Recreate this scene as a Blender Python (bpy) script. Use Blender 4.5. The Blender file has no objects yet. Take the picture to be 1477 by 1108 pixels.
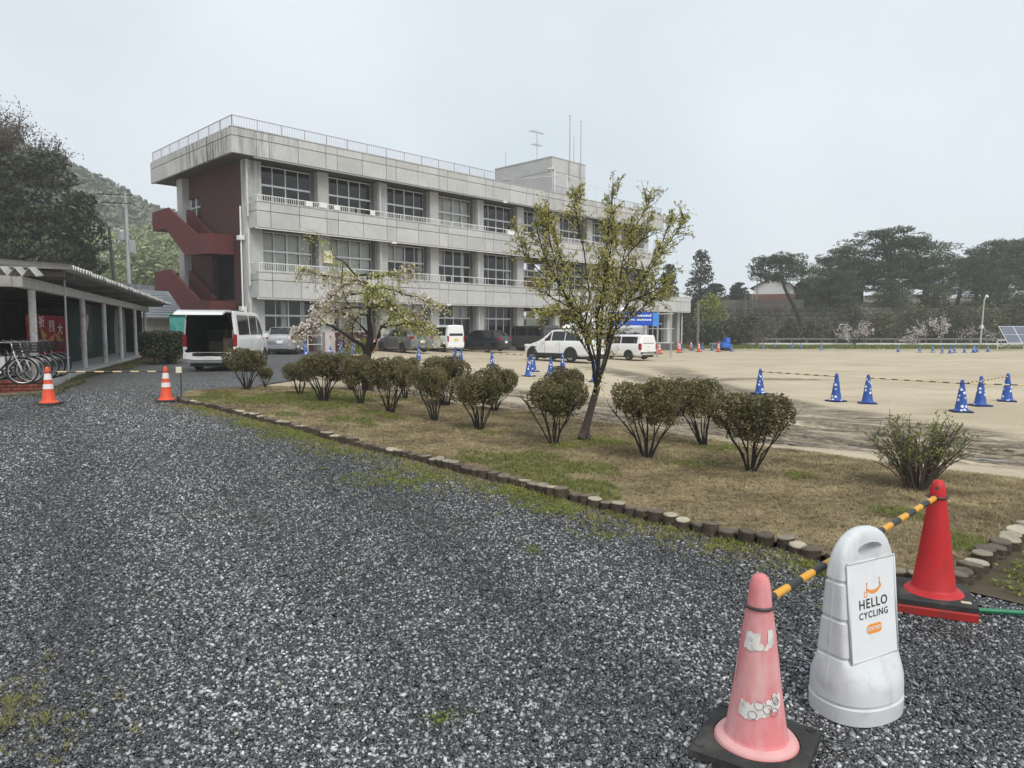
import bpy, bmesh, math, random
import numpy as np
from mathutils import Vector, Matrix

rad = math.radians
scn = bpy.context.scene
COL = scn.collection

# ------------------------------------------------------------------ camera, sky, sun, exposure
cam = bpy.data.objects.new('camera', bpy.data.cameras.new('camera'))
COL.objects.link(cam)
cam.location = (0, 0, 1.65)
cam.rotation_euler = (rad(90 - 4.411), 0, 0)
cam.data.sensor_width = 36.0
cam.data.lens = 36.0 * 1024 / 1477
cam.data.clip_start = 0.05
cam.data.clip_end = 3000
scn.camera = cam

world = bpy.data.worlds.new('World')
scn.world = world
world.use_nodes = True
wn, wl = world.node_tree.nodes, world.node_tree.links
wn.clear()
w_out = wn.new('ShaderNodeOutputWorld')
w_bg = wn.new('ShaderNodeBackground')
sky = wn.new('ShaderNodeTexSky')
sky.sky_type = 'NISHITA'
sky.sun_disc = False
sky.sun_elevation = rad(48)
sky.sun_rotation = rad(205)
sky.air_density = 1.0
sky.dust_density = 4.0
w_bg.inputs['Strength'].default_value = 0.068
# high overcast: an even cloud sheet veils the clear sky, with very soft mottling
tc = wn.new('ShaderNodeTexCoord')
nz = wn.new('ShaderNodeTexNoise')
nz.inputs['Scale'].default_value = 2.2
nz.inputs['Detail'].default_value = 4.0
nz.inputs['Roughness'].default_value = 0.45
cr = wn.new('ShaderNodeValToRGB')
cr.color_ramp.elements[0].position = 0.36
cr.color_ramp.elements[0].color = (6.3, 7.15, 7.9, 1)
cr.color_ramp.elements[1].position = 0.66
cr.color_ramp.elements[1].color = (7.9, 8.55, 9.1, 1)
mx = wn.new('ShaderNodeMix')
mx.data_type = 'RGBA'
mx.inputs[0].default_value = 0.93
wl.new(tc.outputs['Generated'], nz.inputs['Vector'])
wl.new(nz.outputs['Fac'], cr.inputs['Fac'])
wl.new(sky.outputs['Color'], mx.inputs[6])
wl.new(cr.outputs['Color'], mx.inputs[7])
wl.new(mx.outputs[2], w_bg.inputs['Color'])
wl.new(w_bg.outputs[0], w_out.inputs['Surface'])

sun = bpy.data.objects.new('sun', bpy.data.lights.new('sun', 'SUN'))
COL.objects.link(sun)
sun.data.energy = 1.5
sun.data.angle = rad(35)
sun.data.color = (1.0, 0.96, 0.90)
# the sun stands behind the camera's right shoulder
_el, _az = rad(48), rad(155)
sd = Vector((math.sin(_az) * math.cos(_el), math.cos(_az) * math.cos(_el), math.sin(_el)))
sun.rotation_euler = sd.to_track_quat('Z', 'Y').to_euler()

scn.view_settings.view_transform = 'Standard'
scn.view_settings.look = 'None'
scn.view_settings.exposure = 0.74
scn.view_settings.gamma = 1.0
scn.view_settings.use_curve_mapping = False
scn.render.engine = 'CYCLES'
scn.cycles.use_denoising = True
scn.cycles.max_bounces = 6
scn.cycles.volume_bounces = 2
scn.cycles.transparent_max_bounces = 12

# ------------------------------------------------------------------ helpers
R = random.Random(7)
NP = np.random.default_rng(7)


def sstep(t):
    t = np.clip(t, 0, 1)
    return t * t * (3 - 2 * t)


def gz(x, y):
    """height of the ground: the yard falls gently from the bicycle shed to the playing field"""
    return sstep((np.asarray(y) - 3) / 9.) * np.clip(-.03 * np.asarray(x), -.22, .28) \
        - .25 * sstep((np.asarray(y) - 45) / 25.) * sstep((np.asarray(x) - 5) / 15) \
        - .17 * np.exp(-((np.asarray(x) + 12.2) / 2.2) ** 2 - ((np.asarray(y) - 16.4) / 2.2) ** 2)


def g(x, y):
    return float(gz(x, y))


class MB:
    def __init__(s):
        s.v, s.f, s.m = [], [], []

    def add(s, vs, fs, mi=0):
        o = len(s.v)
        s.v += [tuple(v) for v in vs]
        for f in fs:
            s.f.append(tuple(i + o for i in f))
            s.m.append(mi)
        return s

    def box(s, c, d, mi=0, rz=0.0, mat=None):
        hx, hy, hz = d[0] / 2, d[1] / 2, d[2] / 2
        vs = [Vector((x, y, z)) for x in (-hx, hx) for y in (-hy, hy) for z in (-hz, hz)]
        if mat is not None:
            vs = [mat @ v for v in vs]
        if rz:
            q = Matrix.Rotation(rz, 3, 'Z')
            vs = [q @ v for v in vs]
        vs = [v + Vector(c) for v in vs]
        return s.add(vs, [(0, 1, 3, 2), (4, 6, 7, 5), (0, 4, 5, 1), (2, 3, 7, 6), (0, 2, 6, 4), (1, 5, 7, 3)], mi)

    def bx(s, x0, x1, y0, y1, z0, z1, mi=0):
        return s.box(((x0 + x1) / 2, (y0 + y1) / 2, (z0 + z1) / 2), (abs(x1 - x0), abs(y1 - y0), abs(z1 - z0)), mi)

    def tube(s, pts, rs, n=6, mi=0, cap=True):
        pts = [Vector(p) for p in pts]
        if not hasattr(rs, '__len__'):
            rs = [rs] * len(pts)
        rings = []
        for i, p in enumerate(pts):
            a = pts[max(i - 1, 0)]
            b = pts[min(i + 1, len(pts) - 1)]
            t = (b - a)
            t = t.normalized() if t.length > 1e-9 else Vector((0, 0, 1))
            ref = Vector((0, 0, 1)) if abs(t.z) < .9 else Vector((1, 0, 0))
            u = t.cross(ref).normalized()
            w = t.cross(u)
            rings.append([p + (u * math.cos(2 * math.pi * k / n) + w * math.sin(2 * math.pi * k / n)) * rs[i] for k in range(n)])
        return s.loft(rings, cap, cap, mi)

    def loft(s, rings, c0=True, c1=True, mi=0, closed=True):
        n = len(rings[0])
        vs = [v for r in rings for v in r]
        fs = []
        for i in range(len(rings) - 1):
            for k in range(n if closed else n - 1):
                a, b = i * n + k, i * n + (k + 1) % n
                fs.append((a, b, b + n, a + n))
        if c0:
            fs.append(tuple(range(n))[::-1])
        if c1:
            fs.append(tuple(range((len(rings) - 1) * n, len(rings) * n)))
        return s.add(vs, fs, mi)

    def lathe(s, prof, n=24, mi=0, c=(0, 0, 0), c0=True, c1=True):
        rings = [[(c[0] + r * math.cos(2 * math.pi * k / n), c[1] + r * math.sin(2 * math.pi * k / n), c[2] + z) for k in range(n)] for r, z in prof]
        return s.loft(rings, c0, c1, mi)

    def build(s, name, mats, parent=None, loc=None, smooth=False, ang=None):
        me = bpy.data.meshes.new(name)
        me.from_pydata(s.v, [], s.f)
        mats = mats if isinstance(mats, (list, tuple)) else [mats]
        for m in mats:
            me.materials.append(m)
        if len(mats) > 1:
            me.polygons.foreach_set('material_index', s.m)
        me.update()
        bm = bmesh.new()
        bm.from_mesh(me)
        bmesh.ops.recalc_face_normals(bm, faces=bm.faces)
        bm.to_mesh(me)
        bm.free()
        if smooth:
            me.polygons.foreach_set('use_smooth', [True] * len(me.polygons))
            if ang:
                me.set_sharp_from_angle(angle=rad(ang))
        return link(name, me, parent, loc)


def link(name, me, parent=None, loc=None):
    o = bpy.data.objects.new(name, me)
    COL.objects.link(o)
    if parent is not None:
        o.parent = parent
    if loc is not None:
        o.location = loc
    return o


def empty(name, loc, rz=0.0):
    o = bpy.data.objects.new(name, None)
    o.empty_display_size = .2
    COL.objects.link(o)
    o.location = loc
    o.rotation_euler = (0, 0, rz)
    return o


def tag(o, label=None, cat=None, group=None, kind=None):
    if label:
        o['label'] = label
    if cat:
        o['category'] = cat
    if group:
        o['group'] = group
    if kind:
        o['kind'] = kind
    return o


KIDS = {}


def copy_tree(o, label=None, loc=None, rz=None, scale=None):
    c = o.copy()
    COL.objects.link(c)
    for ch in o.children:
        d = ch.copy()
        COL.objects.link(d)
        d.parent = c
        for gch in ch.children:
            e = gch.copy()
            COL.objects.link(e)
            e.parent = d
    if label:
        c['label'] = label
    if loc is not None:
        c.location = loc
    if rz is not None:
        c.rotation_euler = (0, 0, rz)
    if scale is not None:
        c.scale = scale
    return c


def np_mesh(name, V, F):
    V = np.asarray(V, np.float32)
    F = np.asarray(F, np.int32)
    me = bpy.data.meshes.new(name)
    me.vertices.add(len(V))
    me.vertices.foreach_set('co', V.ravel())
    k = F.shape[1]
    me.loops.add(F.size)
    me.loops.foreach_set('vertex_index', F.ravel())
    me.polygons.add(len(F))
    me.polygons.foreach_set('loop_start', np.arange(len(F), dtype=np.int32) * k)
    me.polygons.foreach_set('loop_total', np.full(len(F), k, np.int32))
    me.update(calc_edges=True)
    return me


def leaves(C, size, rng, aspect=.5, flat=0.0, jit=.35):
    """diamond leaves: one 4-corner face at every centre, turned at random (flat: 0 any way, 1 lying)"""
    C = np.asarray(C, float)
    n = len(C)
    u = rng.normal(size=(n, 3))
    u[:, 2] *= (1 - flat)
    u /= np.linalg.norm(u, axis=1)[:, None] + 1e-9
    w = rng.normal(size=(n, 3))
    w[:, 2] *= (1 - flat)
    v = w - (w * u).sum(1)[:, None] * u
    v /= np.linalg.norm(v, axis=1)[:, None] + 1e-9
    s = (np.asarray(size) * (1 + jit * rng.uniform(-1, 1, n)))[:, None]
    a, b = u * s * .5, v * s * .5 * aspect
    V = np.stack([C - a, C - b + a * .1, C + a, C + b + a * .1], 1).reshape(-1, 3)
    F = np.arange(4 * n).reshape(n, 4)
    return V, F


def in_ellipsoid(n, rng, shell=.5):
    d = rng.normal(size=(n, 3))
    d /= np.linalg.norm(d, axis=1)[:, None]
    r = rng.uniform(0, 1, n) ** (1 / 3.)
    r = shell * (1 - .25 * rng.uniform(0, 1, n) ** 2) + (1 - shell) * r
    return d * r[:, None]


# ------------------------------------------------------------------ materials
def mat_base(name):
    m = bpy.data.materials.new(name)
    m.use_nodes = True
    n, l = m.node_tree.nodes, m.node_tree.links
    p = n['Principled BSDF']
    return m, n, l, p


def PM(name, col, rough=.6, var=.12, scale=6.0, bump=0.0, bscale=40.0, metal=0.0, spec=.4, island=0.0, objrand=0.0,
       dirt=None, dscale=3.0, damt=.5, zstretch=1.0, coat=0.0):
    m, n, l, p = mat_base(name)
    geo = n.new('ShaderNodeNewGeometry')
    mp = n.new('ShaderNodeMapping')
    mp.inputs['Scale'].default_value = (1, 1, zstretch)
    l.new(geo.outputs['Position'], mp.inputs['Vector'])
    nz = n.new('ShaderNodeTexNoise')
    nz.inputs['Scale'].default_value = scale
    nz.inputs['Detail'].default_value = 5
    l.new(mp.outputs[0], nz.inputs['Vector'])
    lo = tuple(max(c * (1 - 2 * var), 0) for c in col) + (1,)
    hi = tuple(min(c * (1 + 2 * var), 1) for c in col) + (1,)
    r = n.new('ShaderNodeMix')
    r.data_type = 'RGBA'
    r.inputs[6].default_value = lo
    r.inputs[7].default_value = hi
    l.new(nz.outputs['Fac'], r.inputs[0])
    out = r.outputs[2]
    for amt, src in ((island, 'Random Per Island'), (objrand, None)):
        if amt:
            if src:
                rnd = geo.outputs[src]
            else:
                oi = n.new('ShaderNodeObjectInfo')
                rnd = oi.outputs['Random']
            mr = n.new('ShaderNodeMapRange')
            mr.inputs['To Min'].default_value = 1 - amt
            mr.inputs['To Max'].default_value = 1 + amt
            l.new(rnd, mr.inputs['Value'])
            hs = n.new('ShaderNodeHueSaturation')
            l.new(mr.outputs[0], hs.inputs['Value'])
            l.new(out, hs.inputs['Color'])
            out = hs.outputs[0]
    if dirt is not None:
        d = n.new('ShaderNodeTexNoise')
        d.inputs['Scale'].default_value = dscale
        d.inputs['Detail'].default_value = 6
        d.inputs['Roughness'].default_value = .65
        l.new(mp.outputs[0], d.inputs['Vector'])
        rp = n.new('ShaderNodeValToRGB')
        rp.color_ramp.elements[0].position = .5
        rp.color_ramp.elements[0].color = (0, 0, 0, 1)
        rp.color_ramp.elements[1].position = .72
        rp.color_ramp.elements[1].color = (damt, damt, damt, 1)
        l.new(d.outputs['Fac'], rp.inputs['Fac'])
        x = n.new('ShaderNodeMix')
        x.data_type = 'RGBA'
        l.new(rp.outputs['Color'], x.inputs[0])
        l.new(out, x.inputs[6])
        x.inputs[7].default_value = tuple(dirt) + (1,)
        out = x.outputs[2]
    l.new(out, p.inputs['Base Color'])
    p.inputs['Roughness'].default_value = rough
    p.inputs['Metallic'].default_value = metal
    p.inputs['Specular IOR Level'].default_value = spec
    if coat:
        p.inputs['Coat Weight'].default_value = coat
        p.inputs['Coat Roughness'].default_value = .05
    if bump:
        b = n.new('ShaderNodeBump')
        b.inputs['Strength'].default_value = bump
        b.inputs['Distance'].default_value = .02
        nb = n.new('ShaderNodeTexNoise')
        nb.inputs['Scale'].default_value = bscale
        nb.inputs['Detail'].default_value = 6
        l.new(geo.outputs['Position'], nb.inputs['Vector'])
        l.new(nb.outputs['Fac'], b.inputs['Height'])
        l.new(b.outputs[0], p.inputs['Normal'])
    return m


def leaf_mat(name, col, col2, var=.35, rough=.55, trans=.25, ns=2.3):
    """leaves of two tones picked per leaf, a little light coming through"""
    m, n, l, p = mat_base(name)
    geo = n.new('ShaderNodeNewGeometry')
    nz = n.new('ShaderNodeTexNoise')
    nz.inputs['Scale'].default_value = ns
    nz.inputs['Detail'].default_value = 3
    l.new(geo.outputs['Position'], nz.inputs['Vector'])
    ad = n.new('ShaderNodeMath')
    ad.operation = 'ADD'
    mr0 = n.new('ShaderNodeMapRange')
    mr0.inputs['From Min'].default_value = .3
    mr0.inputs['From Max'].default_value = .7
    mr0.inputs['To Min'].default_value = -.4
    mr0.inputs['To Max'].default_value = .4
    l.new(nz.outputs['Fac'], mr0.inputs['Value'])
    l.new(geo.outputs['Random Per Island'], ad.inputs[0])
    l.new(mr0.outputs[0], ad.inputs[1])
    r = n.new('ShaderNodeMix')
    r.data_type = 'RGBA'
    r.inputs[6].default_value = tuple(col) + (1,)
    r.inputs[7].default_value = tuple(col2) + (1,)
    l.new(ad.outputs[0], r.inputs[0])
    oi = n.new('ShaderNodeObjectInfo')
    mr = n.new('ShaderNodeMapRange')
    mr.inputs['To Min'].default_value = 1 - var * .5
    mr.inputs['To Max'].default_value = 1 + var * .5
    l.new(oi.outputs['Random'], mr.inputs['Value'])
    hs = n.new('ShaderNodeHueSaturation')
    l.new(mr.outputs[0], hs.inputs['Value'])
    l.new(r.outputs[2], hs.inputs['Color'])
    l.new(hs.outputs[0], p.inputs['Base Color'])
    p.inputs['Roughness'].default_value = rough
    p.inputs['Specular IOR Level'].default_value = .3
    if trans:
        t = n.new('ShaderNodeBsdfTranslucent')
        l.new(hs.outputs[0], t.inputs['Color'])
        ms = n.new('ShaderNodeMixShader')
        ms.inputs[0].default_value = trans
        l.new(p.outputs[0], ms.inputs[1])
        l.new(t.outputs[0], ms.inputs[2])
        l.new(ms.outputs[0], n['Material Output'].inputs['Surface'])
    return m


def glass_mat(name, tint=(.55, .6, .62), refl=.9):
    """window glass: see-through and mirror by the angle of view"""
    m, n, l, p = mat_base(name)
    t = n.new('ShaderNodeBsdfTransparent')
    t.inputs['Color'].default_value = tuple(tint) + (1,)
    gl = n.new('ShaderNodeBsdfGlossy')
    gl.inputs['Roughness'].default_value = .03
    gl.inputs['Color'].default_value = (refl, refl, refl, 1)
    fr = n.new('ShaderNodeFresnel')
    fr.inputs['IOR'].default_value = 1.55
    ms = n.new('ShaderNodeMixShader')
    l.new(fr.outputs[0], ms.inputs[0])
    l.new(t.outputs[0], ms.inputs[1])
    l.new(gl.outputs[0], ms.inputs[2])
    l.new(ms.outputs[0], n['Material Output'].inputs['Surface'])
    return m


def concrete_mat(name, col, streak=.5):
    """exposed concrete: blotches, board marks and dark run-off streaks from the top edges"""
    m, n, l, p = mat_base(name)
    geo = n.new('ShaderNodeNewGeometry')

    def noise(sc, vec, det=5, ro=.6):
        z = n.new('ShaderNodeTexNoise')
        z.inputs['Scale'].default_value = sc
        z.inputs['Detail'].default_value = det
        z.inputs['Roughness'].default_value = ro
        l.new(vec, z.inputs['Vector'])
        return z.outputs['Fac']

    def mapped(s):
        mp = n.new('ShaderNodeMapping')
        mp.inputs['Scale'].default_value = s
        l.new(geo.outputs['Position'], mp.inputs['Vector'])
        return mp.outputs[0]

    def mixc(fac, a, b):
        x = n.new('ShaderNodeMix')
        x.data_type = 'RGBA'
        l.new(fac, x.inputs[0])
        for i, c in ((6, a), (7, b)):
            if isinstance(c, tuple):
                x.inputs[i].default_value = c + (1,)
            else:
                l.new(c, x.inputs[i])
        return x.outputs[2]

    def ramp(v, a, b, hi=1.0):
        q = n.new('ShaderNodeMapRange')
        q.inputs['From Min'].default_value = a
        q.inputs['From Max'].default_value = b
        q.inputs['To Max'].default_value = hi
        l.new(v, q.inputs['Value'])
        return q.outputs[0]
    pos = geo.outputs['Position']
    c = mixc(noise(.9, pos), tuple(x * .80 for x in col), tuple(min(x * 1.2, 1) for x in col))
    c = mixc(ramp(noise(7, mapped((1, 1, .5))), .45, .75, .35), c, tuple(x * .62 for x in col))
    # run-off stains: only in patches, thickest at the weather corner of the roof
    def mathn(op, x, y):
        q = n.new('ShaderNodeMath')
        q.operation = op
        for i, v in enumerate((x, y)):
            if isinstance(v, float):
                q.inputs[i].default_value = v
            else:
                l.new(v, q.inputs[i])
        return q.outputs[0]
    st_ = ramp(noise(2.6, mapped((1.7, 1.7, .12)), 6, .72), .47, .59, streak)
    patchy = ramp(noise(.16, pos, 3), .54, .68, .40)
    vd = n.new('ShaderNodeVectorMath')
    vd.operation = 'DISTANCE'
    vd.inputs[1].default_value = (-17.4, 41.8, 12.3)
    l.new(pos, vd.inputs[0])
    corner = ramp(vd.outputs['Value'], 5.5, 1.0, 1.0)
    c = mixc(mathn('MULTIPLY', st_, mathn('MAXIMUM', patchy, corner)), c, (.045, .043, .041))
    oi = n.new('ShaderNodeObjectInfo')
    mr = n.new('ShaderNodeMapRange')
    mr.inputs['To Min'].default_value = .92
    mr.inputs['To Max'].default_value = 1.08
    l.new(oi.outputs['Random'], mr.inputs['Value'])
    hs = n.new('ShaderNodeHueSaturation')
    l.new(mr.outputs[0], hs.inputs['Value'])
    l.new(c, hs.inputs['Color'])
    l.new(hs.outputs[0], p.inputs['Base Color'])
    p.inputs['Roughness'].default_value = .85
    p.inputs['Specular IOR Level'].default_value = .25
    b = n.new('ShaderNodeBump')
    b.inputs['Strength'].default_value = .25
    b.inputs['Distance'].default_value = .02
    l.new(noise(14, pos, 8), b.inputs['Height'])
    l.new(b.outputs[0], p.inputs['Normal'])
    return m


M = {}
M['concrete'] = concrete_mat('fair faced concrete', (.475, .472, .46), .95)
M['concrete_shaded'] = concrete_mat('shade-toned concrete', (.105, .103, .10), .4)  # same concrete, colour darkened to carry the shade of soffits and recesses
M['white_metal'] = PM('white painted steel', (.72, .72, .70), .45, .06)
M['grey_metal'] = PM('galvanised steel', (.42, .43, .44), .45, .12, metal=.4)
M['dark_metal'] = PM('dark painted steel', (.05, .05, .055), .45, .1)
M['alu'] = PM('aluminium sash', (.62, .63, .64), .4, .06, metal=.2)
M['glass'] = glass_mat('window glass', (.80, .83, .84))
M['curtain'] = PM('pale curtain', (.74, .73, .66), .9, .12, 2.0)
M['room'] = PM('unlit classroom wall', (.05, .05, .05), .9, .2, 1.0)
M['red_paint'] = PM('red oxide painted concrete', (.105, .025, .023), .75, .18, 1.5, bump=.15, dirt=(.045, .018, .017), dscale=1.4, damt=.6)
M['white_paint'] = PM('white car paint', (.80, .80, .79), .25, .02, coat=.6)
M['silver_paint'] = PM('silver car paint', (.36, .375, .40), .28, .03, metal=.45, coat=.6)
M['grey_paint'] = PM('grey car paint', (.20, .21, .225), .28, .03, metal=.45, coat=.6)
M['darkgrey_paint'] = PM('dark grey car paint', (.075, .080, .082), .28, .03, metal=.3, coat=.6)
M['black_paint'] = PM('blue black car paint', (.010, .012, .020), .22, .03, coat=.7)
M['car_glass'] = PM('tinted car glass', (.012, .014, .015), .06, .05, spec=.6)
M['tyre'] = PM('tyre rubber', (.018, .018, .018), .8, .2, 20)
M['rim'] = PM('alloy rim', (.5, .5, .52), .35, .1, metal=.6)
M['black_plastic'] = PM('black plastic', (.022, .022, .023), .55, .15, 15, dirt=(.13, .12, .11), dscale=9, damt=.35)
M['cabin'] = PM('dark cargo lining', (.018, .018, .019), .85, .3)
M['red_lamp'] = PM('red lamp lens', (.28, .008, .010), .15, .05)
M['clear_lamp'] = PM('clear lamp lens', (.75, .76, .78), .12, .05)
M['plate'] = PM('white number plate', (.75, .76, .72), .5, .03)
M['plate_y'] = PM('yellow number plate', (.70, .55, .10), .5, .03)
M['bark'] = PM('bark', (.075, .058, .048), .9, .3, 30, bump=.8, bscale=60)
M['bark_dark'] = PM('dark wet bark', (.028, .023, .020), .85, .3, 30, bump=.8, bscale=60)
M['twig'] = PM('bare twig', (.12, .095, .085), .9, .25)
M['white_post'] = PM('chipped white post paint', (.66, .65, .62), .6, .08, 4, dirt=(.22, .19, .16), dscale=6, damt=.6)
M['timber'] = PM('grey weathered timber', (.18, .165, .15), .85, .25, 12, bump=.3)
HAZE = .0008

# ------------------------------------------------------------------ ground
def seg_dist(X, Y, pl):
    best = np.full(X.shape, 1e9)
    for (x0, y0), (x1, y1) in zip(pl[:-1], pl[1:]):
        dx, dy = x1 - x0, y1 - y0
        t = np.clip(((X - x0) * dx + (Y - y0) * dy) / (dx * dx + dy * dy), 0, 1)
        best = np.minimum(best, np.hypot(X - x0 - t * dx, Y - y0 - t * dy))
    return best


def wav(X, Y, k, seed):
    """cheap smooth value noise made of a few sines"""
    r = np.random.default_rng(seed)
    o = 0
    for i in range(7):
        a = r.uniform(0, 2 * math.pi)
        f = k * r.uniform(.5, 1.9)
        o = o + np.sin((X * math.cos(a) + Y * math.sin(a)) * f + r.uniform(0, 6.28))
    return o / 7


TRACKS = [[(10.5, 7.4), (7.4, 10.2), (5.0, 11.9), (2.2, 13.6), (-1.2, 15.9), (-4, 18.6)],
          [(11.5, 8.6), (7.8, 11.6), (5.6, 13.3), (3.2, 15.3), (0.6, 18.2), (-2.5, 21)],
          [(7.0, 12.6), (5.6, 16.5), (5.3, 21), (5.0, 27), (3.9, 34)],
          [(8.3, 12.9), (7.0, 17.6), (6.6, 23), (7.2, 29.5), (7.8, 36)],
          [(4.2, 12.6), (3.8, 17), (4.4, 22), (6.3, 26), (9.0, 27.3), (11.5, 27.0)]]


def axis(lo, hi, step, far0, far1):
    a = list(np.arange(lo, hi + 1e-6, step))
    s, v = step, hi
    while v < far1:
        s *= 1.25
        v = min(v + s, far1)
        a.append(v)
    s, v = step, lo
    while v > far0:
        s *= 1.25
        v = max(v - s, far0)
        a.insert(0, v)
    return np.array(a)


ax, ay = axis(-8, 14, .14, -440, 320), axis(5.5, 40, .14, -80, 540)
X, Y = np.meshgrid(ax, ay)
mud = np.zeros(X.shape)
rut = np.zeros(X.shape)
for i, tr in enumerate(TRACKS):
    d = seg_dist(X, Y, tr)
    wdt = (1.15, 1.25, .85, .9, .7)[i]
    dd = d + .22 * wav(X, Y, 2.6, 40 + i)
    mud = np.maximum(mud, (1.0, .95, .9, .85, .8)[i] * sstep(1 - (dd - wdt * .55) / (wdt * .75)))
    rut += (1.0 if i < 2 else .6) * np.exp(-(d / wdt) ** 4) * (.045 * np.cos(d * 2 * math.pi / .62 + 1.5 * wav(X, Y, 1.5, 70 + i)) + .030 * wav(X, Y, 6, 50 + i))
mud *= np.clip(1 - (Y - 30) / 8, 0, 1)
fine = (np.abs(X - 3) < 11.5) & (Y > 5) & (Y < 41)
Z = gz(X, Y) - .03 + np.where(fine, rut * mud - .02 * mud + .006 * wav(X, Y, 3, 3), 0)
gy, gx = X.shape
idx = np.arange(gx * gy).reshape(gy, gx)
F = np.stack([idx[:-1, :-1], idx[:-1, 1:], idx[1:, 1:], idx[1:, :-1]], -1).reshape(-1, 4)
me = np_mesh('ground', np.stack([X, Y, Z], -1).reshape(-1, 3), F)
at = me.attributes.new('mud', 'FLOAT', 'POINT')
at.data.foreach_set('value', mud.ravel().astype(np.float32))
me.polygons.foreach_set('use_smooth', [True] * len(me.polygons))


def ground_mat():
    m, n, l, p = mat_base('packed sandy yard')
    geo = n.new('ShaderNodeNewGeometry')

    def noise(s, det=6, ro=.6, sc=None, dist=0, rot=0):
        z = n.new('ShaderNodeTexNoise')
        z.inputs['Scale'].default_value = s
        z.inputs['Detail'].default_value = det
        z.inputs['Roughness'].default_value = ro
        z.inputs['Distortion'].default_value = dist
        v = geo.outputs['Position']
        if rot:
            m0 = n.new('ShaderNodeMapping')
            m0.inputs['Rotation'].default_value = (0, 0, rot)
            l.new(v, m0.inputs['Vector'])
            v = m0.outputs[0]
        if sc:
            mp = n.new('ShaderNodeMapping')
            mp.inputs['Scale'].default_value = sc
            l.new(v, mp.inputs['Vector'])
            v = mp.outputs[0]
        l.new(v, z.inputs['Vector'])
        return z.outputs['Fac']

    def mr(v, a, b, lo=0., hi=1.):
        q = n.new('ShaderNodeMapRange')
        q.inputs['From Min'].default_value, q.inputs['From Max'].default_value = a, b
        q.inputs['To Min'].default_value, q.inputs['To Max'].default_value = lo, hi
        l.new(v, q.inputs['Value'])
        return q.outputs[0]

    def mixc(f, a, b):
        x = n.new('ShaderNodeMix')
        x.data_type = 'RGBA'
        l.new(f, x.inputs[0])
        for i, c in ((6, a), (7, b)):
            if isinstance(c, tuple):
                x.inputs[i].default_value = c + (1,)
            else:
                l.new(c, x.inputs[i])
        return x.outputs[2]
    c = mixc(mr(noise(.22, 5), .35, .65), (.46, .385, .275), (.57, .49, .365))
    c = mixc(mr(noise(1.1, 6, .7, (.45, 1.6, 1)), .50, .70, 0, .45), c, (.24, .19, .125))
    c = mixc(mr(noise(26, 6, .75), .45, .7, 0, .45), c, (.26, .215, .15))
    # thin grass that starts to take over the far edge of the field
    sx = n.new('ShaderNodeSeparateXYZ')
    l.new(geo.outputs['Position'], sx.inputs[0])
    far = mr(sx.outputs['Y'], 66, 80)
    gn = n.new('ShaderNodeMath')
    gn.operation = 'MULTIPLY'
    l.new(far, gn.inputs[0])
    l.new(mr(noise(.5, 5), .35, .6), gn.inputs[1])
    c = mixc(gn.outputs[0], c, (.13, .14, .055))
    at = n.new('ShaderNodeAttribute')
    at.attribute_name = 'mud'
    mm = n.new('ShaderNodeMath')
    mm.operation = 'MULTIPLY'
    l.new(at.outputs['Fac'], mm.inputs[0])
    l.new(mr(noise(1.0, 8, .70, (.32, 3.0, 1), .5, rad(-141)), .36, .49), mm.inputs[1])
    m3 = n.new('ShaderNodeMath')
    m3.operation = 'MULTIPLY'
    l.new(mm.outputs[0], m3.inputs[0])
    l.new(mr(noise(6.5, 8, .78, (.55, 1.9, 1), .6, rad(-141)), .36, .54, .35, 1.0), m3.inputs[1])
    mm = m3
    c = mixc(mm.outputs[0], c, mixc(mr(noise(9, 6, .7), .4, .65), (.045, .037, .029), (.15, .122, .092)))
    l.new(c, p.inputs['Base Color'])
    l.new(mr(mm.outputs[0], 0, 1, .95, .8), p.inputs['Roughness'])
    p.inputs['Specular IOR Level'].default_value = .10
    b = n.new('ShaderNodeBump')
    b.inputs['Strength'].default_value = .5
    b.inputs['Distance'].default_value = .03
    l.new(noise(18, 8, .7), b.inputs['Height'])
    l.new(b.outputs[0], p.inputs['Normal'])
    return m


me.materials.append(ground_mat())
tag(link('ground', me), 'packed sandy yard and playing field with muddy wheel ruts', kind='structure')

# shallow rain water in the ruts
wm, wn_, wl_, wp = mat_base('rain water')
wp.inputs['Base Color'].default_value = (.16, .14, .115, 1)
wp.inputs['Roughness'].default_value = .04
wp.inputs['Specular IOR Level'].default_value = .7


def blob(name, pl, z, mat, lab, kind='structure'):
    b = MB()
    c = np.mean(np.array(pl), 0)
    ring = []
    n = 48
    P = np.array(pl + [pl[0]], float)
    L = np.r_[0, np.cumsum(np.hypot(*np.diff(P, axis=0).T))]
    for k in range(n):
        s = L[-1] * k / n
        q = [np.interp(s, L, P[:, 0]), np.interp(s, L, P[:, 1])]
        f = 1 + .16 * math.sin(k * 1.9) + .1 * math.sin(k * 4.3 + 1)
        ring.append((c[0] + (q[0] - c[0]) * f, c[1] + (q[1] - c[1]) * f, z))
    b.add(ring, [tuple(range(n))])
    return tag(b.build(name, mat), lab, kind=kind)


blob('puddle', [(3.75, 12.15), (4.3, 11.85), (5.2, 11.25), (5.55, 10.85), (5.0, 10.95), (4.3, 11.35), (3.7, 11.85)], g(4.6, 11.4) - .046, wm, 'long pale puddle lying in the wheel rut')
blob('puddle', [(6.3, 10.6), (7.0, 10.15), (7.4, 9.7), (6.9, 9.8), (6.2, 10.4)], g(6.8, 10.2) - .048, wm, 'small puddle in the muddy rut near the sparse bush')
blob('puddle', [(1.0, 14.75), (1.9, 14.15), (2.3, 13.75), (1.5, 14.1), (.8, 14.6)], g(1.6, 14.3) - .046, wm, 'thin puddle in the rut behind the clipped shrubs')

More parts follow.
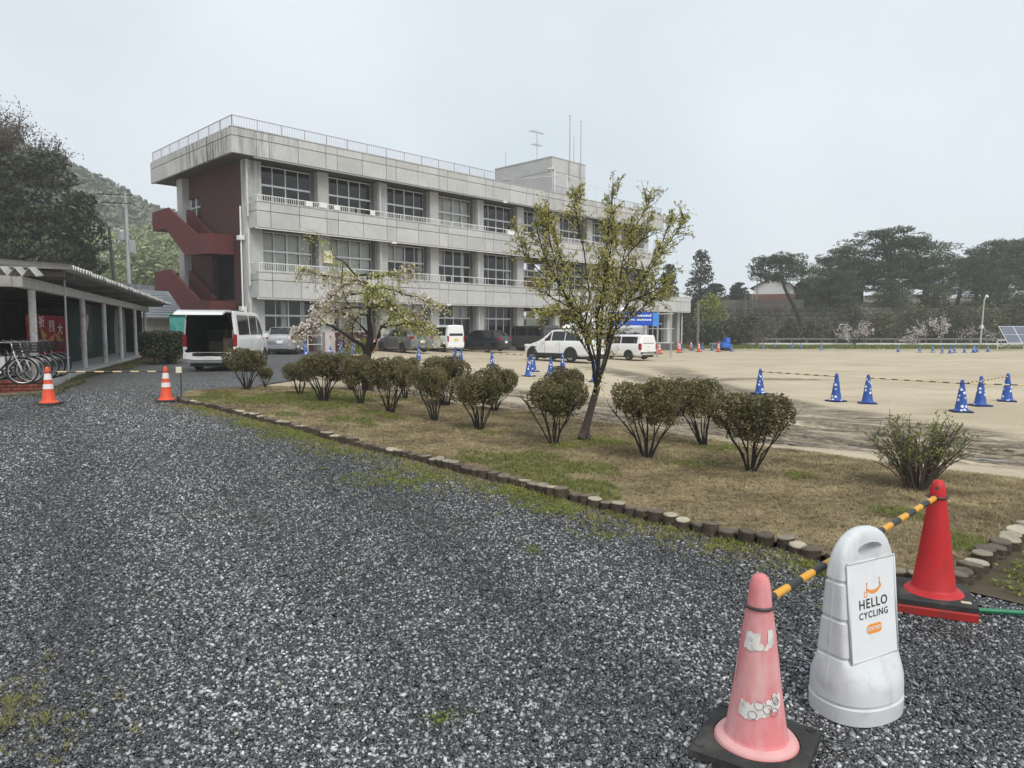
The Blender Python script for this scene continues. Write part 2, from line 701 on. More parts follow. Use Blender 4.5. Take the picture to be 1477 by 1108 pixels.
# gravel drive: a sheet between a left and a right edge
GY = np.r_[np.arange(-4, 3.9, .25), 3.96, np.arange(4.2, 14.4, .2), np.arange(14.6, 46, .5)]
xr_t = np.array([(-4, 9), (3.9, 9), (3.96, 3.3), (4.40, 2.75), (4.53, 2.50), (4.98, 2.18), (5.26, 2.02), (5.54, 1.66), (5.77, 1.43), (6.12, 1.12), (6.62, .68), (7.18, .2), (7.7, -.28),
                 (8.42, -.92), (8.89, -1.41), (9.55, -2.10), (10.14, -2.66), (11.0, -3.42), (11.91, -4.35), (13.34, -5.76), (13.7, -6.34), (14.4, -6.9), (16.2, -7.1), (18, -6.6), (22, -6.2), (27, -6.6), (36, -8.6), (46, -10)])
xl_t = np.array([(-4, -34), (12.4, -34), (13.4, -16), (14.0, -10.9), (15.4, -10.5), (19.2, -12.2), (21.3, -12.9), (30.5, -15.6), (39, -17.6), (46, -20)])
XR = np.interp(GY, xr_t[:, 0], xr_t[:, 1])
XL = np.interp(GY, xl_t[:, 0], xl_t[:, 1])
S_ = np.linspace(0, 1, 60)
GX = XL[:, None] + (XR - XL)[:, None] * S_[None]
GYY = np.repeat(GY[:, None], 60, 1)
GZ = gz(GX, GYY) + .012 * wav(GX, GYY, 2.2, 9)
idx = np.arange(GX.size).reshape(GX.shape)
F = np.stack([idx[:-1, :-1], idx[:-1, 1:], idx[1:, 1:], idx[1:, :-1]], -1).reshape(-1, 4)
me = np_mesh('gravel_drive', np.stack([GX, GYY, GZ], -1).reshape(-1, 3), F)
me.polygons.foreach_set('use_smooth', [True] * len(me.polygons))


def gravel_z(x, y):
    return gz(x, y) + .012 * wav(np.asarray(x, float), np.asarray(y, float), 2.2, 9)


def gravel_mat():
    m, n, l, p = mat_base('crushed slate gravel')
    geo = n.new('ShaderNodeNewGeometry')

    def node(t, **kw):
        x = n.new(t)
        for k, v in kw.items():
            setattr(x, k, v)
        return x
    v = node('ShaderNodeTexVoronoi')
    v.inputs['Scale'].default_value = 42
    l.new(geo.outputs['Position'], v.inputs['Vector'])
    sp = node('ShaderNodeSeparateColor')
    l.new(v.outputs['Color'], sp.inputs[0])
    r = node('ShaderNodeValToRGB')
    e = r.color_ramp.elements
    e[0].position, e[0].color = 0, (.022, .023, .025, 1)
    e[1].position, e[1].color = 1, (.36, .37, .38, 1)
    for pos, c in ((.45, .06), (.72, .14)):
        q = e.new(pos)
        q.color = (c, c * 1.01, c * 1.04, 1)
    l.new(sp.outputs[0], r.inputs['Fac'])
    # moss and fine silt worked into the stones, and broad worn lanes
    nz = node('ShaderNodeTexNoise')
    nz.inputs['Scale'].default_value = .6
    nz.inputs['Detail'].default_value = 9
    nz.inputs['Roughness'].default_value = .7
    l.new(geo.outputs['Position'], nz.inputs['Vector'])
    mr = node('ShaderNodeMapRange')
    mr.inputs['From Min'].default_value, mr.inputs['From Max'].default_value = .48, .66
    mr.inputs['To Max'].default_value = .85
    l.new(nz.outputs['Fac'], mr.inputs['Value'])
    x = node('ShaderNodeMix', data_type='RGBA')
    l.new(mr.outputs[0], x.inputs[0])
    l.new(r.outputs['Color'], x.inputs[6])
    x.inputs[7].default_value = (.10, .098, .062, 1)
    l.new(x.outputs[2], p.inputs['Base Color'])
    p.inputs['Roughness'].default_value = .6
    p.inputs['Specular IOR Level'].default_value = .3
    b = node('ShaderNodeBump')
    b.inputs['Strength'].default_value = 1.0
    b.inputs['Distance'].default_value = .02
    b.invert = True
    l.new(v.outputs['Distance'], b.inputs['Height'])
    l.new(b.outputs[0], p.inputs['Normal'])
    return m


me.materials.append(gravel_mat())
tag(link('gravel_drive', me), 'dark crushed stone drive sweeping to the school', kind='structure')

# planting bed behind the log edging
LOGF = [(-7.1, 15.6), (-6.85, 14.6), (-6.32, 13.7), (-5.74, 13.34), (-4.33, 11.91), (-3.4, 11.0), (-2.64, 10.14), (-2.08, 9.55), (-1.39, 8.89), (-.9, 8.42), (-.26, 7.7), (.22, 7.18), (.7, 6.62), (1.14, 6.12),
        (1.45, 5.77), (1.68, 5.54), (2.04, 5.26), (2.2, 4.98), (2.53, 4.53), (2.72, 4.42), (2.85, 4.43), (3.04, 4.6), (3.36, 4.92), (3.53, 5.06), (3.91, 5.43), (4.15, 5.65), (5.2, 6.5), (6.6, 7.2)]
BACK = [(-7.0, 16.0), (-6.6, 17.0), (-6.04, 17.8), (-4.42, 17.93), (-2.25, 16.44), (-1.15, 15.14), (.3, 14.1), (1.09, 13.1), (1.9, 12.43), (2.74, 11.3), (3.5, 10.6), (4.2, 9.95), (4.6, 9.3), (5.1, 8.7), (5.8, 8.0), (6.8, 7.4)]


def resample(pl, n):
    P = np.array(pl, float)
    L = np.r_[0, np.cumsum(np.hypot(*np.diff(P, axis=0).T))]
    s = np.linspace(0, L[-1], n)
    return np.stack([np.interp(s, L, P[:, 0]), np.interp(s, L, P[:, 1])], 1), L[-1]


A, LF = resample(LOGF, 220)
B, _ = resample(BACK, 220)
k = np.linspace(0, 1, 60)[None, :, None]
BED = A[:, None] * (1 - k) + B[:, None] * k
kk = np.linspace(0, 1, 60)[None]


def bed_bump(x, y):
    return .015 * wav(x, y, 2.4, 21) + .008 * wav(x, y, 9, 22)


def bed_z(x, y):
    return gz(x, y) + .05 + bed_bump(x, y)


edge = np.minimum(1, (1 - kk) / .12)
BZ = gz(BED[..., 0], BED[..., 1]) + (.05 + bed_bump(BED[..., 0], BED[..., 1])) * edge - .025 * (1 - edge)
idx = np.arange(220 * 60).reshape(220, 60)
F = np.stack([idx[:-1, :-1], idx[:-1, 1:], idx[1:, 1:], idx[1:, :-1]], -1).reshape(-1, 4)
me = np_mesh('planting_bed', np.stack([BED[..., 0], BED[..., 1], BZ], -1).reshape(-1, 3), F)
me.polygons.foreach_set('use_smooth', [True] * len(me.polygons))
M['bed'] = PM('dry turf and soil', (.26, .20, .115), .95, .3, 1.6, bump=.6, bscale=50, dirt=(.075, .055, .032), dscale=3.5, damt=.85)
me.materials.append(M['bed'])
tag(link('planting_bed', me), 'low bed of dry turf planted with clipped shrubs', kind='structure')

# bare soil with weeds to the right of the log corner
sv = [(2.80, 4.42), (3.25, 3.92), (5, 3.75), (9.5, 3.5), (10, 7.0), (6.8, 7.25), (5.2, 6.55), (4.15, 5.70), (3.53, 5.10), (3.04, 4.64)]
b = MB()
b.add([(x, y, g(x, y) + .014) for x, y in sv], [tuple(range(len(sv)))])
tag(b.build('soil', PM('dark weedy soil', (.085, .065, .04), .95, .3, 4, bump=.6, dirt=(.06, .07, .025), dscale=5, damt=.7)), 'dark soil to the right of the log corner', kind='structure')

# mossy verge along the bicycle shelter, and the grassy strip by the turquoise shed
vy = np.arange(14.0, 44, .5)
vl = np.interp(vy, [14, 18, 23, 40, 44], [-10.9, -11.5, -13.5, -20, -22])
vr = np.interp(vy, xl_t[:, 0], xl_t[:, 1]) + np.where(vy > 14.6, .55, 0) + .15 * np.sin(vy * 2.1)
b = MB()
b.loft([[(vl[i], vy[i], g(vl[i], vy[i]) + .016), ((vl[i] + vr[i]) / 2, vy[i], g(vr[i], vy[i]) + .045), (vr[i], vy[i], g(vr[i], vy[i]) + .012)] for i in range(len(vy))], False, False, closed=False)
M['moss'] = PM('mossy verge', (.085, .09, .05), .95, .35, 3, bump=.5, dirt=(.12, .115, .10), dscale=3, damt=.8)
tag(b.build('verge', M['moss']), 'mossy verge along the bicycle shelter', kind='structure')


# ------------------------------------------------------------------ scattered stuff (instances on points)
def scatter(name, pts, scl, variants, mat, label, tilt=math.pi, smooth=False, parent=None):
    """pts: where; scl: size of each; variants: list of (verts, faces); each point carries one of them, turned at random"""
    n = len(pts)
    me = np_mesh(name, pts, np.zeros((0, 3), np.int32)) if False else bpy.data.meshes.new(name)
    me.vertices.add(n)
    me.vertices.foreach_set('co', np.asarray(pts, np.float32).ravel())
    at = me.attributes.new('scl', 'FLOAT', 'POINT')
    at.data.foreach_set('value', np.asarray(scl, np.float32))
    rng = np.random.default_rng(n)
    rot = np.stack([rng.uniform(-tilt, tilt, n), rng.uniform(-tilt, tilt, n), rng.uniform(0, 6.283, n)], 1).astype(np.float32)
    ar = me.attributes.new('rot', 'FLOAT_VECTOR', 'POINT')
    ar.data.foreach_set('vector', rot.ravel())
    me.materials.append(mat)
    o = link(name, me, parent)
    ng = bpy.data.node_groups.new(name, 'GeometryNodeTree')
    ng.interface.new_socket('Geometry', in_out='INPUT', socket_type='NodeSocketGeometry')
    ng.interface.new_socket('Geometry', in_out='OUTPUT', socket_type='NodeSocketGeometry')
    N, L = ng.nodes, ng.links
    gi, go = N.new('NodeGroupInput'), N.new('NodeGroupOutput')
    j = N.new('GeometryNodeJoinGeometry')
    for i, (V, Fc) in enumerate(variants):
        ob = bpy.data.objects.new(name + '_piece', None if V is None else np_mesh(name + '_piece', V, Fc))
        ob.data.materials.append(mat)
        if smooth:
            ob.data.polygons.foreach_set('use_smooth', [True] * len(ob.data.polygons))
        oi = N.new('GeometryNodeObjectInfo')
        oi.inputs['Object'].default_value = ob
        oi.inputs['As Instance'].default_value = True
        L.new(oi.outputs['Geometry'], j.inputs[0])
    m2p = N.new('GeometryNodeMeshToPoints')
    L.new(gi.outputs[0], m2p.inputs['Mesh'])
    iop = N.new('GeometryNodeInstanceOnPoints')
    L.new(m2p.outputs[0], iop.inputs['Points'])
    L.new(j.outputs[0], iop.inputs['Instance'])
    iop.inputs['Pick Instance'].default_value = True
    a1 = N.new('GeometryNodeInputNamedAttribute')
    a1.data_type = 'FLOAT'
    a1.inputs['Name'].default_value = 'scl'
    L.new(a1.outputs['Attribute'], iop.inputs['Scale'])
    a2 = N.new('GeometryNodeInputNamedAttribute')
    a2.data_type = 'FLOAT_VECTOR'
    a2.inputs['Name'].default_value = 'rot'
    L.new(a2.outputs['Attribute'], iop.inputs['Rotation'])
    L.new(iop.outputs[0], go.inputs[0])
    md = o.modifiers.new('scatter', 'NODES')
    md.node_group = ng
    return tag(o, label, kind='stuff')


ICO_V = None


def ico():
    bm = bmesh.new()
    bmesh.ops.create_icosphere(bm, subdivisions=1, radius=1)
    V = np.array([v.co[:] for v in bm.verts])
    Fc = np.array([[v.index for v in f.verts] for f in bm.faces])
    bm.free()
    return V, Fc


def stone_variants(k, rng):
    V0, F0 = ico()
    out = []
    for i in range(k):
        V = V0 * rng.uniform(.72, 1.25, (len(V0), 1))
        V = V * np.array([1.25 * rng.uniform(.8, 1.2), .85 * rng.uniform(.8, 1.2), .55 * rng.uniform(.75, 1.3)])
        out.append((V, F0))
    return out


def edge_r(y):
    return np.interp(y, xr_t[:, 0], xr_t[:, 1])


# stones: dense near the camera, thinning with distance where the material takes over
n0 = 780000
py = 1.35 * (18.0 / 1.35) ** NP.uniform(0, 1, n0) ** .80
px = NP.uniform(-1, 1.12, n0) * (py * .80 + .6)
keep = (px < edge_r(py) + .02) & (px > np.interp(py, xl_t[:, 0], xl_t[:, 1])) & (NP.uniform(0, 1, n0) < np.clip(1.15 - sstep((py - 9) / 9), 0, 1))
px, py = px[keep], py[keep]
lane = wav(px, py, 1.1, 77)
# stones that have crept in small numbers to the edges
ss = NP.uniform(.0052, .0104, len(px)) * (1 + .12 * np.clip((py - 5) / 6, 0, 1)) * np.where(NP.uniform(0, 1, len(px)) < .08, 1.45, 1) * (1 + .10 * lane)
pz = gravel_z(px, py) + ss * NP.uniform(.1, .75, len(px))


def stone_mat():
    m, n, l, p = mat_base('slate chippings')
    oi = n.new('ShaderNodeObjectInfo')
    r = n.new('ShaderNodeValToRGB')
    e = r.color_ramp.elements
    e[0].position, e[0].color = 0, (.008, .0085, .009, 1)
    e[1].position, e[1].color = 1, (.48, .485, .49, 1)
    for pos, c in ((.38, .020), (.62, .050), (.78, .13), (.92, .31)):
        q = e.new(pos)
        q.color = (c, c * 1.015, c * 1.05, 1)
    l.new(oi.outputs['Random'], r.inputs['Fac'])
    geo = n.new('ShaderNodeNewGeometry')
    nz = n.new('ShaderNodeTexNoise')
    nz.inputs['Scale'].default_value = 1.0
    nz.inputs['Detail'].default_value = 5
    lm = n.new('ShaderNodeMapping')
    lm.inputs['Rotation'].default_value = (0, 0, rad(-120))
    l.new(geo.outputs['Position'], lm.inputs['Vector'])
    ls = n.new('ShaderNodeMapping')
    ls.inputs['Scale'].default_value = (.10, .75, 1)
    l.new(lm.outputs[0], ls.inputs['Vector'])
    l.new(ls.outputs[0], nz.inputs['Vector'])
    mr = n.new('ShaderNodeMapRange')
    mr.inputs['From Min'].default_value, mr.inputs['From Max'].default_value = .35, .65
    mr.inputs['To Min'].default_value, mr.inputs['To Max'].default_value = .55, 1.55
    l.new(nz.outputs['Fac'], mr.inputs['Value'])
    hs = n.new('ShaderNodeHueSaturation')
    l.new(mr.outputs[0], hs.inputs['Value'])
    l.new(r.outputs['Color'], hs.inputs['Color'])
    l.new(hs.outputs[0], p.inputs['Base Color'])
    p.inputs['Roughness'].default_value = .27
    p.inputs['Specular IOR Level'].default_value = .75
    return m


scatter('gravel', np.stack([px, py, pz], 1), ss, stone_variants(9, NP), stone_mat(), 'loose dark and pale chippings of the drive', tilt=.75)


def blade_clump(k, h, lean, rng, wid=.0035):
    V, Fc = [], []
    for i in range(k):
        a = rng.uniform(0, 6.283)
        r0 = rng.uniform(0, .03)
        bx_, by_ = r0 * math.cos(rng.uniform(0, 6.28)), r0 * math.sin(rng.uniform(0, 6.28))
        hh = h * rng.uniform(.5, 1.2)
        ln = lean * rng.uniform(.4, 1.3) * hh
        dx, dy = math.cos(a), math.sin(a)
        px_, py_ = -dy * wid, dx * wid
        o = len(V)
        V += [(bx_ - px_, by_ - py_, 0), (bx_ + px_, by_ + py_, 0),
              (bx_ + dx * ln * .4 + px_ * .8, by_ + dy * ln * .4 + py_ * .8, hh * .6), (bx_ + dx * ln * .4 - px_ * .8, by_ + dy * ln * .4 - py_ * .8, hh * .6),
              (bx_ + dx * ln, by_ + dy * ln, hh)]
        Fc += [(o, o + 1, o + 2), (o, o + 2, o + 3), (o + 3, o + 2, o + 4)]
    return np.array(V), np.array(Fc)


M['straw'] = leaf_mat('dry turf blades', (.55, .45, .26), (.17, .13, .07), .3, .8, .1, 1.6)
M['greengrass'] = leaf_mat('fresh grass blades', (.10, .16, .03), (.20, .22, .05), .3, .7, .25)
M['weed'] = leaf_mat('bright low weeds', (.27, .30, .055), (.15, .18, .045), .3, .6, .25)
# points on the bed
n1 = 120000
ia = NP.uniform(0, 1, n1) ** .75
ib = NP.uniform(.0, .97, n1)
ai = np.clip((ia * 219).astype(int), 0, 219)
bp = A[ai] * (1 - ib[:, None]) + B[ai] * ib[:, None] + NP.normal(0, .03, (n1, 2))
green = (wav(bp[:, 0], bp[:, 1], 1.3, 31) + .55 * wav(bp[:, 0], bp[:, 1], 4.5, 32) + .25 * np.clip((-bp[:, 0] - 2) / 4, -.5, 1)) > .30
gsel = green & (NP.uniform(0, 1, n1) < .5)
bz = bed_z(bp[:, 0], bp[:, 1])
dry = ~gsel
scatter('dry_grass', np.stack([bp[dry, 0], bp[dry, 1], bz[dry] - .004], 1), NP.uniform(.6, 1.3, dry.sum()), [blade_clump(9, .026, 2.0, NP, .0016) for i in range(6)], M['straw'], 'short dry turf of the planting bed', tilt=.25)
scatter('green_grass', np.stack([bp[gsel, 0], bp[gsel, 1], bz[gsel] - .004], 1), NP.uniform(.5, 1.1, gsel.sum()), [blade_clump(9, .05, 1.0, NP, .0025) for i in range(5)], M['greengrass'], 'patches of fresh green grass in the bed', tilt=.2)

# weeds: along the outer foot of the logs, patches in the gravel, right-hand corner, at trunk feet
W = []
AA, _ = resample(LOGF[2:19], 400)
for i in range(5200):
    q = R.randrange(400)
    d = abs(R.gauss(0, .22)) + .07
    x, y = AA[q][0] - d * .72, AA[q][1] - d * .70
    if wav(np.array(x), np.array(y), 2.3, 61) + .7 * wav(np.array(x), np.array(y), 9, 62) > .12 + d * .3:
        W.append((x, y, float(gravel_z(x, y)), R.uniform(.4, .95)))
for cx_, cy_, r_, k_ in [(-.36, 9.4, .3, 150), (.16, 7.3, .22, 140), (-1.3, 7.7, .55, 420), (-1.1, 9.3, .3, 200), (.76, 6.75, .15, 120), (-.9, 7.4, .35, 220), (.3, 6.4, .13, 90), (1.62, 5.35, .16, 110), (.75, 5.6, .1, 40),
                        (.2, 5.2, .12, 30), (-.3, 2.9, .05, 12), (-.9, 8.3, .5, 200), (-2.4, 9.2, .4, 240), (-3.4, 10.2, .35, 200), (2.25, 4.72, .12, 160), (2.1, 4.85, .1, 90)]:
    for i in range(k_):
        x, y = R.gauss(cx_, r_ * .8), R.gauss(cy_, r_ * .6)
        if x < edge_r(y) - .03 and wav(np.array(x), np.array(y), 8, 63) > -.15:
            W.append((x, y, float(gravel_z(x, y)), R.uniform(.35, .85)))
for i in range(2600):
    x, y = R.uniform(3.1, 6.5), R.uniform(3.95, 6.4)
    if y < 4.4 + (x - 2.9) * .93 - .12 and wav(np.array(x), np.array(y), 2.5, 71) > -.12:
        W.append((x, y, g(x, y) + .014, R.uniform(.5, 1.5)))
for cx_, cy_, r_, k_ in [(1.25, 10.25, .35, 260), (.75, 9.7, .25, 90), (2.95, 9.9, .3, 120), (2.2, 8.5, .35, 90), (-3.3, 13.6, .5, 160), (-5.2, 14.6, .6, 260), (3.2, 7.9, .2, 60), (-.4, 10.8, .25, 70), (-2.3, 12.6, .3, 90)]:
    for i in range(k_):
        x, y = R.gauss(cx_, r_ * .6), R.gauss(cy_, r_ * .6)
        W.append((x, y, float(bed_z(x, y)), R.uniform(.5, 1.3)))
W = np.array(W)


def weed_variant(rng):
    n = 16
    C = np.stack([rng.normal(0, .026, n), rng.normal(0, .026, n), rng.uniform(.004, .035, n)], 1)
    return leaves(C, .022, rng, .6, .5)


scatter('weeds', W[:, :3], W[:, 3], [weed_variant(NP) for i in range(6)], M['weed'], 'low bright green weeds along the log edging', tilt=.3)
DT = np.array([(R.gauss(-2.2, .22), R.gauss(2.85, .22), 0, R.uniform(.4, .9)) for i in range(130)] + [(R.gauss(-1.75, .5), R.gauss(2.7, .35), 0, R.uniform(.3, .6)) for i in range(26)])
DQ = np.array([(lambda q, d: (AA[q][0] - d * .72, AA[q][1] - d * .70, 0, R.uniform(.4, .95)))(R.randrange(400), abs(R.gauss(0, .26)) + .07) for i in range(3000)])
DT = np.r_[DT, DQ]
DT[:, 2] = gravel_z(DT[:, 0], DT[:, 1])
scatter('dry_tufts', DT[:, :3], DT[:, 3], [blade_clump(12, .05, 1.5, NP, .0022) for i in range(5)], leaf_mat('yellowing tufts', (.36, .31, .12), (.19, .19, .06), .3, .8, .2), 'yellowing grass tufts in the gravel at the lower left', tilt=.3)
# turf of the verge
n2 = 9000
yy = NP.uniform(14.2, 43, n2)
xx = np.interp(yy, vy, vl) + NP.uniform(0, 1, n2) * (np.interp(yy, vy, vr) - np.interp(yy, vy, vl))
scatter('verge_grass', np.stack([xx, yy, gz(xx, yy) + .02], 1), NP.uniform(.5, 1.2, n2), [blade_clump(7, .05, 1.3, NP, .004) for i in range(4)], leaf_mat('verge turf', (.10, .11, .05), (.15, .13, .07), .3, .8, .1), 'thin mossy turf of the verge', tilt=.25)

# ------------------------------------------------------------------ log edging: one thing per run, every log a part
log_me = []
M['log_top'] = PM('sawn log end', (.34, .30, .225), .85, .2, 18, bump=.3, objrand=.35, dirt=(.10, .08, .06), dscale=9, damt=.8)
M['log_dark'] = PM('rotting log end', (.13, .105, .08), .9, .3, 18, bump=.4, objrand=.3)
M['log_side'] = PM('dark peeled log', (.062, .047, .034), .9, .3, 14, bump=.6, objrand=.3)
for i in range(6):
    for topm in ('log_top', 'log_dark'):
        b = MB()
        n = 14
        ph = R.uniform(0, 6)
        rr = [.067 * (1 + .05 * math.sin(2 * math.pi * q / n * 2 + ph) + .03 * R.uniform(-1, 1)) for q in range(n)]

        def ring(z, s, tl=0.0):
            return [(rr[q] * s * math.cos(2 * math.pi * q / n), rr[q] * s * math.sin(2 * math.pi * q / n), z + tl * math.cos(2 * math.pi * q / n + ph)) for q in range(n)]
        tl = R.uniform(0, .008)
        b.loft([ring(-.12, .97), ring(.0, 1.0), ring(.095, 1.0, tl)], True, False, 0)
        b.loft([ring(.0951, 1.0, tl), ring(.105, .93, tl), ring(.106, .45, tl), ], False, True, 1)
        o = b.build('log', [M['log_side'], M[topm]], smooth=True, ang=40)
        log_me.append(o.data)
        bpy.data.objects.remove(o)


def log_run(pl, step, label, seed):
    r = random.Random(seed)
    root = empty('log_edging', (pl[0][0], pl[0][1], g(*pl[0])))
    tag(root, label, 'edging', 'log edgings of the planting bed')
    P, L = resample(pl, 600)
    q = 0.0
    while q < L:
        i = min(int(q / L * 599), 599)
        x, y = P[i]
        pale = wav(np.array(x * 1.0), np.array(y * 1.0), 5.5, 90) > .0
        o = link('log', log_me[r.randrange(6) * 2 + (0 if pale else 1)], root)
        s = r.uniform(.86, 1.12)
        o.location = (x - root.location.x + r.gauss(0, .008), y - root.location.y + r.gauss(0, .008), g(x, y) - root.location.z + r.uniform(-.03, .008))
        o.rotation_euler = (r.gauss(0, .04), r.gauss(0, .04), r.uniform(0, 6.28))
        o.scale = (s, s, 1)
        q += step * s
    return root


log_run(LOGF[1:20], .142, 'long curved row of upright cut logs between gravel drive and planting bed', 1)
log_run(LOGF[20:], .150, 'short row of upright cut logs running back from behind the red cone', 2)

# ------------------------------------------------------------------ the school: x = along the facade, y = into the building, z = world height
BAZ = 44.5
BO = (-14.313, 40.0, 0.0)
school = empty('school_building', BO, rad(90 - BAZ))
tag(school, 'three storey fair faced concrete school with balconies and a red outside stair', 'school')
# local frame: +X = facade direction, +Y = into the building
BAY = 4.36
M['old_white'] = PM('chalky old white paint', (.56, .56, .54), .6, .1, 3, dirt=(.30, .28, .25), dscale=4, damt=.5)
BR = PM('red brown brick', (.095, .036, .030), .85, .25, 2.0, bump=.2)
# brick courses as fine relief and colour (bricks are far below a pixel at this distance)
_n, _l = BR.node_tree.nodes, BR.node_tree.links
_p = _n['Principled BSDF']
_bk = _n.new('ShaderNodeTexBrick')
_bk.inputs['Scale'].default_value = 4.0
_bk.inputs['Color1'].default_value = (.080, .028, .024, 1)
_bk.inputs['Color2'].default_value = (.052, .020, .018, 1)
_bk.inputs['Mortar'].default_value = (.05, .035, .032, 1)
_bk.inputs['Mortar Size'].default_value = .012
_tc = _n.new('ShaderNodeTexCoord')
_sx = _n.new('ShaderNodeSeparateXYZ')
_cx = _n.new('ShaderNodeCombineXYZ')
_ad = _n.new('ShaderNodeMath')
_l.new(_tc.outputs['Object'], _sx.inputs[0])
_l.new(_sx.outputs['X'], _ad.inputs[0])
_l.new(_sx.outputs['Y'], _ad.inputs[1])
_l.new(_ad.outputs[0], _cx.inputs[0])
_l.new(_sx.outputs['Z'], _cx.inputs[1])
_l.new(_cx.outputs[0], _bk.inputs['Vector'])
_l.new(_bk.outputs['Color'], _p.inputs['Base Color'])
M['brick'] = BR

XE = 41.0      # right end of the upper floors
XG = 46.6      # right end of the ground floor

# solid body behind the window wall, slabs, soffits
MB().bx(1.41, XE, 3.6, 12.0, -1.2, 11.2).build('rear_block', M['concrete_shaded'], school)
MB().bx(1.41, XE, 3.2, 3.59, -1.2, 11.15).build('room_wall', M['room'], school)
MB().bx(XE, XG, 3.2, 11.5, -1.2, 3.40).build('side_wing', M['concrete_shaded'], school)
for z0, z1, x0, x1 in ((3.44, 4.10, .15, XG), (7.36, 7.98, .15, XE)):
    MB().bx(x0 + .16, x1 - .16, .17, 3.19, z0 + .012, z1).build('balcony_slab', M['concrete_shaded'], school)
MB().bx(-1.03, XE + .3, .17, 12.0, 11.22, 12.0).build('roof_slab', M['concrete_shaded'], school)
MB().bx(XE + .31, XG, .17, 11.4, 4.11, 4.5).build('canopy_roof', M['concrete_shaded'], school)
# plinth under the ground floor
MB().bx(.37, XG, .9, 3.18, -1.2, .30).build('plinth', M['concrete_shaded'], school)

# fascia panels: joints are real gaps of 30 mm between plates 16 cm thick
pan_cache = {}


def panel(w, h, x, y, z, rot=False):
    key = (round(w, 2), round(h, 2))
    gp = .030
    if key not in pan_cache:
        b = MB()
        ww, hh, e = key[0] / 2 - gp / 2, key[1] - gp, .01
        b.add([(-ww, 0, 0), (ww, 0, 0), (ww, 0, hh), (-ww, 0, hh), (-ww + e, -.02, e), (ww - e, -.02, e), (ww - e, -.02, hh - e), (-ww + e, -.02, hh - e), (-ww, .14, 0), (ww, .14, 0), (ww, .14, hh), (-ww, .14, hh)],
              [(0, 1, 5, 4), (1, 2, 6, 5), (2, 3, 7, 6), (3, 0, 4, 7), (4, 5, 6, 7), (0, 8, 9, 1), (1, 9, 10, 2), (2, 10, 11, 3), (3, 11, 8, 0), (8, 11, 10, 9)])
        o = b.build('concrete_panel', M['concrete'], school)
        pan_cache[key] = o.data
    else:
        o = link('concrete_panel', pan_cache[key], school)
    o.location = (x, y, z)
    if rot:
        o.rotation_euler = (0, 0, -math.pi / 2)
    return o


def joints(x0, x1):
    xs, x = [x0], 1.0
    k = 0
    while x < x1 - .3:
        xs.append(x)
        x += (1.78, 1.80, .78)[k % 3]
        k += 1
    xs.append(x1)
    return xs


for zb, zj, zt, x0, x1 in ((3.43, 4.42, 4.87, .15, XG), (7.35, 8.28, 8.77, .15, XE), (11.2, 12.13, 12.58, -1.2, XE + .3)):
    xs = joints(x0, x1) if x0 > 0 else [x0, .25] + joints(.25, x1)[1:]
    for a, c in zip(xs[:-1], xs[1:]):
        panel(c - a, zj - zb, (a + c) / 2, .02, zb)
        panel(c - a, zt - zj, (a + c) / 2, .02, zj)
    # end returns
    ye = 12.1 if x0 < 0 else 1.62
    ys = [.17]
    while ys[-1] < ye - 1.2:
        ys.append(ys[-1] + 1.8)
    ys = ys[:-1] + [ye] if len(ys) > 1 else [.17, ye]
    for a, c in zip(ys[:-1], ys[1:]):
        panel(c - a, zj - zb, x0 + .02, (a + c) / 2, zb, True)
        panel(c - a, zt - zj, x0 + .02, (a + c) / 2, zj, True)
# right end walls of the upper fascias
for z0, z1, x in ((7.35, 8.77, XE), (11.2, 12.58, XE + .3)):
    MB().bx(x - .14, x - .003, .17, 6, z0, z1).build('end_fascia', M['concrete'], school)
MB().bx(XG - .14, XG - .003, .17, 11.4, 3.43, 4.87).build('end_fascia', M['concrete'], school)
# coping line and drip edge
for x0, x1, z in ((-1.2, XE + .3, 12.565), (.15, XG, 4.855), (.15, XE, 8.755)):
    MB().bx(x0 - .012, x1, -.025, .19, z, z + .035).build('coping', M['concrete'], school)
for z, x1 in ((3.40, XG), (7.32, XE)):
    MB().bx(.1, x1, .05, .12, z - .05, z + .02).build('conduit', M['white_metal'], school)
MB().bx(.1, XE, .05, .12, 11.12, 11.185).build('conduit', M['grey_metal'], school)

# piers: broad concrete piers between the windows, and the near corner pier
PW = 1.02
for k in range(0, 11):
    x = 4.35 + (k - 1) * BAY
    top = 11.2 if x + PW < XE else 3.42
    if k == 0:
        MB().bx(.0, 1.0, 1.05, 1.498, .28, 11.2).build('pier', M['concrete'], school)
        continue
    MB().bx(x + .22, x + PW - .05, .98, 3.18, -1.0, top).build('pier', M['concrete'], school)
    MB().bx(x - .02, x + .22, 1.42, 3.18, -1.0, top).build('pier_reveal', M['concrete_shaded'], school)
    MB().bx(x + PW - .05, x + PW + .02, 1.42, 3.18, -1.0, top).build('pier_reveal', M['concrete_shaded'], school)
MB().bx(XG - .55, XG - .1, 1.2, 3.18, -1.0, 3.42).build('pier', M['concrete'], school)
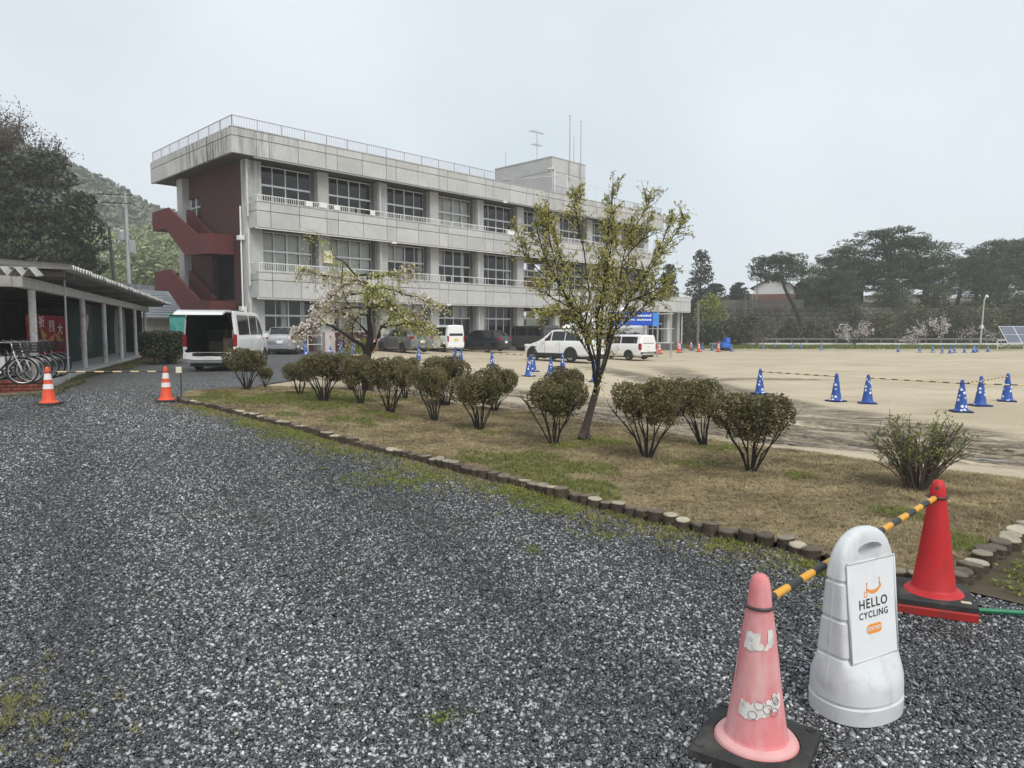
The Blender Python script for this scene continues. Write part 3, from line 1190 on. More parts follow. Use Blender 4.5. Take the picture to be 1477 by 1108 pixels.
# downpipes
for x in [.0, 8.95, 17.67, 26.4, 35.1]:
    for z0, z1 in ((.3, 3.40), (4.1, 7.33), (8.0, 11.15)):
        b = MB()
        b.tube([(x + .02, .78, z0), (x + .02, .78, z1)], .062, 8)
        b.tube([(x + .02, .78, z0 + 1.2), (x + .02, .78, z0 + 1.26)], .075, 8)
        b.build('downpipe', M['old_white'], school, smooth=True, ang=40)
b = MB()
b.tube([(45.9, .6, -.6), (45.9, .6, 3.42)], .075, 8)
b.build('downpipe', M['old_white'], school, smooth=True, ang=40)
b = MB()
b.tube([(-.18, 1.3, .3), (-.18, 1.3, 8.6)], .05, 8)
b.bx(-.36, -.06, 1.12, 1.48, 6.7, 6.95)
b.bx(-.36, -.04, 1.1, 1.46, 2.4, 2.95)
b.build('downpipe', M['white_metal'], school)

# windows: frame mesh (part) > pane, curtain (sub-parts)
WW = 3.30
sash_cache = {}


def window(x, z0, z1, tr, n=4, curtain='', w=WW, y=1.5, thick=.07):
    """x, z0: lower corner; tr: height of the transom"""
    key = (round(z1 - z0, 2), round(tr - z0, 2), n, round(w, 2))
    h, t = z1 - z0, tr - z0
    if key not in sash_cache:
        b = MB()
        f = .06
        for q in range(n + 1):
            ww = thick if q in (0, n // 2, n) else .045
            cx_ = q * w / n
            b.bx(max(cx_ - ww / 2, 0), min(cx_ + ww / 2, w), -.045 if q == n // 2 else -.035, .035, .002, h - .002)
        for zz, hh in ((0, .07), (t - .055, .11), (h - .06, .06)):
            b.bx(.003, w - .003, -.055, .025, zz, zz + hh)
        o = b.build('window', M['alu'], school)
        pn = []
        for row in ((.07, t - .055), (t + .055, h - .06)):
            for q in range(n):
                xa, xb = q * w / n + .02, (q + 1) * w / n - .02
                yy = .0 if q % 2 else .016
                pb = MB()
                pb.add([(xa, yy, row[0]), (xb, yy, row[0]), (xb, yy, row[1]), (xa, yy, row[1])], [(0, 1, 2, 3)])
                pn.append(pb.build('pane', M['glass'], o))
        sash_cache[key] = o
        o.location = (x, y, z0)
    else:
        o0 = sash_cache[key]
        o = o0.copy()
        COL.objects.link(o)
        o.location = (x, y, z0)
        for c in [c for c in o0.children if c.name.startswith('pane')]:
            d = c.copy()
            COL.objects.link(d)
            d.parent = o
    # curtains drawn over some of the lights
    for q, ch in enumerate(curtain):
        if ch in '.':
            continue
        b = MB()
        xa, xb = q * w / n + .03, (q + 1) * w / n - .03
        if ch == 'h':
            xb = xa + (xb - xa) * .45
        if ch == 'r':
            xa = xb - (xb - xa) * .45
        zb, zt = (.03, h - .08)
        if ch == 'u':
            zb = t
        if ch == 'l':
            zt = t
        m = 14
        b.loft([[(xa + (xb - xa) * s / m, .16 + .035 * math.sin(s * 2.1 + q), zz) for s in range(m + 1)] for zz in (zb, zt)], False, False, closed=False)
        b.build('curtain', M['curtain'], o, smooth=True)
    return o


def xw(k):
    return 1.05 + BAY * k


C3 = ['....', '....', '....', 'cccc', '....', '..c.', '....', 'c...', '....']
C2 = ['cccc', 'cccc', 'uu.r', 'u..h', 'h..r', None, '.c..', '..c.', 'c...']
C1 = ['.r.h', 'hccc', 'cccc', '..uu', 'r...', None, None, '....', '..c.', '....']
for k in range(9):
    window(xw(k), 8.72, 11.1, 10.0, 4, C3[k])
    MB().bx(xw(k) - .03, xw(k) + WW + .03, 1.44, 1.6, 8.0, 8.71).build('spandrel', M['brick'], school)
    if C2[k] is None:
        window(xw(k) + .02, 5.85, 7.0, 6.4, 4, 'c..c')
        MB().bx(xw(k) - .03, xw(k) + WW + .03, 1.44, 1.6, 4.1, 5.84).build('spandrel', M['brick'], school)
        MB().bx(xw(k) - .03, xw(k) + WW + .03, 1.44, 1.6, 7.01, 7.36).build('lintel', M['brick'], school)
    else:
        window(xw(k), 5.02, 7.34, 6.22, 4, C2[k])
        MB().bx(xw(k) - .03, xw(k) + WW + .03, 1.44, 1.6, 4.1, 5.01).build('spandrel', M['brick'], school)
    if k == 6:
        MB().bx(xw(k) - .03, xw(k) + WW + .03, 1.44, 1.6, -1.0, 3.42).build('spandrel', M['brick'], school)
        for x in (.25, 1.9):
            window(xw(k) + x, .55, 1.35, .95, 2, 'cc', 1.15, 1.40)
    elif C1[k] is None:
        window(xw(k) + .02, 1.9, 3.1, 2.5, 4, '.cc.')
        MB().bx(xw(k) - .03, xw(k) + WW + .03, 1.44, 1.6, -1.0, 1.89).build('spandrel', M['concrete_shaded'], school)
        MB().bx(xw(k) - .03, xw(k) + WW + .03, 1.44, 1.6, 3.11, 3.42).build('lintel', M['brick'], school)
    else:
        low = 1.46 if k < 2 else .62
        window(xw(k), low, 3.4, 2.46, 4, C1[k])
        MB().bx(xw(k) - .03, xw(k) + WW + .03, 1.44, 1.6, -1.0, low - .01).build('spandrel', M['brick'], school)
window(xw(9), -.05, 3.3, 2.2, 4, '....')
window(xw(9) + 3.45, -.05, 3.3, 2.2, 2, '..', 1.3)
MB().bx(xw(9) - .03, XG - .1, 1.44, 1.6, -1.2, -.06).build('spandrel', M['concrete_shaded'], school)

# balcony railings (bars are thinner than a pixel: one mesh), a low stretch and the long run
for zb, hh, x1 in ((4.89, .50, XG - 6), (8.79, .36, XE - .2)):
    b = MB()
    b.tube([(.3, .12, zb + hh), (x1, .12, zb + hh)], .028, 6)
    b.tube([(.3, .12, zb + hh), (.3, 1.2, zb + hh)], .024, 6)
    b.tube([(.3, .12, zb + .06), (x1, .12, zb + .06)], .014, 4)
    n = int((x1 - .3) / 1.09)
    for i in range(n + 1):
        x = .3 + i * 1.09
        b.tube([(x, .12, zb - .02), (x, .12, zb + hh)], .022, 5)
    xx_ = .3
    lim = x1 if hh < .4 else 14
    while xx_ < lim:
        if int(xx_ / 2.2) % 5 != 3:
            b.bx(xx_ - .012, xx_ + .012, .11, .13, zb + .04, zb + hh)
        xx_ += .136
    b.build('railing', M['white_metal'], school)
# roof railing
b = MB()
zr = 12.60
for (xa, ya), (xb, yb) in (((-1.05, .12), (29.2, .12)), ((-1.05, .12), (-1.05, 12.0)), ((33.5, .12), (XE, .12))):
    L_ = math.hypot(xb - xa, yb - ya)
    b.tube([(xa, ya, zr + .60), (xb, yb, zr + .60)], .024, 6)
    b.tube([(xa, ya, zr + .05), (xb, yb, zr + .05)], .014, 4)
    n = round(L_ / 1.42)
    for i in range(n + 1):
        t = i / n
        b.tube([(xa + (xb - xa) * t, ya + (yb - ya) * t, zr - .02), (xa + (xb - xa) * t, ya + (yb - ya) * t, zr + .60)], .026, 5)
    m = int(L_ / .15)
    for i in range(m):
        t = (i + .5) / m
        b.tube([(xa + (xb - xa) * t, ya + (yb - ya) * t, zr + .05), (xa + (xb - xa) * t, ya + (yb - ya) * t, zr + .59)], .011, 3, cap=False)
M['rail_lilac'] = PM('faded mauve rail paint', (.36, .33, .36), .6, .08)
b.build('roof_railing', M['rail_lilac'], school)
# penthouse
ph = MB().bx(28.94, 33.57, 3.5, 10.6, 12.0, 16.6).build('penthouse', M['concrete'], school)
MB().bx(28.9, 33.61, 3.46, 10.64, 16.6, 16.68).build('coping', M['concrete'], ph)
for z in (15.4,):
    MB().bx(28.925, 33.585, 3.485, 10.62, z, z + .02).build('joint', M['concrete_shaded'], ph)
b = MB()
b.tube([(29.2, 3.42, 13.0), (29.2, 3.42, 15.5), (29.0, 3.42, 15.62), (28.9, 3.9, 15.62)], .07, 6)
b.build('downpipe', M['white_metal'], ph)
b = MB()
b.tube([(27.4, .5, 12.6), (27.4, .5, 14.35)], .03, 5)
b.tube([(28.9, 9.5, 15.5), (27.4, .5, 14.35), (29.4, .3, 13.9), (33, .3, 13.9)], .03, 5)
for x in (27.4, 29.4, 31.2, 33):
    b.tube([(x, .4, 12.6), (x, .4, 13.95)], .025, 5)
b.build('stair_rail', M['white_metal'], school)

# end wall: brick, dark stair opening, far concrete pier, door window
MB().bx(.0, .35, 1.50, 2.70, .2, 11.2).build('brick_wall', M['brick'], school)
MB().bx(.0, .35, 2.70, 5.76, 6.2, 11.2).build('brick_wall', M['brick'], school)
MB().bx(.0, .35, 2.70, 5.76, .2, 3.40).build('brick_wall', M['brick'], school)
MB().bx(.0, .35, 5.76, 9.0, .2, 7.9).build('brick_wall', M['brick'], school)
MB().bx(.0, .35, 5.76, 7.2, 7.9, 11.2).build('brick_wall', M['brick'], school)
MB().bx(.0, .35, 7.2, 9.0, 9.9, 11.2).build('brick_wall', M['brick'], school)
MB().bx(1.30, 1.4, 2.70, 9.0, .2, 11.2).build('stair_hall', M['room'], school)
MB().bx(-.45, .36, 8.9, 9.75, .2, 11.2).build('pier', M['concrete'], school)
b = MB()
b.bx(.10, .16, 7.2, 8.9, 7.9, 9.9)
b.build('door_pane', M['glass'], school)
b = MB()
for y in (7.25, 8.05, 8.85):
    b.bx(.06, .14, y - .04, y + .04, 7.9, 9.9)
b.bx(.06, .14, 7.2, 8.9, 9.3, 9.36)
b.build('door_frame', M['white_metal'], school)

# outside stair: half landing at the near end, straight flight up to the far landing, twice
stair = MB().bx(-1.34, -.003, 2.80, 5.0, 6.0, 6.14).build('outside_stair', M['red_paint'], school)
for dz in (0.0, -3.82):
    zl, zt, zu = 5.97 + dz, 7.10 + dz, 9.20 + dz
    # near panel and outer landing panel
    MB().bx(-1.5, -.003, 2.64, 2.79, zl, zt).build('landing_parapet', M['red_paint'], stair)

    def para(x0, x1, pts):
        b = MB()
        b.loft([[(x0, y, z) for y, z in pts], [(x1, y, z) for y, z in pts]])
        return b.build('flight_parapet', M['red_paint'], stair)
    para(-1.5, -1.35, [(2.793, zl), (6.0, zl + .1), (9.05, zu - 1.22), (11.2, zu - 1.2), (11.2, zu), (8.55, zu), (4.35, zt + .12), (2.793, zt)])
    para(-.30, -.18, [(5.0, zl + .5), (8.7, zl + 2.2), (8.7, zu + .02), (8.2, zu - .05), (4.75, zt + .2), (5.0, zt - .1)])
    b = MB()
    for i in range(11):
        y = 5.0 + i * .30
        b.bx(-1.348, -.302, y, y + .30, zl + .05 + i * .18, zl + .23 + i * .18)
    b.build('step', M['concrete_shaded'], stair)
    MB().bx(-1.348, -.003, 8.8, 11.05, zu - 1.2, zu - 1.06).build('landing', M['red_paint'], stair)
    MB().bx(-1.348, -.003, 11.052, 11.2, zu - 1.2, zu).build('landing_parapet', M['red_paint'], stair)
MB().bx(-1.348, -.003, 2.80, 5.0, 2.18, 2.32).build('landing', M['red_paint'], stair)
MB().bx(-1.2, -.002, 2.9, 9.0, .2, 2.17).build('stair_base', M['brick'], stair)

# small boxes on the facade: lamps, air conditioner units on the balcony
for x, z in ((9.3, 7.2), (19.5, 11.08), (13.9, 3.30), (28.3, 3.30), (4.6, 3.28)):
    MB().bx(x, x + .36, -.05, .10, z, z + .12).build('lamp_box', M['white_metal'], school)
for x, z in ((20.2, 4.12), (24.8, 8.0), (6.1, 8.0), (29.1, 4.12)):
    a = MB().bx(x, x + .8, .55, .85, z, z + .62).build('air_conditioner', M['white_metal'], school)
    MB().lathe([(.22, 0), (.22, .02)], 16).build('fan_grille', M['dark_metal'], a, (x + .3, .545, z + .31)).rotation_euler = (math.pi / 2, 0, 0)
for x, z, ww in ((20.0, 8.80, .7), (22.8, 8.80, .5), (3.2, 8.86, .45), (4.1, 8.9, .5), (5.1, 8.86, .4), (7.7, 8.85, .35)):
    MB().bx(x, x + ww, .02, .08, z, z + .3).build('planter_box', M['white_metal'], school)
for x in (5.0,):
    for z in (5.7, 1.95):
        MB().bx(x - .25, x + .35, .7, .95, z, z + .75).build('switch_box', PM('cream box', (.66, .62, .48), .6), school)


def bpt(x, y, z):
    a = rad(90 - BAZ)
    return (BO[0] + x * math.cos(a) - y * math.sin(a), BO[1] + x * math.sin(a) + y * math.cos(a), z)


# aerial and poles on the penthouse roof
ae = empty('tv_antenna', bpt(29.3, 5.6, 16.68), rad(90 - BAZ))
tag(ae, 'two-armed television aerial on the stair tower roof', 'antenna')
b = MB()
b.tube([(0, 0, -.02), (0, 0, 2.5)], .035, 6)
b.build('mast', M['grey_metal'], ae)
for z, L_, k in ((2.45, 1.6, 9), (1.35, 1.0, 6)):
    b = MB()
    b.tube([(-L_ * .5, .1, z), (L_ * .5, -.1, z)], .028, 5)
    for i in range(k):
        x = -L_ * .5 + L_ * i / (k - 1)
        b.tube([(x, -.35 + .02 * i, z + .02), (x, .35 - .02 * i, z + .02)], .013, 4)
    b.build('boom', M['grey_metal'], ae)
for x, y, h, r_, lab in ((31.2, 3.38, 5.6, .055, 'tallest thin pole standing against the stair tower'), (32.75, 3.38, 5.4, .05, 'second thin pole on the stair tower beside a shorter rod'),
                         (33.0, 4.4, 2.5, .035, 'short lightning rod at the right edge of the tower roof'), (28.96, 9.2, 1.3, .03, 'thin short rod at the back left of the tower roof')):
    b = MB()
    z0 = 14.9 if h > 5 else 16.64
    b.tube([(0, 0, 0), (0, 0, h * .6), (0, 0, h)], [r_, r_ * .9, r_ * .7], 7)
    b.lathe([(r_ * 1.4, h), (r_ * 1.4, h + .08), (.0, h + .1)], 7)
    o = b.build('roof_pole', M['grey_metal'], None, bpt(x, y, z0))
    tag(o, lab, 'pole', 'thin poles on the stair tower')

# ------------------------------------------------------------------ vehicles (local +Y = nose)
wheel_cache = {}


def wheel(parent, x, y, r, w, steel=False):
    key = (round(r, 3), round(w, 2), steel, x > 0)
    sgn = 1 if x > 0 else -1
    if key not in wheel_cache:
        b = MB()
        b.lathe([(r * .62, -w / 2), (r * .93, -w / 2), (r, -w * .36), (r, w * .36), (r * .93, w / 2), (r * .66, w / 2), (r * .64, w * .3)], 28, c0=True, c1=False)
        t = b.build('wheel', M['tyre'], parent, smooth=True, ang=40)
        b = MB()
        b.lathe([(r * .66, w * .42), (r * .60, w * .40), (r * .56, w * .18), (.02, w * .16)], 28, c0=False)
        nsp = 7 if not steel else 9
        for k in range(nsp):
            a = 2 * math.pi * k / nsp
            q = Matrix.Rotation(a, 3, 'Z')
            b.box(q @ Vector((r * .33, 0, w * .30)), (r * .58, r * (.13 if not steel else .09), w * .14), 0, mat=q)
        b.lathe([(r * .16, w * .28), (r * .14, w * .42), (0, w * .43)], 12, c0=False)
        m = b.build('rim', M['rim'], t, smooth=True, ang=35)
        d = MB().lathe([(r * .60, w * .06), (r * .60, w * .10)], 20).build('brake_disc', M['dark_metal'], t)
        wheel_cache[key] = t
    else:
        t0 = wheel_cache[key]
        t = link('wheel', t0.data, parent)
        for ch in t0.children:
            link(ch.name.split('.')[0], ch.data, t)
    t.location = (x, y, r)
    t.rotation_euler = (0, sgn * math.pi / 2, 0)
    return t


def vehicle(name, label, loc, az, st, paint, glass, lights, wh, cat='car', open_rear=False, side_glass=(), scr=None, rear_scr=None, rear_flat=None, group='cars parked in front of the school', cladding=None, plate='plate', extra=None):
    """st: stations along y: (y, z bottom, z belt, z top, half width bottom, half width belt, half width top)"""
    st = sorted(st)
    root = empty(name, loc, -rad(az))
    tag(root, label, cat, group)
    ys = [s[0] for s in st]

    def S(y):
        return [float(np.interp(y, ys, [s[i] for s in st])) for i in range(1, 7)]

    def ring(y):
        zb, zl, zt, wb, wl, wt = S(y)
        zm = zb + (zl - zb) * .55
        half = [(0, zb), (wb * .88, zb), (wb * .985, zb + .10), ((wb + wl) / 2 * 1.008, zm), (wl * .995, zl - .04), (wl * .975, zl), (wt, zt - .055 if zt - zl > .12 else zt - .02), (wt * .90, zt - .012), (wt * .55, zt), (0, zt + .012)]
        return [Vector((x, y, z)) for x, z in half] + [Vector((-x, y, z)) for x, z in half[-2:0:-1]]
    dense = []
    for a, b_ in zip(st[:-1], st[1:]):
        m = max(1, int((b_[0] - a[0]) / .14))
        dense += [a[0] + (b_[0] - a[0]) * i / m for i in range(m)]
    dense.append(st[-1][0])
    b = MB()
    b.loft([ring(y) for y in dense], not open_rear, True)
    body = b.build('body', paint, root, smooth=True, ang=32)
    # wheel arches and wheels
    r, tw, yf, yr = wh[:4]
    for y in (yf, yr):
        for sg in (-1, 1):
            zb, zl, zt, wb, wl, wt = S(y)
            xo = ((wb + wl) / 2) * 1.005
            bb = MB()
            n = 18
            ra = r + (.10 if r > .35 else .055)
            o = [(0, ra * math.cos(math.pi * k / n), r + ra * math.sin(math.pi * k / n)) for k in range(n + 1)] + [(0, -ra, r - .13), (0, ra, r - .13)]
            bb.loft([[(sg * (xo + e), y + p[1], p[2]) for p in o] for e in (-.10, .010)])
            bb.build('wheel_arch', M['black_plastic'], root)
            wheel(root, sg * (xo - tw * .40), y, r, tw, len(wh) > 4)
    # under body
    MB().bx(-S(0)[3] * .8, S(0)[3] * .8, ys[0] + .15, ys[-1] - .2, .16, S(0)[0] + .04).build('underbody', M['black_plastic'], root)
    # side glass: follows the flank between belt and roof edge
    for y0, y1, f0, f1, nm in side_glass:
        for sg in (-1, 1):
            bb = MB()
            m = 8
            rows = []
            for i in range(m + 1):
                y = y0 + (y1 - y0) * i / m
                rg = ring(y)
                p, q = rg[5], rg[6]
                ta = f0 if not hasattr(f0, '__len__') else f0[0] + (f0[1] - f0[0]) * i / m
                tb = f1 if not hasattr(f1, '__len__') else f1[0] + (f1[1] - f1[0]) * i / m
                rows.append([Vector((sg * (p.x + (q.x - p.x) * t + .006), y, p.z + (q.z - p.z) * t)) for t in (ta, (ta + tb) / 2, tb)])
            bb.loft(rows, False, False, closed=False)
            bb.build(nm, glass, root, smooth=True)

    def top_glass(y0, y1, nm, wf=.86):
        bb = MB()
        rows = []
        m = 6
        for i in range(m + 1):
            y = y0 + (y1 - y0) * i / m
            zb, zl, zt, wb, wl, wt = S(y)
            rows.append([Vector((wt * s, y, zt + .016 - .02 * abs(s) ** 3)) for s in (-wf, -wf * .5, 0, wf * .5, wf)])
        bb.loft(rows, False, False, closed=False)
        bb.build(nm, glass, root, smooth=True)
    if scr:
        top_glass(*scr, 'windscreen')
    if rear_scr:
        top_glass(*rear_scr, 'rear_window')
    if rear_flat:
        wx, z0, z1, off = rear_flat
        y = ys[0] - off
        e = .05
        bb = MB()
        bb.add([(-wx, y, z0), (wx, y, z0), (wx * .93, y + .02, z1), (-wx * .93, y + .02, z1)], [(0, 1, 2, 3)])
        bb.build('rear_window', glass, root)
    for nm, x, y, z, sx, sy, sz, mt in lights:
        for sg in ((-1, 1) if x else (1,)):
            bb = MB()
            hx, hy, hz = sx / 2, sy / 2, sz / 2
            bb.loft([[(sg * x + a * hx * k, y + b2, z + c * hz * k) for a, c in ((-1, -.7), (-.7, -1), (.7, -1), (1, -.7), (1, .7), (.7, 1), (-.7, 1), (-1, .7))] for k, b2 in ((.86, -hy), (1, -hy * .5), (1, hy * .5), (.86, hy))])
            bb.build(nm, M[mt] if isinstance(mt, str) else mt, root)
    return root, S, ring


def handles(root, S, spots, paint):
    for y, z in spots:
        for sg in (-1, 1):
            zb, zl, zt, wb, wl, wt = S(y)
            MB().box((sg * (wl + .012), y, z), (.03, .17, .035)).build('door_handle', paint, root)


def seams(root, S, ysm, z0=None, z1=None):
    """door gaps: thin dark strips standing 2 mm proud"""
    for y in ysm:
        for sg in (-1, 1):
            zb, zl, zt, wb, wl, wt = S(y)
            xa, xb = wb * .99, wl * .985
            bb = MB()
            lo, hi = zb + .14, zl - .03
            pts = [(xa, lo), ((wb + wl) / 2 * 1.008, zb + (zl - zb) * .55), (xb * 1.01, hi)]
            for (x0, q0), (x1, q1) in zip(pts[:-1], pts[1:]):
                bb.add([(sg * (x0 + .003), y - .008, q0), (sg * (x0 + .003), y + .008, q0), (sg * (x1 + .003), y + .008, q1), (sg * (x1 + .003), y - .008, q1)], [(0, 1, 2, 3)])
            bb.build('door_gap', M['black_plastic'], root)


def mirrors(root, S, y, z, paint):
    for sg in (-1, 1):
        bb = MB()
        w = S(y)[4]
        bb.loft([[(sg * (w + a), y + b_, z + c) for b_, c in ((-.05, -.07), (.06, -.06), (.06, .06), (-.05, .08))] for a in (.0, .05, .17, .20)])
        bb.build('wing_mirror', paint, root)


def box_van(L, H, W, belt, nose=.75, zb=.28):
    h = L / 2
    return [(-h, zb + .06, belt, H - .02, W * .985, W * .98, W * .86), (-h + .06, zb, belt, H, W, W, W * .88), (h - 1.45, zb, belt, H, W, W, W * .88),
            (h - 1.15, zb, belt, H - .03, W, W, W * .87), (h - .42, zb, belt - .02, belt + .16, W, W * .985, W * .84), (h - .20, zb, belt - .08, belt - .02, W * .99, W * .96, W * .80), (h - .03, zb + .02, belt - .30, belt - .24, W * .93, W * .9, W * .74), (h, zb + .12, belt - .42, belt - .36, W * .86, W * .84, W * .7)]


# 1. white van with the tailgate up: open shell
gv = M['car_glass']
vx, vy_ = -10.02, 25.25
st = box_van(4.70, 1.98, .847, 1.10)
van, S, ring = vehicle('cargo_van', 'white delivery van seen from behind with its tailgate raised', (vx, vy_, g(vx, vy_)), -7, st, M['white_paint'], gv,
                       [('tail_light', .775, -2.34, 1.00, .13, .10, .42, 'red_lamp'), ('reversing_light', .775, -2.355, .76, .12, .06, .10, 'clear_lamp'),
                        ('headlight', .62, 2.24, .80, .34, .16, .20, 'clear_lamp'), ('number_plate', 0, -2.44, .50, .33, .02, .16, 'plate'), ('rear_bumper', 0, -2.36, .50, 1.66, .16, .26, 'white_paint'), ('bumper_step', .12, -2.43, .56, .82, .05, .12, 'black_plastic'), ('front_bumper', 0, 2.33, .46, 1.5, .14, .3, 'white_paint')],
                       (.325, .2, 1.62, -.98), 'van', True,
                       ((-2.0, -.55, .10, .90, 'side_window'), (-.42, .62, .10, .90, 'side_window'), (.74, 1.45, (.08, .08), (.90, .50), 'door_window')), scr=(1.22, 1.90))
handles(van, S, ((-.35, 1.02), (.78, 1.02)), M['white_paint'])
seams(van, S, (-.50, .68, 1.55))
mirrors(van, S, 1.35, 1.15, M['white_paint'])
inner = []
for y, k in ((-2.349, .925), (-1.0, .92), (.45, .90)):
    rg = ring(max(y, -2.3))
    cz = 1.14
    inner.append([Vector((p.x * k, y, max(cz + (p.z - cz) * k, .62))) for p in rg])
b = MB()
b.loft(inner, False, True)
b.build('cargo_interior', M['cabin'], van)
b = MB()
o_, i_ = [Vector((p.x, -2.35, p.z)) for p in ring(-2.35)], inner[0]
b.loft([o_, [Vector((p.x, -2.352, p.z)) for p in i_]], False, False)
b.build('rear_frame', M['white_paint'], van)
MB().bx(-.72, .72, -2.34, .42, .58, .625).build('cargo_floor', PM('van floor mat', (.035, .033, .03), .9, .3), van)
# load: folded seats, a tool stand, boxes in the dark
b = MB()
b.box((-.35, -.2, 1.0), (.6, .3, .72)).box((.36, -.2, 1.0), (.6, .3, .72))
b.build('folded_seat', PM('grey seat cloth', (.05, .05, .052), .9), van)
ld = PM('packed tarpaulin', (.10, .085, .06), .85, .4, 6)
b = MB()
for i in range(9):
    b.tube([(.05 + .06 * i + R.uniform(-.04, .04), -1.5 + R.uniform(-.2, .3), .63), (.18 + .05 * i, -1.45 + R.uniform(-.2, .2), 1.0 + R.uniform(0, .4))], .03 + R.uniform(0, .03), 6)
b.box((.48, -1.75, .86), (.34, .5, .45)).box((-.1, -1.2, .8), (.4, .4, .34))
b.build('load', ld, van)
MB().bx(.60, .64, -2.0, -1.85, .9, 1.35).build('grab_rail', M['white_metal'], van)
# raised tailgate hinged at the roof
b = MB()
prof = [(0, 0), (-.30, .03), (-.75, .02), (-1.12, -.08), (-1.14, -.14), (-.75, -.05), (-.28, -.035), (0, -.06)]
b.loft([[(x * s, -2.34 + y, 1.95 + z) for y, z in prof] for x, s in ((-.72, 1), (-.70, 1), (.70, 1), (.72, 1))])
tg = b.build('tailgate', M['white_paint'], van, smooth=True, ang=35)
MB().bx(-.60, .60, -2.95, -2.45, 1.898, 1.912).build('tailgate_window', gv, tg)
for sg in (-1, 1):
    b = MB()
    b.tube([(sg * .66, -2.30, 1.55), (sg * .66, -2.85, 1.93)], .012, 6)
    b.build('gas_strut', M['dark_metal'], tg)
b = MB()
for y in (-1.2, -.1):
    b.box((.0, y, 2.005), (1.1, .05, .03))
b.build('roof_bar', M['dark_metal'], van)

# hatchbacks, a wagon, a tall small van, an off-roader


def hatch_st(L, H, W, belt, hood, zb=.20, cab=0.0, rearz=.95):
    h = L / 2
    return [(-h, zb + .18, belt - .26, belt - .20, W * .88, W * .90, W * .70), (-h + .05, zb + .06, belt - .06, belt - .02, W * .95, W * .96, W * .74), (-h + .12, zb + .02, belt, belt + .08, W * .97, W * .97, W * .74),
            (-h + .50, zb, belt, H - .10, W * .99, W * .98, W * .72), (-h + .78, zb, belt, H - .03, W, W * .985, W * .73), (-.1, zb, belt, H, W, W * .985, W * .74), (h - 2.0 + cab, zb, belt, H - .03, W, W * .98, W * .74),
            (h - 1.15 + cab, zb, belt - .02, hood + .06, W, W * .97, W * .80), (h - .95 + cab, zb, belt - .08, hood, W, W * .96, W * .80), (h - .32, zb, belt - .22, hood - .16, W * .95, W * .92, W * .74), (h - .06, zb + .06, belt - .34, hood - .30, W * .80, W * .80, W * .62), (h, zb + .14, belt - .42, hood - .40, W * .70, W * .7, W * .55)]


def car(label, loc, az, L, H, W, belt, hood, paint, zb=.20, cab=0, wb=2.53, r=.30, tail='red_lamp', plate='plate', st=None, sg=None, rs=None, tl=None, name='hatchback_car', group='cars parked in front of the school', steel=False):
    h = L / 2
    st = st or hatch_st(L, H, W, belt, hood, zb, cab)
    yf = h - .82
    yr = yf - wb
    tl = tl or ('tail_light', W * .82, -h + .10, belt - .06, .26, .16, .20, tail)
    wh = (r, .19, yf, yr) + (('steel',) if steel else ())
    root, S, ring = vehicle(name, label, (loc[0], loc[1], g(*loc)), az, st, paint, gv,
                            [tl, ('headlight', W * .74, h - .25, hood - .24, .34, .30, .15, 'clear_lamp'), ('number_plate', 0, -h + (-.012 if plate else 0), belt - .30, .33, .03, .165, plate),
                             ('rear_bumper', 0, -h + .07, zb + .22, W * 1.80, .18, .22, paint), ('rear_valance', 0, -h + .10, zb + .08, W * 1.6, .16, .14, 'black_plastic'), ('grille', 0, h - .03, hood - .38, W * .9, .06, .14, 'black_plastic')],
                            wh, 'car', False,
                            sg or ((-h + .62, -h + 1.55, .10, (.55, .90), 'side_window'), (-h + 1.60, -.02 + .2, .08, .92, 'side_window'), (.26, h - 1.55 + cab, .08, (.92, .35), 'side_window')),
                            scr=(h - 1.92 + cab, h - 1.22 + cab), rear_scr=rs or (-h + .15, -h + .52), group=group)
    handles(root, S, ((-.30, belt - .10), (.75, belt - .10)), paint)
    seams(root, S, (-.42, .62, h - 1.05))
    mirrors(root, S, h - 1.62 + cab, belt + .06, paint)
    MB().box((0, -h + .22, belt + .10), (.36, .012, .014)).build('wiper', M['black_plastic'], root)
    MB().box((0, -h - .002, belt - .14), (.14, .02, .05)).build('badge', M['rim'], root)
    return root


car('silver hatchback parked beside the near corner of the school', (-12.75, 40.2), -7, 3.90, 1.53, .847, .98, .98, M['silver_paint'])
car('medium grey hatchback facing the school beyond the cherry tree', (-6.9, 45.4), -40, 4.40, 1.53, .847, .98, .98, M['grey_paint'], wb=2.53)
car('blue black wagon with clear tail lamps beside the white boxy minivan', (-2.25, 51.2), -57, 4.40, 1.53, .847, .98, .96, M['black_paint'], wb=2.53, name='estate_car')
car('white off-road wagon with black wheel arches behind the young tree', (2.85, 38.9), -46, 4.62, 1.73, .907, 1.08, 1.08, M['white_paint'], zb=.30, wb=2.67, r=.36, name='off_road_car')
orc = [o for o in bpy.data.objects if o.name.startswith('off_road_car')][0]
for sg in (-1, 1):
    MB().bx(sg * .86, sg * .915, -1.5, 1.6, .28, .46).build('sill_cladding', M['black_plastic'], orc)
    MB().bx(sg * .60, sg * .64, -1.55, .75, 1.735, 1.79).build('roof_rail', M['dark_metal'], orc)
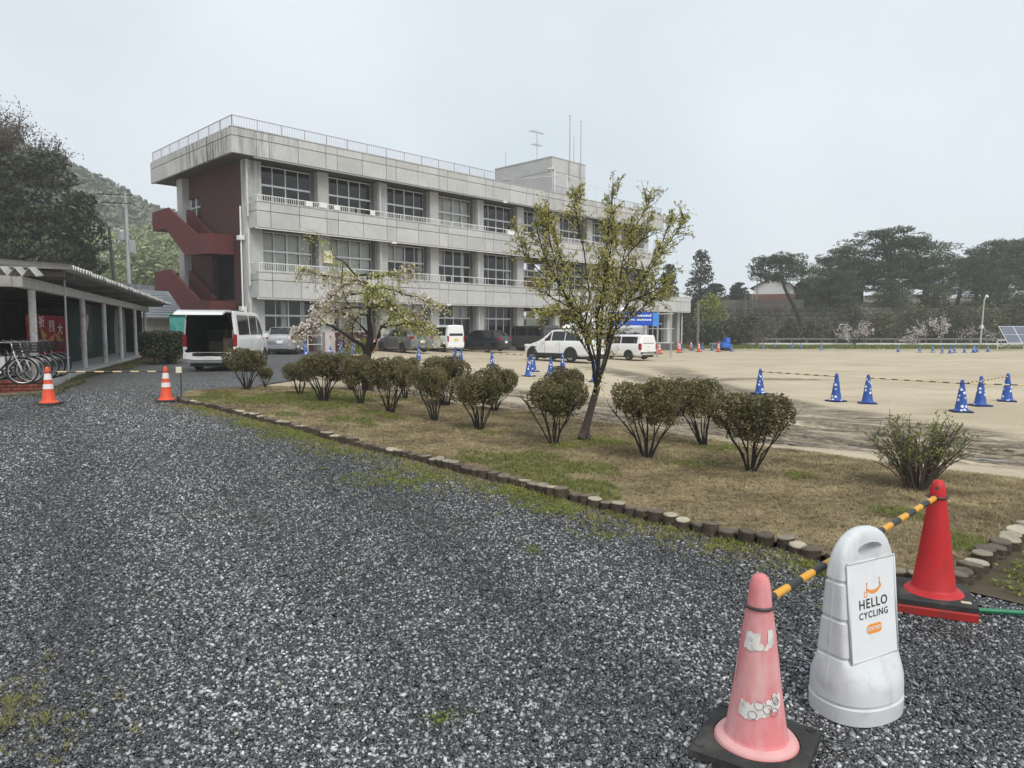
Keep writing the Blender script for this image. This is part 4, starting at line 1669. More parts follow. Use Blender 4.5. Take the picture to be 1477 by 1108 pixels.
# white wagon with upright rear
Lp = 4.245
h = Lp / 2
st = [(-h, .34, .92, 1.40, .80, .80, .60), (-h + .07, .24, .94, 1.49, .83, .83, .66), (-h + .5, .22, .94, 1.525, .845, .84, .68), (0, .22, .94, 1.525, .845, .84, .68), (h - 2.0, .22, .93, 1.50, .845, .84, .68), (h - 1.15, .22, .90, .98, .845, .83, .68),
      (h - .9, .22, .86, .93, .84, .82, .68), (h - .2, .24, .72, .78, .80, .78, .62), (h, .34, .56, .60, .66, .66, .5)]
pb = car('white wagon with upright tail under the blue banner', (6.75, 44.3), -44, Lp, 1.525, .845, .94, .95, M['white_paint'], zb=.22, wb=2.55, r=.29, st=st, name='estate_car', steel=True,
         sg=((-h + .28, -h + 1.45, .12, .88, 'side_window'), (-h + 1.52, .28, .10, .90, 'side_window'), (.34, h - 1.35, .08, (.92, .30), 'side_window')), rs=(h - 3.0, h - 2.9), tl=('tail_light', .775, -h + .07, .80, .14, .16, .42, 'red_lamp'))
b = MB()
b.add([(-.56, -h - .004, .99), (.56, -h - .004, .99), (.50, -h + .045, 1.40), (-.50, -h + .045, 1.40)], [(0, 1, 2, 3)])
b.build('rear_window', M['car_glass'], pb)
MB().bx(-.78, .78, -h - .02, -h + .05, .36, .50).build('bumper_strip', M['black_plastic'], pb)

# tall white minivan and dark grey van
st = box_van(3.40, 1.79, .7375, 1.02, zb=.22)
for q in (1,):
    st = [(-1.70, .30, 1.0, 1.70, .70, .70, .60), (-1.64, .22, 1.02, 1.78, .735, .735, .63), (.2, .22, 1.02, 1.79, .7375, .7375, .64), (.55, .22, 1.02, 1.76, .7375, .735, .63), (1.05, .22, 1.0, 1.08, .735, .72, .60), (1.25, .22, .95, 1.0, .73, .71, .6), (1.62, .24, .78, .84, .68, .66, .55), (1.70, .34, .62, .66, .6, .6, .5)]
kv, S, ring = vehicle('mini_van', 'tall boxy white minivan with a yellow plate beside the grey hatchback', (-4.9, 48.9, g(-4.9, 48.9)), -43, st, M['white_paint'], gv,
                      [('tail_light', .67, -1.67, .86, .10, .12, .40, 'red_lamp'), ('headlight', .56, 1.50, .80, .28, .26, .18, 'clear_lamp'), ('number_plate', 0, -1.715, .80, .33, .02, .165, 'plate_y'), ('rear_bumper', 0, -1.66, .40, 1.36, .14, .24, 'white_paint')],
                      (.28, .17, 1.22, -1.22), 'van', False, ((-1.45, -.35, .08, .88, 'side_window'), (-.28, .52, .08, .88, 'side_window'), (.58, .98, (.06, .06), (.86, .35), 'door_window')), scr=(.60, 1.0), rear_flat=(.58, 1.06, 1.62, .006))
handles(kv, S, ((-.3, .95), (-.12, .95)), M['white_paint'])
seams(kv, S, (-1.3, -.32, .60))
mirrors(kv, S, .62, 1.08, M['white_paint'])
st = box_van(4.84, 1.98, .94, 1.12)
gx_, gy_ = 1.35, 56.4
dv, S, ring = vehicle('passenger_van', 'dark grey passenger van parked behind the blue black wagon', (gx_, gy_, g(gx_, gy_)), -45, st, M['darkgrey_paint'], gv,
                      [('tail_light', .86, -2.40, 1.02, .13, .10, .42, 'red_lamp'), ('headlight', .66, 2.30, .80, .34, .16, .20, 'clear_lamp'), ('number_plate', 0, -2.43, .82, .33, .02, .165, 'plate'), ('rear_bumper', 0, -2.39, .48, 1.80, .14, .26, M['darkgrey_paint'])],
                      (.34, .2, 1.66, -1.1), 'van', False, ((-2.15, -.75, .10, .90, 'side_window'), (-.66, .62, .10, .90, 'side_window'), (.74, 1.5, (.08, .08), (.90, .50), 'door_window')), scr=(1.28, 1.96), rear_flat=(.72, 1.2, 1.82, .006))
handles(dv, S, ((-.6, 1.02), (.8, 1.02)), M['darkgrey_paint'])
seams(dv, S, (-.7, .68, 1.6))
mirrors(dv, S, 1.4, 1.15, M['darkgrey_paint'])

# ------------------------------------------------------------------ traffic cones, bars, the sign
M['orange'] = PM('orange cone plastic', (.72, .085, .035), .5, .06, 8)
M['band'] = PM('white retroreflective band', (.75, .70, .70), .35, .05)
M['pink'] = PM('sun-bleached pink cone plastic', (.62, .20, .205), .75, .14, 5, dirt=(.68, .42, .42), dscale=6, damt=.8, zstretch=.35, bump=.08)
M['pink_pale'] = PM('bleached cone foot', (.66, .36, .35), .8, .12, 9)
M['red'] = PM('red cone plastic', (.50, .018, .022), .5, .12, 4, dirt=(.26, .035, .03), dscale=13, damt=.6)
M['red_pale'] = PM('worn red cone foot', (.60, .12, .13), .6, .12, 8)
M['base'] = PM('black rubber cone base', (.030, .030, .029), .75, .2, 12, bump=.3, dirt=(.12, .11, .095), dscale=7, damt=.55)
M['red_base'] = PM('red plastic weight', (.34, .022, .018), .6, .2, 9, dirt=(.12, .05, .04), dscale=8, damt=.7)


def cone_mesh(b, r0=.116, r1=.034, z0=.03, z1=.70, n=32, mi=0):
    zz = [z0, z0 + .03]
    b.lathe([(r0 + .040, z0), (r0 + .044, z0 + .012), (r0 + .030, z0 + .028), (r0 + .006, z0 + .034), (r0, z0 + .045), (r0 * .66 + r1 * .34, z0 + (z1 - z0) * .36), (r0 * .33 + r1 * .67, z0 + (z1 - z0) * .69), (r1 + .010, z1 - .10), (r1 + .006, z1 - .05), (r1 - .002, z1 - .018), (r1 * .62, z1 - .004), (0, z1)], n, mi, c0=True, c1=False)


def cone_r(z, r0=.116, r1=.034, z0=.03, z1=.70):
    return r0 + (r1 + .004 - r0) * (z - z0 - .03) / (z1 - z0 - .05)


def band(b, za, zb_, n=32, a0=0, a1=2 * math.pi, off=.0022, jag=0.0, rng=None, mi=0):
    ang = [a0 + (a1 - a0) * k / n for k in range(n + 1)]
    rows = []
    for z, s in ((za, -1), (zb_, 1)):
        row = []
        for a in ang:
            zz = z + (rng.uniform(-jag, jag) if rng else 0)
            r = cone_r(zz) + off
            row.append((r * math.cos(a), r * math.sin(a), zz))
        rows.append(row)
    b.loft(rows, False, False, mi, closed=False)


def base_mesh(b, s=.19, h=.035, mi=0, ch=.03):
    o = [(-s + ch, -s), (s - ch, -s), (s, -s + ch), (s, s - ch), (s - ch, s), (-s + ch, s), (-s, s - ch), (-s, -s + ch)]
    b.loft([[(x, y, 0) for x, y in o], [(x, y, h * .7) for x, y in o], [(x * .95, y * .95, h) for x, y in o]], True, True, mi)


# near pink cone
def ringplate(b, s=.195, h=.042, ri=.185):
    """square rubber weight with a round hole for the cone's foot"""
    n = 32
    def sq(k, e):
        a = 2 * math.pi * k / n
        c, s_ = math.cos(a), math.sin(a)
        q = (s - e) / max(abs(c), abs(s_))
        q = min(q, (s - e) * 1.39)
        return (c * q, s_ * q)
    rings = [[(*sq(k, 0), 0) for k in range(n)], [(*sq(k, 0), h * .75) for k in range(n)], [(*sq(k, .012), h) for k in range(n)], [(ri * math.cos(2 * math.pi * k / n), ri * math.sin(2 * math.pi * k / n), h) for k in range(n)], [(ri * math.cos(2 * math.pi * k / n), ri * math.sin(2 * math.pi * k / n), .012) for k in range(n)]]
    b.loft(rings, True, True)


px_, py_ = .955, 2.665
pc = empty('traffic_cone', (px_, py_, float(gravel_z(px_, py_)) + .012), rad(-33))
tag(pc, 'sun-bleached pink cone with torn white bands on a black base', 'traffic cone', 'cones holding the bar by the sign')
b = MB()
cone_mesh(b, z0=.028)
co = b.build('cone', M['pink'], pc, smooth=True, ang=50)
b = MB()
b.lathe([(.122, .062), (.148, .056), (.156, .046), (.154, .030)], 40, c0=False, c1=False)
b.build('foot_rim', M['pink_pale'], pc, smooth=True)
b = MB()
ringplate(b, .205, .045, .163)
for sx in (-1, 1):
    for sy in (-1, 1):
        b.lathe([(.018, .0451), (.018, .050), (.0, .050)], 10, c=(sx * .17, sy * .17, 0))
b.build('cone_base', M['base'], pc)
jr = random.Random(4)
M['torn'] = PM('peeling white sheet', (.68, .66, .62), .5, .1, 20, dirt=(.32, .27, .25), dscale=22, damt=.9)
cam_a = math.atan2(-py_, -px_) + rad(33)


def patch(b, poly, off, rng, jag=.004):
    """poly: (angle, z) outline on the cone, closed by a fan that hugs the surface"""
    pts = []
    n = len(poly)
    for i in range(n):
        (a0, z0), (a1, z1) = poly[i], poly[(i + 1) % n]
        for k in range(6):
            t = k / 6
            pts.append((a0 + (a1 - a0) * t + rng.uniform(-jag, jag) * 6, z0 + (z1 - z0) * t + rng.uniform(-jag, jag)))
    ca_, cz_ = sum(p[0] for p in pts) / len(pts), sum(p[1] for p in pts) / len(pts)
    rings = []
    for s in (1.0, .66, .33):
        ring = []
        for a, z in pts:
            aa, zz = ca_ + (a - ca_) * s, cz_ + (z - cz_) * s
            r = cone_r(zz) + off
            ring.append((r * math.cos(aa), r * math.sin(aa), zz))
        rings.append(ring)
    b.loft(rings, False, True)


for poly in ([(-.95, .50), (-.55, .505), (-.50, .455), (-.35, .44), (-.25, .425), (-.55, .432), (-.93, .452)], [(-.10, .485), (.75, .492), (.80, .425), (.30, .418), (-.30, .432), (-.22, .45), (-.05, .447)],
             [(2.2, .50), (3.3, .50), (3.3, .43), (2.2, .43)], [(-1.05, .262), (-.66, .266), (-.60, .245), (-.36, .243), (-.34, .228), (-.55, .208), (-.72, .196), (-1.02, .215)],
             [(-.30, .232), (.05, .236), (.22, .222), (.66, .232), (.68, .172), (.40, .166), (-.05, .172), (-.52, .190)], [(2.0, .26), (3.0, .26), (3.0, .19), (2.0, .19)], [(1.15, .36), (1.24, .36), (1.22, .29), (1.16, .29)]):
    b = MB()
    patch(b, [(cam_a - a, z) for a, z in poly], .0022, jr)
    b.build('reflective_patch', M['torn'], co)
# rings of bare pink left where round scales of the sheet have peeled
b = MB()
for i in range(6):
    a, z = cam_a - jr.uniform(-.9, .55), jr.uniform(.185, .245)
    rr_ = jr.uniform(.010, .017)
    pts = [Vector(((cone_r(z + rr_ * math.sin(t)) + .0042) * math.cos(a + rr_ * math.cos(t) / .1), (cone_r(z + rr_ * math.sin(t)) + .0042) * math.sin(a + rr_ * math.cos(t) / .1), z + rr_ * math.sin(t))) for t in np.linspace(0, 2 * math.pi, 13)]
    b.tube(pts, .0011, 4, cap=False)
b.build('peeled_edge', PM('grimy peel edge', (.20, .16, .15), .8, .2), co)

# red cone on two stacked weights
rx, ry = 2.515, 4.13
rc = empty('traffic_cone', (rx, ry, float(gravel_z(rx, ry)) + .010), rad(-24))
tag(rc, 'bright red cone standing on a black and a red weight', 'traffic cone', 'cones holding the bar by the sign')
b = MB()
ringplate(b, .205, .052, .15)
b.build('cone_base', M['red_base'], rc)
b = MB()
o_ = [Vector(v) for v in b.v]
ringplate(b, .20, .036, .160)
b.v = [(x, y, z + .053) for x, y, z in b.v]
b.build('cone_base', M['base'], rc)
b = MB()
cone_mesh(b, z0=.075, z1=.76)
co = b.build('cone', M['red'], rc, smooth=True, ang=50)
b = MB()
b.lathe([(.122, .104), (.146, .101), (.153, .094), (.151, .078)], 40, c0=False, c1=False)
b.build('foot_rim', M['red_pale'], rc, smooth=True)
b = MB()
ca = math.atan2(-ry, -rx) + rad(24)
b.lathe([(.0105, 0), (.0105, .004), (.0, .004)], 10)
hole = b.build('hole', M['dark_metal'], co)
hole.location = (.036 * math.cos(ca - .15), .036 * math.sin(ca - .15), .715)
hole.rotation_euler = (0, rad(80), ca - .15)
MB().box((.145, -.145, .0905), (.05, .03, .003)).build('maker_sticker', PM('worn paper sticker', (.6, .5, .38), .7), rc)

# striped bars: tube with black and yellow sections, a ring at each end
def bar_mat(name, c1, c2, period, vary=.15):
    m, n, l, p = mat_base(name)
    tcx = n.new('ShaderNodeTexCoord')
    sx = n.new('ShaderNodeSeparateXYZ')
    l.new(tcx.outputs['Object'], sx.inputs[0])
    a = n.new('ShaderNodeMath')
    a.operation = 'MULTIPLY'
    a.inputs[1].default_value = 1 / period
    l.new(sx.outputs['X'], a.inputs[0])
    f = n.new('ShaderNodeMath')
    f.operation = 'FRACT'
    l.new(a.outputs[0], f.inputs[0])
    gt = n.new('ShaderNodeMath')
    gt.operation = 'GREATER_THAN'
    gt.inputs[1].default_value = .5
    l.new(f.outputs[0], gt.inputs[0])
    x = n.new('ShaderNodeMix')
    x.data_type = 'RGBA'
    l.new(gt.outputs[0], x.inputs[0])
    x.inputs[6].default_value = c1 + (1,)
    x.inputs[7].default_value = c2 + (1,)
    l.new(x.outputs[2], p.inputs['Base Color'])
    p.inputs['Roughness'].default_value = .5
    return m


M['bar_yb'] = bar_mat('black and yellow sleeve', (.030, .032, .034), (.66, .33, .035), .23)
M['bar_wb'] = bar_mat('faded black and cream sleeve', (.035, .035, .038), (.62, .50, .24), .30)


def bar(a, c, label, mat, r=.0165, group='striped cone bars', ring_r=.046, rings=True, name='cone_bar'):
    a, c = Vector(a), Vector(c)
    d = c - a
    root = bpy.data.objects.new(name, None)
    COL.objects.link(root)
    root.location = a
    root.rotation_euler = d.to_track_quat('X', 'Z').to_euler()
    tag(root, label, 'barrier bar', group)
    L_ = d.length
    b = MB()
    b.tube([(ring_r, 0, 0), (L_ - ring_r, 0, 0)], r, 10)
    b.build('pole', mat, root, smooth=True, ang=40)
    if rings:
        q = root.rotation_euler.to_matrix().inverted()
        for x in (0, L_):
            b = MB()
            pts = [Vector((x, 0, 0)) + q @ Vector((ring_r * math.cos(t), ring_r * math.sin(t), 0)) for t in np.linspace(0, 2 * math.pi, 17)]
            b.tube(pts, .006, 6, cap=False)
            b.build('end_ring', M['dark_metal'], root, smooth=True)
    return root


zc = pc.location.z + .578
bar((px_, py_, zc), (rx, ry, rc.location.z + .66), 'black and yellow bar running behind the grey sign between the pink and red cones', M['bar_yb'], ring_r=.056)

# grey plastic sign stand with a handle hole
sgx, sgy = 1.50, 2.985
SAZ = 62
sign = empty('sign_stand', (sgx, sgy, float(gravel_z(sgx, sgy)) + .008), rad(90 - SAZ))
tag(sign, 'grey plastic stand sign with HELLO CYCLING lettering on its white panel', 'sign')
# local: +X along the panel, +Y away from the printed face (the face looks to -Y)


def sup(a, c, z, e, n=56):
    return [(a * math.copysign(abs(math.cos(t)) ** (2 / e), math.cos(t)), c * math.copysign(abs(math.sin(t)) ** (2 / e), math.sin(t)), z) for t in [2 * math.pi * (k + .5) / n for k in range(n)]]


prof = [(.0, .196, .155, 2.3), (.006, .204, .162, 2.3), (.072, .206, .164, 2.3), (.078, .198, .156, 2.3), (.084, .198, .156, 2.3), (.090, .205, .162, 2.3), (.13, .204, .157, 2.4), (.165, .202, .148, 2.6), (.195, .198, .130, 3.0), (.218, .193, .110, 3.8), (.240, .188, .094, 5.0), (.262, .184, .083, 6.0),
        (.268, .177, .076, 6.5), (.276, .177, .076, 6.5), (.282, .182, .081, 7), (.42, .179, .066, 7), (.426, .172, .059, 7), (.434, .172, .059, 7), (.440, .178, .065, 7), (.58, .174, .052, 7), (.586, .167, .045, 7), (.594, .167, .045, 7), (.600, .173, .050, 7),
        (.66, .168, .046, 6), (.70, .159, .043, 4.4), (.735, .144, .040, 3.4), (.765, .118, .036, 2.8), (.785, .086, .030, 2.4), (.796, .052, .021, 2.2), (.800, .012, .008, 2)]
b = MB()
b.loft([sup(a, c, z, e) for z, a, c, e in prof])
M['sign_grey'] = PM('cool grey blow-moulded plastic', (.60, .615, .625), .5, .035, 6, bump=.04, bscale=200, dirt=(.36, .36, .35), dscale=11, damt=.55)
body = b.build('body', M['sign_grey'], sign, smooth=True, ang=38)
cut = MB()
cut.loft([[(0.078 * math.cos(t) * s, y, .715 + .026 * math.sin(t) * s) for t in np.linspace(0, 2 * math.pi, 24, endpoint=False)] for y, s in ((-.12, 1.5), (-.04, 1.0), (.04, 1.0), (.12, 1.5))])
co_ = cut.build('hole_cutter', M['sign_grey'], sign)
md = body.modifiers.new('hole', 'BOOLEAN')
md.object = co_
md.operation = 'DIFFERENCE'
bpy.context.view_layer.update()
dg = bpy.context.evaluated_depsgraph_get()
nm = bpy.data.meshes.new_from_object(body.evaluated_get(dg))
body.modifiers.clear()
body.data = nm
nm.polygons.foreach_set('use_smooth', [True] * len(nm.polygons))
nm.set_sharp_from_angle(angle=rad(38))
bpy.data.objects.remove(co_)
b = MB()
b.tube([(-.2045, 0, .13), (-.1985, 0, .195), (-.1845, 0, .262), (-.179, 0, .42), (-.174, 0, .58), (-.168, 0, .66)], .0016, 5)
b.build('mould_seam', M['sign_grey'], sign)
# panel seated in the face, leaning back with it
pz0, pz1 = .262, .665
fy = lambda z: -np.interp(z, [.262, .42, .58, .66], [.083, .066, .052, .046]) + .0005
b = MB()
pw = .146
rows = []
for z in np.linspace(pz0, pz1, 9):
    rows.append([(x, fy(z) - .0035 - .0 * x, z) for x in (-pw, -pw * .5, 0, pw * .5, pw)])
bk = [[(x, y + .02, z) for x, y, z in r] for r in rows]
b.loft(rows, False, False, closed=False)
b.loft(bk, False, False, closed=False)
for ra, rb in ((rows[0], bk[0]), (rows[-1], bk[-1])):
    b.loft([ra, rb], False, False, closed=False)
for i in (0, -1):
    b.loft([[r[i] for r in rows], [r[i] for r in bk]], False, False, closed=False)
M['panel'] = PM('white printed panel', (.76, .77, .78), .4, .03, 12, dirt=(.60, .60, .60), dscale=9, damt=.35)
panel_o = b.build('panel', M['panel'], sign)
b = MB()
e = .006
for x in (-pw - e, pw + e):
    b.tube([(x, fy(pz0) - .002, pz0), (x, fy(pz1) - .002, pz1)], .005, 6)
b.tube([(-pw - e, fy(pz1) - .002, pz1 + .004), (pw + e, fy(pz1) - .002, pz1 + .004)], .005, 6)
b.tube([(-pw - e, fy(pz0) - .002, pz0 - .004), (pw + e, fy(pz0) - .002, pz0 - .004)], .005, 6)
b.build('panel_frame', M['sign_grey'], sign, smooth=True)


def text_mesh(body_, size, extr=.0006, bold=0.0, spacing=1.0):
    cu = bpy.data.curves.new('lettering', 'FONT')
    cu.body = body_
    cu.size = size
    cu.extrude = extr
    cu.offset = bold
    cu.space_character = spacing
    cu.align_x = 'CENTER'
    cu.align_y = 'CENTER'
    cu.resolution_u = 3
    o = bpy.data.objects.new('lettering', cu)
    COL.objects.link(o)
    bpy.context.view_layer.update()
    dg = bpy.context.evaluated_depsgraph_get()
    me = bpy.data.meshes.new_from_object(o.evaluated_get(dg))
    bpy.data.objects.remove(o)
    return me


def stand_text(txt, size, x, z, mat, parent, spacing=1.0, bold=0.0, name='lettering', sxs=1.0, off=.0045):
    me = text_mesh(txt, size, .0005, bold, spacing)
    me.materials.clear()
    me.materials.append(mat)
    o = link(name, me, parent)
    slope = math.atan2(fy(.45) - fy(.55), -.1)
    o.location = (x, fy(z) - off, z)
    o.rotation_euler = (math.pi / 2 - math.atan2(.014, .16) * 1.0, 0, 0)
    o.scale = (sxs, 1, 1)
    return o


M['ink'] = PM('black print', (.018, .018, .02), .5, .0)
M['ink_orange'] = PM('orange print', (.80, .30, .06), .5, .0)
M['ink_white'] = PM('white print', (.82, .82, .80), .5, .0)
LX = .002
stand_text('HELLO', .056, LX, .487, M['ink'], panel_o, 1.16, .0006)
stand_text('CYCLING', .040, LX, .440, M['ink'], panel_o, 1.16, .0004)
# orange pill with STATION
b = MB()
n = 12
pill = [(.030 + .020 * math.cos(t), .020 * math.sin(t)) for t in np.linspace(-math.pi / 2, math.pi / 2, n)] + [(-.030 + .020 * math.cos(t), .020 * math.sin(t)) for t in np.linspace(math.pi / 2, 3 * math.pi / 2, n)]
zp = .380
b.loft([[(LX + x, fy(zp + z) - .0040 - e, zp + z) for x, z in pill] for e in (0, .0006)])
b.build('pill', M['ink_orange'], panel_o)
stand_text('STATION', .0215, LX, zp, M['ink_white'], panel_o, 1.02, .0003, off=.0053)
# orange emblem: a smile with a wheel at its left end and an upturned tip at its right
b = MB()
th = np.linspace(math.pi * 1.12, math.pi * 1.93, 18)


def flat(pts, r):
    rows_a, rows_b = [], []
    for i, (x, z) in enumerate(pts):
        a = pts[max(i - 1, 0)]
        c = pts[min(i + 1, len(pts) - 1)]
        tx, tz = c[0] - a[0], c[1] - a[1]
        L_ = math.hypot(tx, tz) + 1e-9
        nx, nz_ = -tz / L_, tx / L_
        rr = r[i] if hasattr(r, '__len__') else r
        rows_a.append((x + nx * rr, z + nz_ * rr))
        rows_b.append((x - nx * rr, z - nz_ * rr))
    for e in (.0042, .0048):
        pass
    b.loft([[(LX + x, fy(z) - .0044, z) for x, z in rows_a], [(LX + x, fy(z) - .0044, z) for x, z in rows_b]], False, False, closed=False)


arc = [(.004 + .046 * math.cos(t), .563 + .030 * math.sin(t)) for t in th]
flat(arc, [.0025 + .0055 * math.sin(math.pi * i / 17) ** .8 for i in range(18)])
flat([(-.047 + .0095 * math.cos(t), .528 + .0115 * math.sin(t)) for t in np.linspace(0, 2 * math.pi, 17)], .0023)
flat([(-.043, .539), (-.039, .556), (-.037, .570), (-.041, .577)], .0023)
flat([(-.040, .572), (-.032, .571)], .0026)
flat([(.048, .552), (.047, .568), (.046, .582), (.043, .590)], .0026)
flat([(.040, .566), (.050, .560), (.054, .548)], .0030)
b.build('emblem', M['ink_orange'], panel_o)

# green pole lying at the right
b = MB()
gp0, gp1 = Vector((2.70, 4.00, 0)), Vector((4.3, 3.72, 0))
b.tube([(0, 0, 0), (gp1.x - gp0.x, gp1.y - gp0.y, 0)], .014, 10)
b.v = list(b.v)
o = b.build('garden_pole', PM('green plastic coated pole', (.02, .19, .09), .4, .1), None, (gp0.x, gp0.y, g(*gp0.xy) + .031), smooth=True, ang=40)
tag(o, 'green garden pole lying on the soil beside the red cone', 'pole')

# orange banded cones by the shelter
orange = None


def orange_cone(x, y, label, small=1.0, group='orange cones with white bands', z=None):
    global orange
    if orange is None:
        r = empty('traffic_cone', (0, 0, 0))
        b = MB()
        cone_mesh(b)
        c = b.build('cone', M['orange'], r, smooth=True, ang=50)
        for za, zb_ in ((.29, .38), (.46, .57)):
            b = MB()
            band(b, za, zb_)
            b.build('reflective_band', M['band'], c, smooth=True)
        b = MB()
        base_mesh(b)
        b.build('cone_base', M['base'], r)
        orange = r
        o = r
    else:
        o = copy_tree(orange)
    o.location = (x, y, g(x, y) + .012 if z is None else z)
    o.rotation_euler = (0, 0, (x * 7.7) % 1.5)
    o.scale = (small,) * 3
    tag(o, label, 'traffic cone', group)
    return o


oc1 = orange_cone(-8.56, 13.06, 'orange cone with two white bands in front of the bicycle shelter post', z=float(gravel_z(-8.56, 13.06)) + .005)
oc2 = orange_cone(-6.93, 14.17, 'orange cone with two white bands beside the thin black stake', z=float(gravel_z(-6.93, 14.17)) + .005)
bar((-8.56, 13.06, oc1.location.z + .60), (-6.93, 14.17, oc2.location.z + .60), 'black and cream bar across the drive between two orange cones', M['bar_wb'], .014)
stk = empty('stake', (-6.72, 14.37, g(-6.72, 14.37)))
tag(stk, 'thin black stake with a small white reflector on its top', 'post')
b = MB()
b.tube([(0, 0, 0), (0, 0, .60)], .014, 8)
b.box((0, 0, .010), (.36, .06, .016))
b.build('rod', M['dark_metal'], stk)
MB().box((-.03, -.01, .63), (.11, .03, .12)).build('reflector', PM('cream reflector plate', (.72, .70, .52), .5), stk)
for x, y, lab in ((11.24, 54.2, 'orange cone right behind the tail of the white wagon'), (14.0, 59.4, 'orange cone second from the white wagon, near the concrete wing'), (17.2, 65.4, 'orange cone between the wing and the light green tree'),
                  (19.3, 66.4, 'orange cone rightmost of the far orange ones, nearest the blue machine'), (16.7, 71.5, 'orange cone standing farthest back by the wing end'), (18.2, 72.2, 'orange cone farthest back, just right of the wing end')):
    orange_cone(x, y, lab, 1.25)
xa, ya = -8.95, 46.3
orange_cone(xa, ya, 'orange cone against the school wall behind the cherry tree', 1.1)

# blue cones with round white stickers
def blue_mat():
    m, n, l, p = mat_base('blue cone with printed white dots')
    t = n.new('ShaderNodeTexCoord')
    v = n.new('ShaderNodeTexVoronoi')
    v.inputs['Scale'].default_value = 9.5
    v.inputs['Randomness'].default_value = .8
    l.new(t.outputs['Object'], v.inputs['Vector'])
    lt = n.new('ShaderNodeMath')
    lt.operation = 'LESS_THAN'
    lt.inputs[1].default_value = .30
    l.new(v.outputs['Distance'], lt.inputs[0])
    x = n.new('ShaderNodeMix')
    x.data_type = 'RGBA'
    l.new(lt.outputs[0], x.inputs[0])
    x.inputs[6].default_value = (.018, .075, .33, 1)
    x.inputs[7].default_value = (.72, .74, .78, 1)
    l.new(x.outputs[2], p.inputs['Base Color'])
    p.inputs['Roughness'].default_value = .45
    return m


M['blue_cone'] = blue_mat()
M['blue_base'] = PM('dark blue cone base', (.012, .02, .07), .7, .15)
blue = None


def blue_cone(x, y, label, s=1.0, group='blue cones with white dots'):
    global blue
    if blue is None:
        r = empty('traffic_cone', (0, 0, 0))
        b = MB()
        cone_mesh(b, .128, .034, .03, .72, 24)
        b.build('cone', M['blue_cone'], r, smooth=True, ang=50)
        b = MB()
        base_mesh(b, .20, .035)
        b.build('cone_base', M['blue_base'], r)
        blue = r
        o = r
    else:
        o = copy_tree(blue)
    o.location = (x, y, g(x, y) - .03)
    o.rotation_euler = (0, 0, (x * 5.3 + y) % 6.2)
    o.scale = (s, s, s)
    tag(o, label, 'traffic cone', group)
    return o


right = [(7.28, 20.78, 'blue spotted cone half hidden behind the tallest right shrub'), (8.55, 18.65, 'blue spotted cone at the right end of the left bar on the field'), (9.11, 18.11, 'blue spotted cone starting the middle bar on the field'),
         (10.34, 16.25, 'blue spotted cone where two bars meet, nearest on the field'), (11.62, 17.53, 'blue spotted cone between the meeting point and the field corner'), (13.06, 18.65, 'blue spotted cone farthest to the right on the field')]
cs = [blue_cone(x, y, l, 1.04) for x, y, l in right]
zt = .66


def bar_between(i, j, label, z=.66):
    p, q = cs[i].location, cs[j].location
    return bar((p.x, p.y, p.z + z), (q.x, q.y, q.z + z), label, M['bar_wb'], .014, 'bars between the blue cones')


bar_between(0, 1, 'striped bar leftmost of those on the field, behind the right shrub')
bar_between(2, 3, 'striped bar in the middle of the field run')
bar_between(3, 5, 'striped bar running back to the farthest right blue cone')
ex = blue_cone(14.2, 14.4, 'blue spotted cone beyond the right edge of the yard')
cs.append(ex)
bar_between(3, 6, 'striped bar running out to the right past the field cones')
mid = [(.60, 25.6, 'blue spotted cone foremost in front of the white off-road wagon'), (.86, 28.6, 'blue spotted cone just behind the foremost one by the white off-road wagon'), (1.42, 26.1, 'blue spotted cone in front of the rear wheel of the white off-road wagon'), (2.2, 30.9, 'blue spotted cone under the tail of the white off-road wagon'),
       (2.78, 23.7, 'blue spotted cone hidden behind the young tree trunk'), (-.82, 29.2, 'blue spotted cone between the black wagon and the rear shrubs'), (-2.85, 35.6, 'blue spotted cone right of the grey hatchback'), (-4.63, 35.2, 'blue spotted cone in front of the grey hatchback'), (-2.45, 34.0, 'blue spotted cone in front of the boxy minivan')]
ms = [blue_cone(x, y, l) for x, y, l in mid]
cs = ms
bar_between(5, 1, 'striped bar from the black wagon side to the white off-road wagon')
bar_between(6, 5, 'striped bar in front of the blue black wagon')
bar_between(0, 2, 'short striped bar low in front of the white off-road wagon')
bar_between(7, 6, 'striped bar in front of the boxy minivan')
for x, y, l in ((-11.35, 39.0, 'blue spotted cone at the right of the silver hatchback'), (-10.9, 42.5, 'blue spotted cone left in the pair beside the concrete tap stand'), (-10.45, 43.4, 'blue spotted cone right in the pair beside the concrete tap stand'), (-9.05, 40.5, 'blue spotted cone on the grass left of the cherry trunk')):
    blue_cone(x, y, l)
for x, y in ((16.5, 69.1), (18.0, 71), (20.1, 75.1), (20.1, 71.4), (21.0, 68.0), (27.5, 77.8), (29.2, 79), (30.7, 77.8), (31.7, 78.0), (32.2, 74)):
    blue_cone(x, y, 'small blue cone in the distance along the far edge of the field', 1.0, 'far blue cones on the field edge')
for x, y in ((36.2, 66.6), (37.3, 65), (38.5, 65), (36.95, 61), (37.6, 61), (39.8, 63.9), (40.7, 63.9), (41.5, 63.9), (42.3, 65), (43.6, 66.6), (44.6, 66.6), (48.5, 66.0), (50.5, 67.0)):
    blue_cone(x, y, 'pale blue cone in the distant row left of the solar panel', .95, 'distant blue cones by the lamp post')

